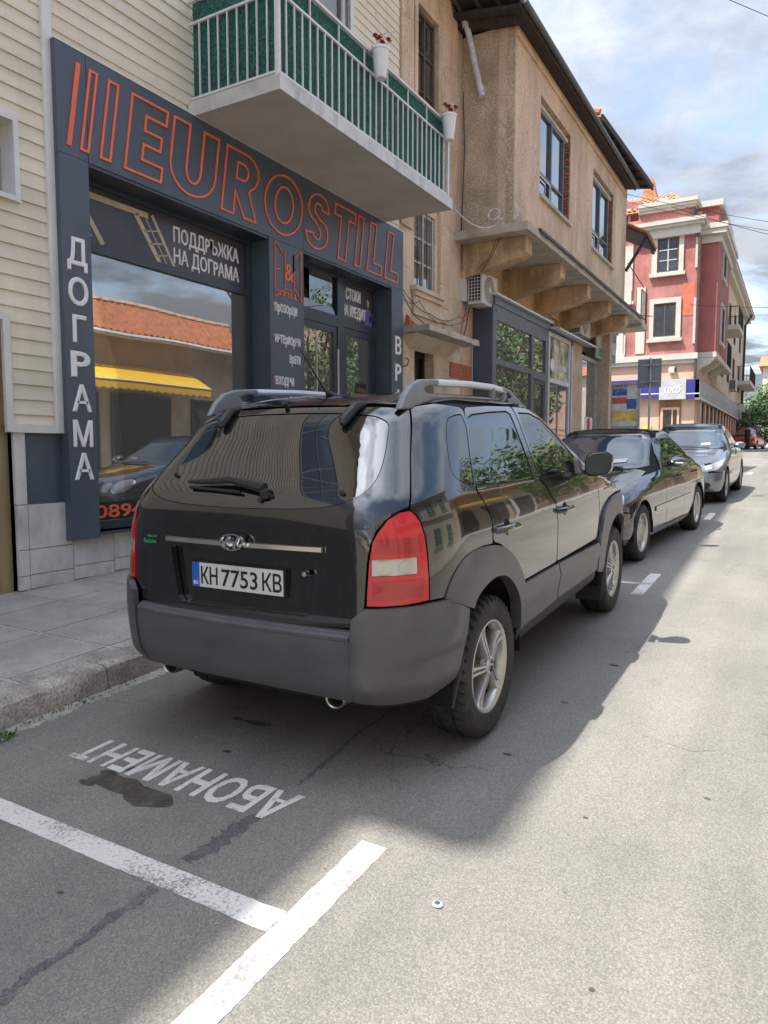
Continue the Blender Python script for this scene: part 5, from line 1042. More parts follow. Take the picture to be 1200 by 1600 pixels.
for k,(x,y,h,R_) in enumerate([(4.3,36.5,6.8,2.3),(4.6,41,7.6,2.8),(4.3,46,7.0,2.5)]): tree(['first leafy plane tree along the peach block across the street','tallest plane tree along the peach block across the street','farthest plane tree along the peach block across the street'][k],x,y,h,R_,4500,.15,30+k,name='plane_tree')
# ---------------- cars: curved panels cut out of one implicit body surface ----------------
def hermite_table(T):
    Z=np.array([t[0] for t in T]); V=np.array([t[1:] for t in T]); n=len(Z); M=np.zeros_like(V); D=(V[1:]-V[:-1])/(Z[1:]-Z[:-1])[:,None]
    M[0]=D[0];M[-1]=D[-1]
    for j in range(1,n-1):
        a,b=D[j-1],D[j]; ok=a*b>0; M[j]=np.where(ok,2*a*b/np.where(ok,a+b,1),0)
    zz=np.linspace(Z[0],Z[-1],1600); i=np.clip(np.searchsorted(Z,zz)-1,0,n-2); h=(Z[i+1]-Z[i]); t=((zz-Z[i])/h)[:,None]; h=h[:,None]
    P=(2*t**3-3*t*t+1)*V[i]+(t**3-2*t*t+t)*h*M[i]+(-2*t**3+3*t*t)*V[i+1]+(t**3-t*t)*h*M[i+1]
    return zz,P
class Body:
    """T rows: z, half width, near-end y, bow, corner rx, corner ry, far-end y ; yc mid-length ; taper"""
    def __init__(s,T,yc,half,frx=.35,fry=.45,fbow=0.0):
        s.zz,s.P=hermite_table(T); s.z0,s.z1=T[0][0],T[-1][0]; s.yc,s.half,s.frx,s.fry,s.fbow=yc,half,frx,fry,fbow
    def F(s,p):
        x,y,z=np.abs(p[:,0]),p[:,1],p[:,2]; q=[np.interp(z,s.zz,s.P[:,k]) for k in range(6)]; W,Yr,bow,rx,ry,Yf=q
        t=(y-s.yc)/s.half; W=W*np.where(t>0,1-.035*t**4,1-.01*t*t); rx=np.minimum(rx,W*.9)
        yb=Yr+bow*(x/W)**2; yf=Yf-s.fbow*(x/W)**2
        dx=np.maximum(x-(W-rx),0); dy=np.maximum(yb+ry-y,0)
        e=((dx/rx)**2.2+(dy/ry)**2.2)**.4545; Fr=(e-1)*np.minimum(rx,ry)
        frx=np.minimum(s.frx,W*.9); dxf=np.maximum(x-(W-frx),0); dyf=np.maximum(y-(yf-s.fry),0)
        ef=((dxf/frx)**2.2+(dyf/s.fry)**2.2)**.4545; Ff=(ef-1)*np.minimum(frx,s.fry)
        r=np.where(y<s.yc,Fr,Ff)
        top=(z-s.z1)*3
        return np.maximum(r,top)
    def grad(s,p,e=.012):
        g=np.stack([s.F(p+np.eye(3)[k]*e)-s.F(p-np.eye(3)[k]*e) for k in range(3)],1); return g/np.maximum(1e-9,np.linalg.norm(g,axis=1))[:,None]
    def cast(s,o,d,tmax=4,level=0):
        n=len(o); t=np.zeros(n); hit=np.zeros(n,bool); lo=np.zeros(n); st=.02
        tt=0.0
        while tt<tmax:
            m=~hit
            if not m.any(): break
            f=s.F(o[m]+d[m]*tt)-level; idx=np.where(m)[0][f<0]; hit[idx]=True; t[idx]=tt; tt+=st
        lo=np.maximum(t-st,0); hi=t.copy()
        for _ in range(14):
            mid=(lo+hi)/2; f=s.F(o+d*mid[:,None])-level; ins=f<0; hi=np.where(ins,mid,hi); lo=np.where(ins,lo,mid)
        return o+d*hi[:,None],hit
    def project(s,mode,ab,sx=1):
        ab=np.array(ab,float); n=len(ab); o=np.zeros((n,3)); d=np.zeros((n,3))
        if mode=='side': o[:,0]=sx*1.2;o[:,1]=ab[:,0];o[:,2]=ab[:,1];d[:,0]=-sx
        elif mode=='polar': # (angle from -y towards +x in rad, z) about (0,.3)
            R=3.0; yc=s.py; dirs=np.stack([np.sin(ab[:,0]),-np.cos(ab[:,0]),np.zeros(n)],1); o[:]=dirs*R; o[:,1]+=yc; o[:,2]=ab[:,1]; d=-dirs
        elif mode=='rear': o[:,0]=ab[:,0];o[:,1]=-2.2;o[:,2]=ab[:,1];d[:,1]=1
        elif mode=='front': o[:,0]=ab[:,0];o[:,1]=s.yc+3.6;o[:,2]=ab[:,1];d[:,1]=-1
        elif mode=='top': o[:,0]=ab[:,0];o[:,1]=ab[:,1];o[:,2]=2.2;d[:,2]=-1
        p,hit=s.cast(o,d,4.2 if mode!='side' else 1.3); s.miss=~hit; return p,hit
    py=.3
def inside(pt,poly):
    x,y=pt; c=False; n=len(poly)
    for i in range(n):
        x0,y0=poly[i];x1,y1=poly[(i+1)%n]
        if (y0>y)!=(y1>y) and x<(x1-x0)*(y-y0)/(y1-y0)+x0: c=not c
    return c
def smooth_poly(poly,r=0,seg=.04):
    out=[];n=len(poly)
    for i in range(n):
        a=Vector(poly[i]);b=Vector(poly[(i+1)%n]); k=max(1,int((b-a).length/seg))
        for j in range(k): out.append(a.lerp(b,j/k))
    return [(p.x,p.y) for p in out]
def cr(pts,n=4):
    out=[]
    for i in range(len(pts)-1):
        p0,p1,p2,p3=[Vector(pts[max(0,min(len(pts)-1,k))]) for k in (i-1,i,i+1,i+2)]
        for j in range(n):
            t=j/n; v=.5*((2*p1)+(-p0+p2)*t+(2*p0-5*p1+4*p2-p3)*t*t+(-p0+3*p1-3*p2+p3)*t**3); out.append((v.x,v.y))
    return out+[tuple(pts[-1])]
def roundc(poly,r=.03,n=3):
    out=[];N=len(poly)
    for i in range(N):
        p=Vector(poly[i]);a=Vector(poly[i-1]);b=Vector(poly[(i+1)%N]); la,lb=(a-p).length,(b-p).length; q=min(r,la*.45,lb*.45)
        s=p+(a-p)/la*q; e=p+(b-p)/lb*q
        for k in range(n+1): t=k/n; v=s*(1-t)**2+p*2*t*(1-t)+e*t*t; out.append((v.x,v.y))
    return out
def shrink(poly,g):
    n=len(poly); A=sum(poly[i][0]*poly[(i+1)%n][1]-poly[(i+1)%n][0]*poly[i][1] for i in range(n)); sg=1 if A>0 else -1; out=[]
    for i in range(n):
        p=Vector(poly[i]);d0=(p-Vector(poly[i-1]));d1=(Vector(poly[(i+1)%n])-p)
        if d0.length<1e-6 or d1.length<1e-6: out.append(poly[i]); continue
        d0.normalize();d1.normalize(); n0=Vector((-d0.y,d0.x))*sg;n1=Vector((-d1.y,d1.x))*sg; m=n0+n1
        if m.length<1e-3: m=n0
        m.normalize(); k=1/max(.5,m.dot(n0)); q=p+m*g*k; out.append((q.x,q.y))
    return out
def patch(body,name,mode,poly,m,parent,sx=1,off=0,grid=.045,rim=.018,holes=(),gap=.0030,offf=None,mirror=False,label=None):
    """cut a panel out of the body surface; poly in the mode's 2D coordinates"""
    poly=shrink(poly,gap) if gap else list(poly); loops=[smooth_poly(poly,seg=grid)]+[smooth_poly(h,seg=grid) for h in holes]
    pts=[];edges=[];rings=[]
    for lp in loops:
        o=len(pts); pts+=lp; ring=list(range(o,o+len(lp))); rings.append(ring); edges+=[(ring[i],ring[(i+1)%len(ring)]) for i in range(len(ring))]
    xs=[p[0] for p in loops[0]];ys=[p[1] for p in loops[0]]
    inner=[shrink(loops[0],grid*.35)]
    gx=np.arange(min(xs)+grid/2,max(xs),grid); gy=np.arange(min(ys)+grid/2,max(ys),grid)
    for i,x in enumerate(gx):
        for y in gy:
            q=(x,y)
            if inside(q,inner[0]) and not any(inside(q,shrink(h,-grid*.35)) for h in loops[1:]): pts.append(q)
    vs,es,fs,ov,oe,of=delaunay_2d_cdt([Vector(p) for p in pts],edges,[],0,1e-5)
    fs=[f for f in fs if (lambda c: inside(c,loops[0]) and not any(inside(c,h) for h in loops[1:]))((sum(vs[i].x for i in f)/len(f),sum(vs[i].y for i in f)/len(f)))]
    ab=np.array([[v.x,v.y] for v in vs]); p,hit=body.project(mode,ab,sx); fs=[f for f in fs if all(hit[i] for i in f)]; nr=body.grad(p)
    o_=np.full(len(p),off) if offf is None else off+offf(p)
    P=p+nr*o_[:,None]
    if offf is not None:
        acc=np.zeros_like(P)
        for f in fs:
            q=np.cross(P[f[1]]-P[f[0]],P[f[2]]-P[f[0]]); q=q if q@nr[f[0]]>0 else -q
            for i in f: acc[i]+=q
        ln_=np.linalg.norm(acc,axis=1); nr=np.where(ln_[:,None]>1e-12,acc/np.maximum(ln_,1e-12)[:,None],nr)
    # find boundary ring via edges used once
    cnt={}
    for f in fs:
        for i in range(len(f)):
            a,b=f[i],f[(i+1)%len(f)]; k=(min(a,b),max(a,b)); cnt.setdefault(k,[]).append((a,b))
    bd=[v[0] for v in cnt.values() if len(v)==1]
    V=[tuple(q) for q in P]; Nn=[tuple(q) for q in nr]; FF=[tuple(f) for f in fs]; nb=len(V); mp={}
    for a,b in bd:
        for i in (a,b):
            if i not in mp:
                mp[i]=len(V); q=P[i]; V.append(tuple(q)); V.append(tuple(q-nr[i]*rim)); 
    top=set(range(nb))
    for a,b in bd: FF.append((mp[a],mp[a]+1,mp[b]+1,mp[b]))
    # orient the surface faces outwards
    FO=[]
    for k,f in enumerate(FF):
        if k<len(fs):
            a,b,c=[np.array(V[i]) for i in f[:3]]; nn=np.cross(b-a,c-a)
            if nn@nr[f[0]]<0: f=tuple(reversed(f))
        FO.append(f)
    def build(V,FO,nrm,flip):
        me=bpy.data.meshes.new(name); me.from_pydata(V,[],[tuple(reversed(f)) for f in FO] if flip else FO); me.materials.append(m)
        me.polygons.foreach_set('use_smooth',[True]*len(FO)); 
        me.update()
        ln=[]; 
        for pl in me.polygons:
            for vi in pl.vertices: ln.append(nrm[vi] if vi<nb else tuple(pl.normal))
        me.normals_split_custom_set(ln); return me
    o=link(name,build(V,FO,Nn,False),parent)
    if label:o['label']=label
    if mirror:
        V2=[(-a,b,c) for a,b,c in V]; N2=[(-a,b,c) for a,b,c in Nn]; o2=link(name,build(V2,FO,N2,True),parent); return o,o2
    return o
def shell(body,parent,m,level=-.02,wheels=(),nz=34,na=120,name='underbody',wr=.43,cy=None):
    cy=body.yc if cy is None else cy; zs=np.linspace(body.z0+.02,body.z1-.004,nz); V=[];F_=[]
    A=np.linspace(0,2*PI,na,endpoint=False)
    # denser angles at ends handled by atan spacing
    dirs=np.stack([np.sin(A),-np.cos(A)*1.0,np.zeros(na)],1); dirs[:,1]*=2.4; dirs/=np.linalg.norm(dirs,axis=1)[:,None]
    for z in zs:
        o=np.zeros((na,3)); o[:]=dirs*4.2; o[:,1]+=cy; o[:,2]=z; p,h=body.cast(o,-dirs,4.15,level); p=np.where(h[:,None],p,np.array([[0,cy,z]])); V+= [tuple(q) for q in p]
    for i in range(nz-1):
        for k in range(na):
            f=(i*na+k,i*na+(k+1)%na,(i+1)*na+(k+1)%na,(i+1)*na+k); c=np.mean([V[j] for j in f],axis=0)
            if any(math.hypot(c[1]-wy,c[2]-wz)<wr and abs(c[0])>.45 for wy,wz in wheels): continue
            F_.append(f)
    F_.append(tuple(range(na))); F_.append(tuple((nz-1)*na+k for k in range(na)))
    mb=MB(); mb.v=V; mb.f=F_
    for wy,wz in wheels:
        for s in(-1,1):
            o=len(mb.v); n=22
            for k in range(n+1):
                a=-.12+(PI+.24)*k/n
                for x in(.50,.86): mb.v.append((s*x,wy+wr*math.cos(a),wz+wr*math.sin(a)))
            for k in range(n): mb.f.append((o+2*k,o+2*k+1,o+2*k+3,o+2*k+2))
            c=len(mb.v); mb.v.append((s*.5,wy,wz)); 
            for k in range(n): mb.f.append((o+2*k,o+2*k+2,c))
    return part(name,mb,m,parent,smooth='auto',local=True)
def P3(pts,py=.3): # 3D points -> polar coords
    return [(math.atan2(x,py-y),z) for x,y,z in pts]
def carpaint(name,col,metal=0,rough=.18,ior=2.0,flake=0):
    m,nt,b=newmat(name); b.inputs['Base Color'].default_value=col+(1,); b.inputs['Metallic'].default_value=metal; b.inputs['Roughness'].default_value=rough; b.inputs['IOR'].default_value=1.5
    b.inputs['Coat Weight'].default_value=1; b.inputs['Coat Roughness'].default_value=.015; b.inputs['Coat IOR'].default_value=ior
    N=nt.nodes.new; L=nt.links.new; geo=N('ShaderNodeNewGeometry'); n=N('ShaderNodeTexNoise'); n.inputs['Scale'].default_value=5; n.inputs['Detail'].default_value=9; L(geo.outputs['Position'],n.inputs['Vector'])
    r=N('ShaderNodeMapRange'); r.inputs[1].default_value=.4; r.inputs[2].default_value=.8; r.inputs[3].default_value=.004; r.inputs[4].default_value=.035; L(n.outputs['Fac'],r.inputs[0]); L(r.outputs[0],b.inputs['Coat Roughness'])
    n2=N('ShaderNodeTexNoise'); n2.inputs['Scale'].default_value=2.2; n2.inputs['Detail'].default_value=1; L(geo.outputs['Position'],n2.inputs['Vector']); bp=N('ShaderNodeBump'); bp.inputs['Strength'].default_value=.10; bp.inputs['Distance'].default_value=.02; L(n2.outputs['Fac'],bp.inputs['Height']); L(bp.outputs[0],b.inputs['Coat Normal'])
    return m
BPAINT=carpaint('black_car_paint',(.002,.0025,.004),ior=1.7); NPAINT=carpaint('midnight_car_paint',(.008,.010,.018),ior=1.75); SPAINT=carpaint('silver_blue_paint',(.21,.235,.29),metal=.7,rough=.35,ior=1.7); RPAINT=carpaint('red_car_paint',(.50,.02,.02),ior=1.8)
def cglass(name,c,ior):
    m,nt,b=newmat(name); b.inputs['Base Color'].default_value=c+(1,); b.inputs['Roughness'].default_value=.015; b.inputs['IOR'].default_value=ior
    N=nt.nodes.new; L=nt.links.new; geo=N('ShaderNodeNewGeometry'); n2=N('ShaderNodeTexNoise'); n2.inputs['Scale'].default_value=1.6; n2.inputs['Detail'].default_value=1; L(geo.outputs['Position'],n2.inputs['Vector']); bp=N('ShaderNodeBump'); bp.inputs['Strength'].default_value=.12; bp.inputs['Distance'].default_value=.02; L(n2.outputs['Fac'],bp.inputs['Height']); L(bp.outputs[0],b.inputs['Normal']); return m
CGL=cglass('car_glass',(.008,.010,.010),2.3); WSG=cglass('windscreen_glass',(.03,.05,.07),2.3)
CLAD=mat('obj_grey_cladding',(.080,.079,.086),.36,.10,5,.12,160,dirt=.35,dirtcol=(.11,.105,.10),dscale=3)
BPL=mat('obj_black_plastic',(.020,.020,.021),.5,.15,8,.1,200); RUB=mat('obj_tyre_rubber',(.022,.022,.023),.75,.25,12,.3,90,dirt=.5,dirtcol=(.06,.055,.05),dscale=9)
ALU=mat('obj_alloy',(.50,.49,.47),.33,.08,6,metal=.75,dirt=.3,dirtcol=(.30,.27,.24),dscale=6); CHR=mat('obj_chrome',(.85,.85,.86),.14,.02,3,metal=1.0); DGAP=mat('obj_panel_gap',(.004,.004,.004),.9,.1,3)
RAIL=mat('obj_rail_silver',(.58,.60,.64),.35,.05,5,metal=.5); RAILG=mat('obj_rail_grey',(.20,.22,.25),.45,.08,6)
def lampmat(name,col,s=90,rough=.06):
    m,nt,b=newmat(name); N=nt.nodes.new; L=nt.links.new; tc=N('ShaderNodeTexCoord'); w=N('ShaderNodeTexWave'); w.inputs['Scale'].default_value=s; w.bands_direction='Z'; L(tc.outputs['Object'],w.inputs['Vector'])
    w2=N('ShaderNodeTexWave'); w2.inputs['Scale'].default_value=s*.5; w2.bands_direction='DIAGONAL'; L(tc.outputs['Object'],w2.inputs['Vector']); n=N('ShaderNodeTexNoise'); n.inputs['Scale'].default_value=14; L(tc.outputs['Object'],n.inputs['Vector'])
    mm=N('ShaderNodeMath'); mm.operation='MULTIPLY'; L(w.outputs['Fac'],mm.inputs[0]); L(w2.outputs['Fac'],mm.inputs[1]); r=N('ShaderNodeValToRGB'); r.color_ramp.elements[0].color=tuple(c*.75 for c in col)+(1,); r.color_ramp.elements[1].color=tuple(min(1,c*1.15) for c in col)+(1,); L(mm.outputs[0],r.inputs[0])
    L(r.outputs[0],b.inputs['Base Color']); b.inputs['Roughness'].default_value=.4; b.inputs['Coat Weight'].default_value=1; b.inputs['Coat Roughness'].default_value=rough; b.inputs['Coat IOR'].default_value=1.45; return m
REDL=lampmat('red_lens',(.62,.003,.016)); REDD=lampmat('dark_red_lens',(.42,.005,.012),60); CLRL=lampmat('clear_lens',(.58,.56,.54),120)
# wheels --------------------------------------------------
def wheel(parent,x,y,R,w,rim,side,spokes=5,style='broad',src=None,rot=.2):
    """axis along x; outer face at |x|"""
    mb=MB(); n=120; prof=[(rim*1.0,-w*.44),(rim*1.06,-w*.47),(R*.86,-w*.52),(R*.945,-w*.475),(R*.985,-w*.40),(R,-w*.27),(R,-w*.20),(R-.009,-w*.195),(R-.009,-w*.165),(R,-w*.16),(R+.001,0),(R,w*.16),(R-.009,w*.165),(R-.009,w*.195),(R,w*.20),(R,w*.27),(R*.985,w*.40),(R*.945,w*.475),(R*.86,w*.52),(rim*1.06,w*.47),(rim*1.0,w*.44)]
    groove={3,4,5,15,16,17}
    for i,(r,h) in enumerate(prof):
        for k in range(n):
            a=2*PI*k/n+.045*abs(h)/w*6*(1 if style!='x' else 0); rr=r-(.014 if (i in groove and k%3==0) else 0)-(.006 if (i in(9,10,11) and k%4==0) else 0); mb.v.append((h*side,rr*math.cos(a),rr*math.sin(a)))
    for i in range(len(prof)-1):
        for k in range(n): mb.f.append((i*n+k,i*n+(k+1)%n,(i+1)*n+(k+1)%n,(i+1)*n+k))
    W_=link('wheel',bpy.data.meshes.new('wheel'),parent)
    xo=x-side*w*.5
    T=mkmesh('tyre',mb.v,mb.f,RUB,'auto'); bpy.data.objects.remove(W_)
    hub=link('wheel',mkmesh('wheel',*(lambda q:(q.v,q.f))(MB().lathe([(.001,-w*.1),(rim*.98,-w*.1),(rim*.98,-w*.44)],40,0)),DGAP,True),parent); hub.location=(xo,y,R); hub.rotation_euler=(0,0,0)
    t=link('tyre',T,hub)
    b=MB().lathe([(rim*.90,side*w*.2),(rim*.93,side*w*.36),(rim*1.0,side*w*.47),(rim*1.035,side*w*.46),(rim*1.03,side*w*.42)],56,0)
    link('rim_lip',mkmesh('rim_lip',b.v,b.f,ALU,True),hub)
    s=MB()
    if style=='broad':
        for k in range(spokes):
            a=rot+2*PI*k/spokes; ca,sa=math.cos(a),math.sin(a); secs=[(.16,.034,.41),(.32,.036,.40),(.52,.044,.355),(.74,.056,.32),(.90,.074,.33),(.985,.098,.38)]; prof=[(-1,-.05),(-1,-.004),(-.82,.010),(-.30,.010),(-.16,-.004),(.16,-.004),(.30,.010),(.82,.010),(1,-.004),(1,-.05)]; o=len(s.v); q=len(prof)
            for fr,hw,dp in secs:
                r=fr*rim
                for u,v in prof: s.v.append((side*(w*dp+v),r*ca-u*hw*.5*sa*1.0,r*sa+u*hw*.5*ca*1.0))
            for i in range(len(secs)-1):
                for j in range(q-1): s.f.append((o+i*q+j,o+i*q+j+1,o+(i+1)*q+j+1,o+(i+1)*q+j))
    elif style=='steel':
        s.lathe([(rim*.93,side*w*.30),(rim*.80,side*w*.22),(rim*.60,side*w*.34),(rim*.30,side*w*.36),(.001,side*w*.40)],48,0)
        for k in range(12):
            a=2*PI*k/12; s.lathe([(.001,side*w*.335),(.022,side*w*.33),(.024,side*w*.26)],8,0,(0,rim*.72*math.cos(a),rim*.72*math.sin(a)))
    else:
        for k in range(spokes):
            a=rot+2*PI*k/spokes; ca,sa=math.cos(a),math.sin(a); v=[]
            for r,hw,dp in((.15*rim,.03,.38),(.94*rim,.022,.34)):
                for u,dz in((-1,0),(1,0),(1,-.03),(-1,-.03)): v.append((side*(w*dp+dz),r*ca-u*hw*sa,r*sa+u*hw*ca))
            s.hexa(v)
    link('spokes',mkmesh('spokes',s.v,s.f,ALU,'auto'),hub)
    h=MB().lathe([(rim*.24,side*w*.30),(rim*.22,side*(w*.40)),(rim*.13,side*(w*.43)),(.001,side*w*.435)],28,0)
    link('hub_cap',mkmesh('hub_cap',h.v,h.f,ALU,'auto'),hub)
    if style=='broad':
        g=MB().lathe([(.001,side*w*.45),(.009,side*w*.45),(.010,side*w*.38)],8,0); gm=mkmesh('wheel_nut',g.v,g.f,CHR,'auto')
        for k in range(5): a=rot+.6+2*PI*k/5; link('wheel_nut',gm,hub).location=(0,rim*.185*math.cos(a),rim*.185*math.sin(a))
    d=MB().lathe([(.001,side*w*.05),(rim*.72,side*w*.05),(rim*.72,side*w*.0)],32,0); link('brake_disc',mkmesh('brake_disc',d.v,d.f,mat('obj_brake',(.10,.095,.09),.5,.2,8,metal=.6)),hub)
    return hub
def lc(name,mb,m,parent,**k): return part(name,mb,m,parent,local=True,**k)
# ---------------- the black off-road car ----------------
TT=[(.285,.800,-.64,.06,.26,.40,2.93),(.365,.850,-.78,.06,.27,.44,3.12),(.465,.880,-.82,.06,.27,.46,3.20),(.665,.893,-.83,.06,.27,.46,3.22),(.865,.895,-.81,.06,.27,.44,3.18),(1.015,.890,-.80,.07,.27,.42,2.98),(1.115,.872,-.795,.08,.27,.42,2.53),(1.185,.850,-.78,.09,.27,.42,2.28),(1.30,.800,-.69,.10,.26,.42,2.06),(1.425,.743,-.58,.12,.24,.42,1.84),(1.545,.690,-.47,.13,.23,.42,1.63),(1.60,.655,-.39,.14,.24,.42,1.50),(1.64,.60,-.24,.10,.25,.42,1.30),(1.67,.47,0,.05,.22,.40,1.06),(1.688,.20,.28,.01,.12,.20,.73)]
BD=Body(TT,1.1,2.1); XC,YC=-2.115,3.20
SU=thing('parked_suv','black off-road car with grey lower cladding parked beside the shop','car',(XC,YC,G*YC),world=True,rx=math.atan(G))
WH=((0,.344),(2.63,.344)); shell(BD,SU,DGAP,-.022,WH,wr=.445)
lc('floor_pan',MB().box(-.66,.66,-.50,2.95,.29,.33),DGAP,SU)
# tailgate
gl_half=[(0,-.445,1.570),(.15,-.44,1.570),(.36,-.416,1.563),(.475,-.36,1.548),(.528,-.352,1.515),(.556,-.413,1.458),(.592,-.511,1.361),(.606,-.59,1.287),(.585,-.654,1.233),(.544,-.734,1.200),(.466,-.756,1.178),(.314,-.774,1.166),(.136,-.785,1.162),(0,-.79,1.160)]
def mir(pts): return pts+[(-x,y,z) for x,y,z in reversed(pts) if abs(x)>1e-6]
glass=P3(mir(gl_half)); glass=roundc(glass,.03,3)
tg_half=[(0,-.40,1.600),(.30,-.38,1.596),(.50,-.30,1.588),(.570,-.24,1.575),(.677,-.433,1.371),(.757,-.60,1.172),(.735,-.66,1.158),(.702,-.69,1.130),(.665,-.71,1.085),(.648,-.725,1.03),(.640,-.737,.957),(.636,-.755,.80),(.630,-.78,.705),(.45,-.81,.690),(0,-.83,.685)]
rec=[(-.395,-.79,.975),(-.395,-.79,.965),(-.37,-.79,.86),(-.33,-.79,.745),(-.31,-.79,.725),(.36,-.79,.725),(.385,-.79,.735),(.41,-.79,.82),(.44,-.79,.96),(.44,-.79,.975)]
TG=patch(BD,'tailgate','polar',P3(mir(tg_half)),BPAINT,SU,grid=.035,holes=[glass,P3(rec)],rim=.03)
patch(BD,'rear_window','polar',shrink(glass,.0035),CGL,SU,grid=.04,off=-.003,gap=0)
patch(BD,'window_seal','polar',glass,BPL,SU,grid=.05,off=-.010,gap=-.002)
patch(BD,'plate_recess','polar',P3(rec),BPAINT,TG,grid=.05,off=-.034,gap=-.004)
def onr(x,z,off=0): # point on the rear surface
    p,h=BD.project('rear',[(x,z)]); n=BD.grad(p); return Vector(p[0]+n[0]*off)
mb=MB(); n=26
for i in range(n+1):
    x=-.41+.87*i/n; 
    for z,o in((1.018,.006),(1.014,.020),(.996,.022),(.990,.006)): mb.v.append(tuple(onr(x,z+.004*math.cos(i/n*PI-PI/2)*0+.003*(i/n),o)))
mb.f=[(4*i+k,4*i+k+1,4*i+5+k,4*i+4+k) for i in range(n) for k in range(3)]+[(0,1,2,3),(4*n,4*n+1,4*n+2,4*n+3)]
lc('chrome_strip',mb,CHR,TG,smooth='auto')
# oval badge with slanted H
bc=onr(.018,1.018,.028); U=Vector((0,.10,1)).normalized(); Rr=Vector((1,0,0))
def ring(c,rx,ry,w_,d,n=36):
    mb=MB()
    for k in range(n):
        a=2*PI*k/n
        for (s,o) in((1,0),(1,d),(1-w_/rx,d),(1-w_/rx,0)): mb.v.append(tuple(c+Rr*(rx*s*math.cos(a))+U*(ry*s*math.sin(a))+Vector((0,-1,0))*o))
    for k in range(n):
        for j in range(4): mb.f.append((4*k+j,4*k+(j+1)%4,4*((k+1)%n)+(j+1)%4,4*((k+1)%n)+j))
    return mb
bg=lc('badge',ring(bc,.067,.036,.008,.012),CHR,TG,smooth='auto')
mb=MB()
def barb(a,b,w_): 
    a=Vector(a);b=Vector(b); d=(b-a).normalized(); q=Vector((-d.y,d.x))*w_; 
    P=[a+q,a-q,b-q,b+q]; v=[tuple(bc+Rr*p.x+U*p.y+Vector((0,-1,0))*o) for o in(.001,.012) for p in P]; mb.hexa(v)
barb((-.040,-.024),(-.014,.027),.006); barb((.014,-.027),(.040,.024),.006); barb((-.027,.003),(.027,-.003),.005)
lc('badge_letter',mb,CHR,bg)
# number plate
PL=mat('obj_plate_white',(.62,.62,.60),.35,.03,5); PLB=mat('obj_plate_blue',(.03,.11,.50),.35,.05,5); PLK=mat('obj_plate_black',(.012,.012,.012),.4,.1,9)
pc=Vector((0,-.785,.852)); up_=Vector((0,.03,1)).normalized()
pf=lc('number_plate',MB().hexa([tuple(pc+Rr*x+up_*z+Vector((0,y,0))) for z in(-.062,.062) for (x,y) in((-.268,-.012),(.268,-.012),(.268,.02),(-.268,.02))]),PLK,SU,bevel=.004)
lc('plate_face',MB().hexa([tuple(pc+Rr*x+up_*z+Vector((0,y,0))) for z in(-.055,.055) for (x,y) in((-.215,-.0145),(.260,-.0145),(.260,-.011),(-.215,-.011))]),PL,pf)
lc('country_band',MB().hexa([tuple(pc+Rr*x+up_*z+Vector((0,y,0))) for z in(-.055,.055) for (x,y) in((-.260,-.0145),(-.2155,-.0145),(-.2155,-.011),(-.260,-.011))]),PLB,pf)
for s,x,w_ in(('КН',-.155,.098),('7753',.020,.205),('КВ',.201,.104)): text('lettering',s,.078,tuple(pc+Rr*x-up_*.039+Vector((0,-.0150,0))),(1,0,0),tuple(up_),PLK,pf,bold=.012,fitw=w_,ext=.0008,local=True)
text('lettering','BG',.016,tuple(pc+Rr*-.238-up_*.044+Vector((0,-.0150,0))),(1,0,0),tuple(up_),WHT,pf,bold=.02,ext=.0008,local=True)
lc('key_lock',MB().lathe([(.001,-.024),(.011,-.023),(.012,-.0)],14,1,tuple(onr(.375,.905,-.015))),CHR,TG,smooth='auto')
text('sticker','Exclusive Car',.022,tuple(onr(-.52,.975,.004)),(1,.12,0),(0,.08,1),mat('green_sticker',(.05,.42,.14),.5),TG,fitw=.11,ext=.0006,local=True); text('sticker','WELCOME',.010,tuple(onr(-.52,1.003,.004)),(1,.12,0),(0,.08,1),mat('green_sticker',(.05,.42,.14)),TG,fitw=.07,ext=.0006,local=True)
# wiper and spoiler pivots
a=onr(.149,1.235,.022); b=onr(-.05,1.26,.03); c=onr(-.315,1.252,.022)
wp=lc('rear_wiper',MB().tube([tuple(a),tuple(a.lerp(b,.5)),tuple(b),tuple(b.lerp(c,.6)+Vector((0,0,-.004))),tuple(c)],[.024,.021,.017,.013,.008],8),BPL,SU,smooth='auto'); lc('wiper_blade',MB().tube([tuple(onr(.02,1.222,.010)),tuple(onr(-.30,1.236,.010))],.008,6),BLK,wp); lc('wiper_pivot',MB().tube([tuple(onr(.155,1.212,.0)),tuple(onr(.155,1.225,.03))],.02,10),BPL,wp,smooth='auto')
for x in(-.335,.385): 
    p=onr(x,1.575,.02); q=onr(x*.97,1.515,.022); lc('window_hinge',MB().tube([tuple(p+Vector((.012,.06,.012))),tuple(p),tuple(q),tuple(q+Vector((0,-.012,-.018)))],[.014,.023,.023,.013],8),BPL,SU,smooth='auto')
for x,z in((.515,1.235),(.135,1.20),(-.46,1.29)): lc('glass_button',MB().lathe([(.001,-.012),(.012,-.008),(.012,.0)],12,1,tuple(onr(x,z,.002))),BPL,SU,smooth='auto')
lc('washer_nozzle',MB().tube([tuple(onr(.0,1.602,.0)),tuple(onr(.0,1.602,.022)+Vector((0,-.02,0)))],.012,8),BPL,SU,smooth='auto')
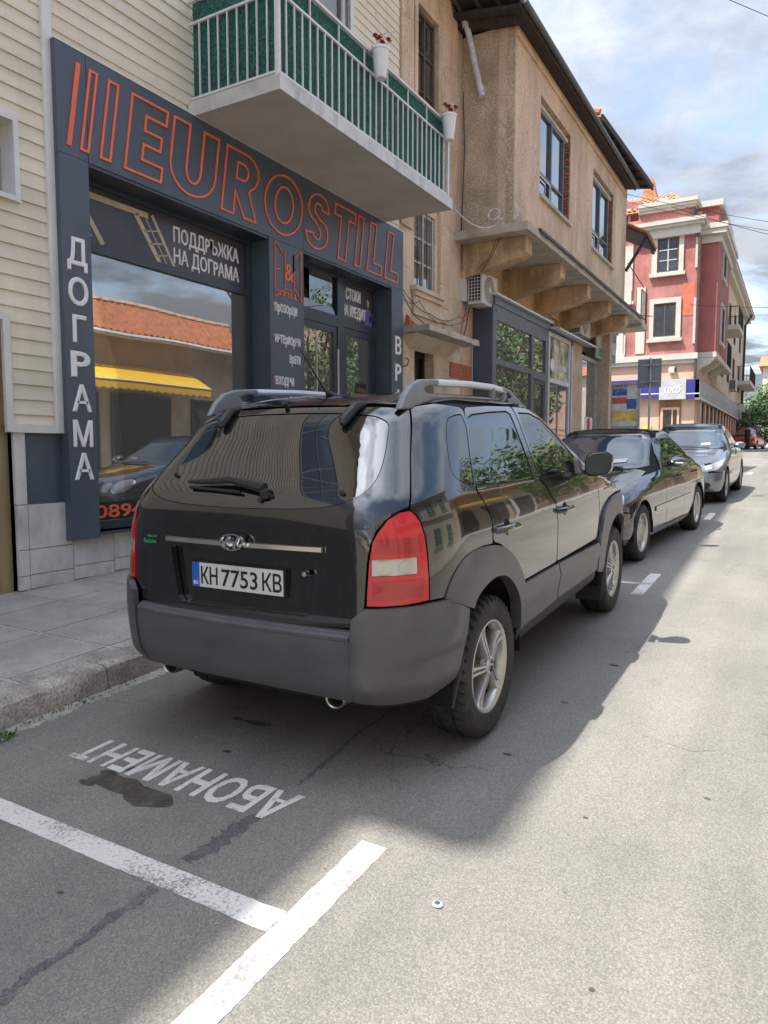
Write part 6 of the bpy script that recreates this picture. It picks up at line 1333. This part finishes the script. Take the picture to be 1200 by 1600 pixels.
# rear lamps
lo=[(.763,-.607,1.163),(.785,-.60,1.145),(.800,-.589,1.118),(.820,-.586,1.058),(.833,-.589,.969),(.838,-.589,.878),(.839,-.593,.797),(.784,-.681,.792),(.642,-.757,.792),(.641,-.752,.836),(.644,-.737,.957),(.653,-.723,1.045),(.668,-.705,1.085),(.705,-.69,1.132),(.738,-.65,1.158)]
clr=[(.656,-.733,.978),(.805,-.629,.980),(.811,-.635,.912),(.660,-.742,.912)]; dk=[(.655,-.733,.895),(.815,-.60,.895),(.818,-.6,.815),(.655,-.74,.812)]; dk2=[(.665,-.72,1.06),(.80,-.60,1.06),(.812,-.6,.995),(.66,-.73,.995)]
for s in(1,-1):
    def mm(pts): return [(s*a,z) for a,z in P3(pts)]
    L_=patch(BD,'tail_light','polar',mm(lo),REDL,SU,grid=.03,off=.004,gap=.003,rim=.03,holes=[mm(clr)])
    patch(BD,'reverse_lens','polar',mm(clr),CLRL,L_,grid=.05,off=.001,gap=.001)
    for q in(dk,dk2): patch(BD,'dark_segment','polar',shrink(mm(q),.004),REDD,L_,grid=.03,off=.0065,gap=0,rim=.002)
    for cx_ in(-.036,.036):
        cc=[(sum(p[0] for p in mm(clr))/4+cx_+.026*math.cos(a*.628),.945+.025*math.sin(a*.628)) for a in range(10)]; patch(BD,'reflector_bowl','polar',cc,ALU,L_,grid=.05,off=.0025,gap=0,rim=.002)
# quarter panels, doors, wings: both sides
qg=[(-.104,1.509),(-.060,1.536),(.015,1.551),(.098,1.556),(.095,1.493),(-.005,1.353),(-.098,1.224),(-.188,1.236),(-.255,1.268),(-.268,1.299),(-.227,1.362),(-.167,1.437)]
q3=[(.600,-.06,1.606),(.585,-.20,1.592),(.577,-.238,1.577),(.677,-.433,1.371),(.759,-.60,1.172),(.764,-.61,1.166),(.787,-.60,1.146),(.802,-.589,1.119),(.822,-.586,1.058),(.835,-.589,.969),(.840,-.589,.878),(.841,-.593,.794)]
A0=[(-.575,.79),(-.52,.79)]
quarter=[(y,z) for x,y,z in q3]
def onside(y,z,s=1):
    p,h=BD.project('side',[(y,z)],1); return float(p[0][0])
qp=P3(q3)+P3([(.867,-.511,.791)])+P3([(onside(y,z),y,z) for y,z in((-.435,.884),(-.325,.938),(-.135,.951),(-.02,.945),(-.006,1.05),(-.041,1.126),(-.094,1.20),(.05,1.41),(.128,1.535),(.142,1.575),(.12,1.590))])
qgp=P3([(onside(y,z),y,z) for y,z in qg]); qgp=roundc(qgp,.02,2)
rdoor=[(-.013,.953),(0,1.05),(-.037,1.126),(-.090,1.20),(.145,1.566),(.185,1.590),(.50,1.603),(.872,1.605),(.862,1.50),(.822,1.28),(.822,1.195),(.899,1.116),(.992,1.033),(1.02,.929),(1.005,.684),(.366,.684),(.30,.79),(.20,.87),(.09,.925)]
rdg=[(.152,1.539),(.225,1.556),(.48,1.570),(.741,1.578),(.790,1.560),(.785,1.511),(.778,1.426),(.755,1.294),(.720,1.195),(.31,1.203),(-.055,1.219),(-.030,1.274),(.069,1.421)]
fdoor=[(.880,1.605),(1.15,1.598),(1.36,1.555),(1.55,1.46),(1.72,1.33),(1.90,1.19),(2.00,1.12),(2.03,1.02),(2.048,.896),(2.01,.684),(1.011,.684),(1.026,.929),(.998,1.033),(.905,1.116),(.828,1.195),(.828,1.28),(.868,1.50)]
fdg=[(.930,1.570),(1.12,1.568),(1.30,1.530),(1.45,1.455),(1.60,1.34),(1.70,1.245),(1.66,1.19),(1.45,1.188),(.850,1.190),(.858,1.253),(.887,1.387),(.911,1.51)]
wing=[(2.036,1.02),(2.054,.896),(2.03,.75),(2.06,.69),(2.13,.86),(2.35,.945),(2.63,.965),(2.85,.94),(3.02,.84),(3.06,.95),(2.95,1.02),(2.6,1.10),(2.25,1.155),(2.01,1.125)]
for s in(1,-1):
    QP=patch(BD,'quarter_panel','polar',[(s*a,z) for a,z in qp],BPAINT,SU,grid=.035,holes=[[(s*a,z) for a,z in qgp]],rim=.03)
    patch(BD,'quarter_glass','polar',shrink([(s*a,z) for a,z in qgp],.006),CGL,QP,grid=.04,off=-.002,gap=0); patch(BD,'glass_seal','polar',[(s*a,z) for a,z in qgp],BPL,QP,grid=.05,off=-.008,gap=-.003)
    for nm,outl,gls,hy,hz in(('door',rdoor,rdg,.05,1.00),('door',fdoor,fdg,1.045,.985)):
        D_=patch(BD,nm,'side',roundc(outl,.025,2),BPAINT,SU,sx=s,grid=.045,holes=[gls],rim=.03); patch(BD,'window','side',shrink(gls,.008),CGL,D_,sx=s,grid=.05,off=-.004,gap=0); patch(BD,'window_seal','side',gls,BPL,D_,sx=s,grid=.06,off=-.010,gap=-.004)
        x0=s*onside(hy+.1,hz)
        lc('door_handle',MB().tube([(x0-s*.01,hy,hz-.006),(x0+s*.028,hy+.03,hz),(x0+s*.034,hy+.12,hz+.001),(x0+s*.028,hy+.21,hz-.004),(x0-s*.01,hy+.245,hz-.008)],[.016,.018,.018,.017,.013],8),BPAINT,D_,smooth='auto')
        lc('handle_cup',MB().lathe([(.001,x0+s*.001),(.038,x0+s*.002),(.046,x0-s*.004)],20,0,(0,hy+.125,hz-.002)),DGAP,D_,smooth='auto')
    patch(BD,'front_wing','side',wing,BPAINT,SU,sx=s,grid=.06,rim=.03)
    # cladding: arches, door mouldings, sill
    def arc(cy,r,a0,a1,n=16,cz=.344,ex=1): return [(cy+r*math.cos(math.radians(a0+(a1-a0)*i/n))*ex,cz+r*math.sin(math.radians(a0+(a1-a0)*i/n))) for i in range(n+1)]
    ro=[(.385,.44),(.386,.526),(.383,.681),(.300,.785),(.195,.865),(.06,.925),(-.135,.951),(-.325,.938),(-.435,.884),(-.500,.800),(-.497,.775)]; ri=[(-.29,.700),(-.245,.742),(-.15,.775),(-.02,.790),(.12,.765),(.24,.69),(.315,.60),(.345,.50),(.350,.44)]
    patch(BD,'wheel_arch','side',cr(ro)+cr(ri),CLAD,SU,sx=s,grid=.03,off=.022,rim=.06,gap=.001,offf=lambda p: -.016*np.clip((np.hypot(p[:,1],p[:,2]-.344)-.50)/.14,0,1)**2)
    fo=[(2.95,.42),(3.05,.50),(3.10,.70),(3.02,.84),(2.85,.925),(2.63,.95),(2.38,.93),(2.17,.86),(2.08,.72),(2.03,.64),(2.02,.44)]; fi=[(2.22,.40),(2.215,.50),(2.26,.62),(2.36,.72),(2.50,.775),(2.63,.787),(2.78,.765),(2.92,.69),(3.0,.60),(2.97,.44)]
    patch(BD,'wheel_arch','side',cr(fo[::-1])+cr(fi[::-1]),CLAD,SU,sx=s,grid=.04,off=.020,rim=.06,gap=.001)
    for poly in ([(.388,.678),(1.000,.676),(1.02,.60),(1.018,.455),(.388,.435)],[(1.012,.676),(2.00,.655),(2.03,.60),(2.04,.455),(1.03,.455),(1.032,.60)]):
        patch(BD,'door_moulding','side',poly,CLAD,SU,sx=s,grid=.04,off=.014,rim=.03,gap=.002,offf=lambda p:.010*np.exp(-((p[:,2]-.60)/.05)**2))
    patch(BD,'side_sill','side',[(.36,.432),(2.04,.450),(2.10,.36),(.42,.345)],BPL,SU,sx=s,grid=.05,off=.0,rim=.04)
    # mirror
    x0=s*.86; sh=MB().hexa([(x0,1.50,1.17),(x0+s*.05,1.49,1.17),(x0+s*.05,1.66,1.17),(x0,1.70,1.17),(x0-s*.02,1.52,1.28),(x0+s*.01,1.52,1.26),(x0+s*.0,1.62,1.26),(x0-s*.03,1.64,1.28)]); M_=lc('wing_mirror',sh,BPL,SU,bevel=.008)
    # housing as a rounded shell
    mb=MB(); cx,cy,cz=s*1.0,1.60,1.238; ny=7; nn=20
    for i in range(ny+1):
        t=i/ny; sc=[1.0,1.03,1.02,.97,.88,.72,.48,.05][i]; yy=cy-.06+.16*t
        for k in range(nn):
            a=2*PI*k/nn; ex=.6; c_,s_=math.cos(a),math.sin(a); px=math.copysign(abs(c_)**ex,c_)*.082*sc; pz=math.copysign(abs(s_)**ex,s_)*.078*sc; mb.v.append((cx+s*px,yy+.25*abs(px)*0-.0+px*.18,cz+pz+.012*(c_)))
    mb.f=[(i*nn+k,i*nn+(k+1)%nn,(i+1)*nn+(k+1)%nn,(i+1)*nn+k) for i in range(ny) for k in range(nn)]
    lc('mirror_housing',mb,BPAINT,M_,smooth=True)
    v=[mb.v[k] for k in range(nn)]; c0=Vector((0,0,0))
    for q in v:c0+=Vector(q)
    c0/=nn; g=MB().add([tuple(c0+(Vector(q)-c0)*.90+Vector((0,.004,0))) for q in v],[tuple(range(nn))]); lc('mirror_glass',g,mat('obj_mirror',(.05,.06,.065),.03,.02,3,metal=1),M_); g=MB().add([tuple(c0+(Vector(q)-c0)*r_+Vector((0,.006*(1-i),0))) for i,r_ in enumerate((1.0,.88)) for q in v],[(k,(k+1)%nn,nn+(k+1)%nn,nn+k) for k in range(nn)]); lc('mirror_rim',g,BPL,M_)
    lc('mirror_arm',MB().tube([(s*.86,1.60,1.195),(s*.95,1.60,1.195)],.03,8),BPL,M_)
    # mud flap
    lc('mud_flap',MB().hexa([(s*.66,-.44,.285),(s*.87,-.435,.285),(s*.87,-.425,.285),(s*.66,-.43,.285),(s*.66,-.36,.50),(s*.89,-.36,.50),(s*.89,-.345,.50),(s*.66,-.345,.50)]),BPL,SU,bevel=.004)
    lc('mud_flap',MB().hexa([(s*.68,2.22,.17),(s*.87,2.225,.17),(s*.87,2.235,.17),(s*.68,2.23,.17),(s*.68,2.24,.45),(s*.89,2.24,.45),(s*.89,2.255,.45),(s*.68,2.255,.45)]),BPL,SU,bevel=.004)
    # roof rail: grey feet with silver bar
    X0=s*.565
    def blade(pts,w0): return MB().prism(pts,0,X0-w0,X0+w0)
    ft=lc('roof_rail',blade([(-.33,1.575),(-.28,1.640),(-.21,1.692),(-.12,1.716),(.06,1.727),(.06,1.696),(-.05,1.690),(-.09,1.676),(-.07,1.655),(.0,1.650),(.6,1.655),(1.10,1.645),(1.36,1.595),(1.36,1.56),(.5,1.58)],.017),RAILG,SU,bevel=.009)
    lc('rail_bar',MB().tube([(X0,.06,1.708),(X0,.45,1.716),(X0,.80,1.714),(X0,1.0,1.700)],[.019,.019,.019,.018],10),RAIL,ft,smooth='auto')
    lc('rail_foot',blade([(.94,1.724),(1.06,1.708),(1.40,1.592),(1.0,1.64),(1.10,1.668),(1.02,1.692),(.94,1.696)],.020),RAILG,ft,bevel=.008); lc('rail_stay',MB().tube([(X0,.80,1.71),(X0,.80,1.64)],.02,8),RAILG,ft,smooth='auto'); lc('rail_stay',MB().tube([(X0,1.0,1.70),(X0,.98,1.64)],.02,8),RAILG,ft,smooth='auto')
    for yy in WH: wheel(SU,s*.878,yy[0],.344,.215,.218,s,5,'broad',rot=.55 if yy[0]<1 else .2)
# roof, bonnet, screen, front end
roof=[(0,-.38),(.30,-.36),(.50,-.285),(.590,-.19),(.615,-.04),(.630,.30),(.640,.80),(.620,1.18),(.56,1.38),(0,1.45)]; rf=roof+[(-x,y) for x,y in reversed(roof) if x>0]
patch(BD,'roof','top',rf,BPAINT,SU,grid=.06,rim=.02)
ws=[(0,1.60),(.50,1.575),(.60,1.545),(.69,1.38),(.76,1.22),(.70,1.20),(0,1.19)]; patch(BD,'windscreen','front',ws+[(-x,y) for x,y in reversed(ws) if x>0],WSG,SU,grid=.06)
hd=[(0,2.24),(.55,2.20),(.74,2.10),(.78,2.3),(.76,2.7),(.62,2.98),(0,3.08)]; patch(BD,'bonnet','top',hd+[(-x,y) for x,y in reversed(hd) if x>0],BPAINT,SU,grid=.07)
for s in(1,-1): patch(BD,'headlight','front',[(s*.42,.90),(s*.80,.93),(s*.82,1.02),(s*.45,.99)],CLRL,SU,grid=.05,off=.004)
patch(BD,'grille','front',[(-.38,.84),(.38,.84),(.38,.98),(-.38,.98)],BPL,SU,grid=.05)
patch(BD,'front_bumper','front',[(-.84,.42),(.84,.42),(.86,.80),(-.86,.80)],CLAD,SU,grid=.06,off=.03)
# rear bumper
bpo=[(-.875,-.483,.782),(-.839,-.594,.786),(-.642,-.757,.786),(-.616,-.80,.745),(-.606,-.81,.672),(0,-.83,.672),(.606,-.81,.672),(.616,-.80,.745),(.642,-.757,.786),(.839,-.594,.786),(.875,-.483,.782)]
s1_=[(onside(y,z),y,z) for y,z in((-.495,.775),(-.30,.700),(-.335,.60),(-.37,.50),(-.385,.42))]
bot=[(.80,-.55,.372),(.70,-.69,.378),(.5,-.80,.392),(.2,-.82,.398)]
def lowf(z): q=np.clip((z-.38)/.12,0,1); return q*q*(3-2*q)
def coff(p): z=p[:,2]; return .020*lowf(z)+.004+.006*np.exp(-((z-.60)/.05)**2)
def woff(p):
    y,z=p[:,1],p[:,2]; ax=np.abs(p[:,0]); fade=np.clip((y+.30)/-.20,0,1)
    y0=np.where(z>.69,-.47,-.47-(.69-z)*2.0); ridge=.026/(1+np.exp(-(y-y0)/.009))*np.clip((z-.55)/.06,0,1)
    edge=.024*np.exp(-((ax-.62)/.07)**2)*lowf(z)
    return (.012)*fade*np.clip(lowf(z)+.2,0,1)+edge+ridge*fade
patch(BD,'rear_bumper','polar',P3([(-.606,-.81,.655),(-.3,-.82,.655),(0,-.83,.655),(.3,-.82,.655),(.606,-.81,.655),(.60,-.80,.385),(.3,-.82,.395),(0,-.82,.400),(-.3,-.82,.395),(-.60,-.80,.385)]),CLAD,SU,grid=.022,off=.004,offf=coff,rim=.03,gap=.001)
for s in(1,-1):
    q=[(.608,-.81,.655),(.617,-.80,.745),(.642,-.757,.786),(.74,-.70,.787),(.839,-.594,.786),(.875,-.483,.782)]+s1_+[(.80,-.55,.372),(.70,-.69,.376),(.602,-.80,.385)]
    patch(BD,'bumper_corner','polar',[(s*a_,z) for a_,z in P3(q)],CLAD,SU,grid=.020,off=.006,offf=woff,rim=.03,gap=.001)
mb=MB(); n=30
for i in range(n+1):
    x=-.60+1.2*i/n; q=onr(x,.69,0); y0=q.y
    for k,(dy,dz) in enumerate([(.012,.694),(-.002,.690),(-.003,.686),(-.008,.684),(-.009,.688),(-.018,.682),(-.019,.678),(-.023,.675),(-.024,.678),(-.031,.668),(-.030,.655)]): mb.v.append((x,y0+dy,dz))
m_=11; mb.f=[(i*m_+k,i*m_+k+1,(i+1)*m_+k+1,(i+1)*m_+k) for i in range(n) for k in range(m_-1)]
lc('bumper_step',mb,mat('obj_step_pad',(.085,.09,.10),.40,.1,9,.1,120),SU,smooth='auto')
for x in(-.46,.49):
    mbx=MB().lathe([(.031,-.775),(.036,-.78),(.038,-.77),(.038,-.50),(.031,-.50),(.031,-.775)],22,1,(x,0,.366)); mbx.v=[(x+(a-x)*1.2,b,c+.012) for a,b,c in mbx.v]; e=lc('exhaust_tip',mbx,mat('obj_exhaust',(.32,.31,.30),.35,.25,20,metal=.9),SU,smooth='auto'); lc('exhaust_bore',MB().lathe([(.001,-.72),(.031,-.72)],16,1,(x,0,.366)),DGAP,e)
lc('antenna',MB().tube([(.02,-.07,1.66),(.0,-.27,1.88)],[.005,.003],6),BLK,SU); lc('antenna_base',MB().tube([(0.02,-.02,1.650),(.02,-.08,1.680)],[.03,.012],10),BPL,SU,smooth='auto')
# ---------------- saloon cars facing the camera (near end = their front) ----------------
def saloon(name,label,loc,rz,T,paint,wb,half,yc,style,hl,group,screen=(1.0,1.37),wheelw=.205,R=.31,rim=.205,grille='bars',detail=True,hc=None,rx=math.atan(G)):
    bd=Body(T,yc,half,frx=.32,fry=.5,fbow=.06); bd.py=.55
    t=thing(name,label,'car',loc,group,world=True,rz=rz,rx=rx); whs=((0,R),(wb,R))
    shell(bd,t,DGAP,-.02,whs,wr=R+.07,nz=26,na=90)
    lc('floor_pan',MB().box(-.68,.68,-.5,wb+.5,.19,.24),DGAP,t)
    zb,zt=screen; z1=T[-1][0]
    def px(x,z,mode='rear'): p,h=bd.project(mode,[(x,z)]); return p[0]
    # greenhouse
    wsr=[(0,zt),(.42,zt-.008),(.535,zt-.03),(.60,zt-.16),(.665,zb+.09),(.70,zb+.02),(.60,zb-.002),(.30,zb-.01),(0,zb-.012)]; patch(bd,'windscreen','rear',wsr+[(-x,z) for x,z in reversed(wsr) if x>0],WSG,t,grid=.05,off=-.002)
    ytop=float(px(0,zt)[1]); 
    y_fr=[float(px(.5,zt-.02)[1])]
    rr=[(0,ytop+.14),(.36,ytop+.13),(.50,ytop+.12),(.56,ytop+.45),(.555,ytop+.85),(.50,ytop+1.15),(0,ytop+1.25)]; patch(bd,'roof','top',rr+[(-x,y) for x,y in reversed(rr) if x>0],paint,t,grid=.07)
    hdp=[(0,zt+.003),(.42,zt-.004),(.50,zt-.018),(.535,zt-.015),(.49,zt+.012),(.40,zt+.024),(.2,z1-.014),(0,z1-.012)]; patch(bd,'roof_header','rear',hdp+[(-x,z) for x,z in reversed(hdp) if x>0],paint,t,grid=.04,gap=-.001)
    bw=[(0,zt),(.45,zt-.02),(.56,zt-.08),(.62,zb+.10),(0,zb+.07)]; patch(bd,'rear_window','front',bw+[(-x,z) for x,z in reversed(bw) if x>0],CGL,t,grid=.07)
    ycw=float(px(0,zb-.015)[1])
    yn=T[0][2]
    bn=[(0,ycw-.01),(.55,ycw+.05),(.70,ycw+.12),(.72,ycw-.25),(.66,hc-.12),(.55,hc-.22),(0,hc-.28)]; patch(bd,'bonnet','top',bn+[(-x,y) for x,y in reversed(bn) if x>0],paint,t,grid=.05)
    yr_=yc+half; 
    bt=[(0,ytop+2.0),(.5,ytop+1.98),(.66,ytop+1.95),(.68,yr_-.45),(.6,yr_-.2),(0,yr_-.12)]; patch(bd,'boot_lid','top',bt+[(-x,y) for x,y in reversed(bt) if x>0],paint,t,grid=.08)
    cb=zb-.06 # belt
    for s in(1,-1):
        # side glass outline in (y,z)
        g0=[(ytop-.28,zb+.015),(ytop-.02,zt-.16),(ytop+.16,zt-.055),(ytop+.42,zt-.03),(ytop+.43,zb-.0)]; g1=[(ytop+.48,zb),(ytop+.47,zt-.028),(ytop+.85,zt-.04),(ytop+1.08,zt-.09),(ytop+1.30,zb+.10),(ytop+1.26,zb+.02)]
        frame=[(ytop-.50,zb-.02),(ytop-.28,zt-.24),(ytop-.04,zt-.08),(ytop+.15,zt-.010),(ytop+.45,zt+.004),(ytop+.90,zt-.004),(ytop+1.20,zt-.05),(ytop+1.45,zt-.20),(ytop+1.75,zb+.06),(ytop+1.9,zb-.03)]
        WA=[(R+.055)*math.cos(math.radians(a)) for a in(0,)][0]
        ar=R+.05; arc_=lambda cy,a0,a1: [(cy+ar*math.cos(math.radians(a0+(a1-a0)*i/12)),R+ar*math.sin(math.radians(a0+(a1-a0)*i/12))) for i in range(13)]
        dsp=ytop+.455
        sill=.22
        ya=ytop-.42
        D1=patch(bd,'door','side',[(ya,zb-.03),(ytop-.28,zt-.24),(ytop-.04,zt-.08),(ytop+.15,zt-.010),(dsp,zt+.002),(dsp+.01,sill+.07),(ya+.03,sill+.07),(ya-.03,.6)],paint,t,sx=s,grid=.06,holes=[g0]); patch(bd,'window','side',shrink(g0,.006),CGL,D1,sx=s,grid=.07,off=-.003,gap=0); patch(bd,'window_seal','side',g0,BPL,D1,sx=s,grid=.08,off=-.01,gap=-.004)
        D2=patch(bd,'door','side',[(dsp,zt+.002),(ytop+.90,zt-.004),(ytop+1.17,zt-.045),(ytop+1.40,zb+.12),(ytop+1.42,zb-.03),(wb-ar*.55,R+ar*.95),(wb-ar*.93,R+ar*.50),(wb-ar-.03,sill+.07),(dsp+.01,sill+.07)],paint,t,sx=s,grid=.06,holes=[g1]); patch(bd,'window','side',shrink(g1,.006),CGL,D2,sx=s,grid=.07,off=-.003,gap=0); patch(bd,'window_seal','side',g1,BPL,D2,sx=s,grid=.08,off=-.01,gap=-.004)
        patch(bd,'rear_wing','side',[(ytop+1.17,zt-.045),(ytop+1.30,zt-.10),(ytop+1.65,zb+.14),(ytop+1.95,zb-.02),(yr_-.28,zb-.08),(yr_-.18,.72),(yr_-.22,.35)]+[(wb+ar,.28)]+arc_(wb,8,172)[0:13]+[(wb-ar,.30),(wb-ar-.02,.36),(wb-ar*.90,R+ar*.50),(wb-ar*.53,R+ar*.95),(ytop+1.425,zb-.03),(ytop+1.405,zb+.12)][3:],paint,t,sx=s,grid=.07)
        patch(bd,'front_wing','side',[(ya-.005,zb-.03),(ya-.035,.6),(ya+.025,sill+.07),(ar+.02,sill+.05)]+arc_(0,2,178)+[(-ar-.02,.34),(-ar-.04,.565),(-.60,.60),(-.50,.72),(-.25,.80),(.1,.87)],paint,t,sx=s,grid=.045)
        patch(bd,'side_sill','side',[(ar+.0,sill+.065),(wb-ar,sill+.065),(wb-ar,sill),(ar,sill)],paint,t,sx=s,grid=.07)
        patch(bd,'side_moulding','side',[(ar+.10,.50),(wb-ar-.12,.52),(wb-ar-.12,.565),(ar+.10,.55)],paint,t,sx=s,grid=.06,off=.012,rim=.012,gap=0)
        for yy in(dsp-.24,dsp+.62): p,h=bd.project('side',[(yy,zb-.14)],s); q=Vector(p[0]); lc('door_handle',MB().tube([tuple(q),tuple(q+Vector((s*.03,.03,0))),tuple(q+Vector((s*.03,.15,0))),tuple(q+Vector((0,.18,0)))],.014,6),paint,D1 if yy<dsp else D2,smooth='auto')
        # mirror
        mb=MB(); cx,cy,cz=s*.95,ytop-.42,zb+.055; nn=14
        for i,(o,sc) in enumerate([(-.075,.05),(-.065,.5),(-.04,.82),(0,1),(.04,1.02),(.06,.97)]):
            for k in range(nn): a=2*PI*k/nn; mb.v.append((cx+s*.105*sc*math.cos(a),cy+o+.02*math.cos(a),cz+.062*sc*math.sin(a)))
        mb.f=[(i*nn+k,i*nn+(k+1)%nn,(i+1)*nn+(k+1)%nn,(i+1)*nn+k) for i in range(5) for k in range(nn)]+[tuple(5*nn+k for k in range(nn))]
        M_=lc('wing_mirror',mb,paint,t,smooth='auto'); lc('mirror_arm',MB().tube([(s*.80,cy,zb+.01),(s*.90,cy,zb+.03)],.022,6),BPL,M_)
        if hl=='round': lc('indicator_strip',MB().tube([(cx-s*.06,cy-.070,cz-.005),(cx+s*.09,cy-.03,cz-.012)],.014,6),CLRL,M_)
        # headlights
        if hl=='round':
            for (ax,az,rw,rh) in((.66,.665,.105,.095),(.46,.645,.075,.07)):
                o=[(s*(ax+rw*math.cos(a*.3142)),az+rh*math.sin(a*.3142)) for a in range(20)]; hh=patch(bd,'headlight','rear',o if s>0 else o,CLRL,t,grid=.03,off=.012,rim=.03,gap=0)
                o2=[(s*(ax+rw*1.1*math.cos(a*.3142)),az+rh*1.1*math.sin(a*.3142)) for a in range(20)]; patch(bd,'headlight_rim','rear',o2,CHR,hh,grid=.04,off=.004,gap=0,rim=.01)
        else:
            o=[(.33,.655),(.55,.70),(.72,.76),(.80,.80),(.80,.70),(.74,.62),(.55,.58),(.36,.59)]
            hh=patch(bd,'headlight','rear',[(s*a,b) for a,b in o],CLRL,t,grid=.04,off=.004)
            o2=[(s*(.60+.055*math.cos(a*.52)),.655+.045*math.sin(a*.52)) for a in range(12)]; patch(bd,'headlamp_bulb','rear',o2,CHR,hh,grid=.03,off=.008,gap=0,rim=.005)
        for yy,zz in whs: wheel(t,s*(T[3][1]-.008),yy,R,wheelw,rim,s,10,'steel' if style=='steel' else 'thin')
        patch(bd,'rear_light','front',[(s*.45,.70),(s*.80,.70),(s*.80,.86),(s*.45,.86)],REDL,t,grid=.06,off=.004)
    # nose: bumper wraps round (polar), grille, plate
    ang=lambda x,y:math.atan2(x,bd.py-y)
    a1=.74; patch(bd,'front_bumper','polar',[(-a1,.56),(-.60,.575),(0,.56),(.60,.575),(a1,.56),(a1+.0,.36),(.66,.24),(0,.22),(-.66,.24),(-a1,.36)],paint,t,grid=.045,off=.012,rim=.03)
    patch(bd,'nose_panel','rear',[(-.62,.575),(.62,.575),(.60,.60),(.56,.70),(.5,.745),(-.5,.745),(-.56,.70),(-.60,.60)],paint,t,grid=.04)
    patch(bd,'lower_intake','rear',[(-.60,.28),(.60,.28),(.66,.36),(.62,.40),(-.62,.40),(-.66,.36)],BPL,t,grid=.06,off=.016,rim=.006)
    gr=patch(bd,'grille','rear',[(-.30,.60),(.30,.60),(.33,.73),(-.33,.73)],BPL,t,grid=.05,off=.010)
    for k in range(4):
        z=.62+.028*k; patch(bd,'grille_bar','rear',[(-.29,z),(.29,z),(.29,z+.008),(-.29,z+.008)],CHR,gr,grid=.08,off=.018,gap=0,rim=.008)
    q=px(0,.47); lc('number_plate',MB().box(-.26,.26,q[1]-.035,q[1]-.018,.40,.51),PL,t)
    patch(bd,'rear_bumper','front',[(-.80,.28),(.80,.28),(.82,.62),(-.82,.62)],paint,t,grid=.07,off=.02); patch(bd,'boot_panel','front',[(-.44,.63),(.44,.63),(.44,.88),(-.44,.88)],paint,t,grid=.08)
    lc('screen_wiper',MB().tube([tuple(Vector(px(.45,zb-.0))+Vector((0,-.02,.012))),tuple(Vector(px(-.1,zb+.012))+Vector((0,-.02,.012)))],.008,5),BLK,t); lc('screen_sticker',MB().add([tuple(Vector(px(x,z))+Vector((0,-.006,.004))) for x,z in((.28,zb+.05),(.44,zb+.06),(.44,zb+.10),(.28,zb+.09))],[(0,1,2,3)]),PL,t)
    return t
TM=[(.18,.80,-.68,.05,.25,.40,3.42),(.30,.845,-.76,.05,.28,.45,3.55),(.45,.862,-.78,.06,.30,.48,3.60),(.58,.864,-.76,.08,.32,.50,3.60),(.68,.860,-.70,.10,.34,.55,3.58),(.76,.850,-.56,.12,.36,.65,3.56),(.83,.836,-.28,.12,.38,.80,3.54),(.89,.815,.06,.10,.38,.90,3.48),(.935,.795,.36,.08,.34,.80,3.30),(.965,.775,.56,.07,.26,.50,2.98),(1.06,.735,.78,.06,.20,.40,2.76),(1.20,.665,1.05,.06,.19,.40,2.50),(1.33,.592,1.32,.07,.19,.40,2.24),(1.385,.545,1.50,.08,.20,.40,2.10),(1.41,.46,1.66,.06,.20,.35,1.96),(1.428,.22,1.78,.02,.12,.2,1.85)]
TM=[(a,b,c,d,e,f,g_+{.965:.32,1.06:.26,1.20:.30,1.33:.31,1.385:.32,1.41:.26,1.428:.1}.get(a,0)) for a,b,c,d,e,f,g_ in TM]
TS=[(a*1.0 if a<.9 else .9+(a-.9)*1.06,b,c+.05,d,e,f,g_-.1) for a,b,c,d,e,f,g_ in TM]
saloon('parked_saloon','midnight black saloon with round headlights parked nose towards the black off-road car','',0,TM,NPAINT,2.715,2.15,1.45,'steel','round',None) if False else None
def place(fx,fy,rz,wb_out=.86):
    # centre of the front axle from the position of the street-side front wheel
    return (fx-wb_out*math.cos(rz),fy-wb_out*math.sin(rz),G*fy)
rz=math.radians(-5.0)
saloon('parked_saloon','midnight black saloon with round headlamps parked nose towards the black off-road car',place(-1.42,8.12,rz),rz,TM,NPAINT,2.715,2.15,1.40,'steel','round','cars parked along the kerb',screen=(.972,1.375),hc=-.35)
rz=math.radians(-1.5)
saloon('parked_saloon','silver blue saloon parked behind the black saloon near the road sign',place(-1.13,14.8,rz),rz,TS,SPAINT,2.60,2.10,1.35,'thin','almond','cars parked along the kerb',screen=(.976,1.40),hc=-.30)
rz=math.radians(-60)
saloon('parked_car','small bright red car half hidden at the far end of the road',(-3.05,60,gz(60)),math.radians(172),TS,RPAINT,2.60,2.10,1.35,'thin','almond',None,screen=(.976,1.40),hc=-.30,rx=0)
SU['group']='cars parked along the kerb'
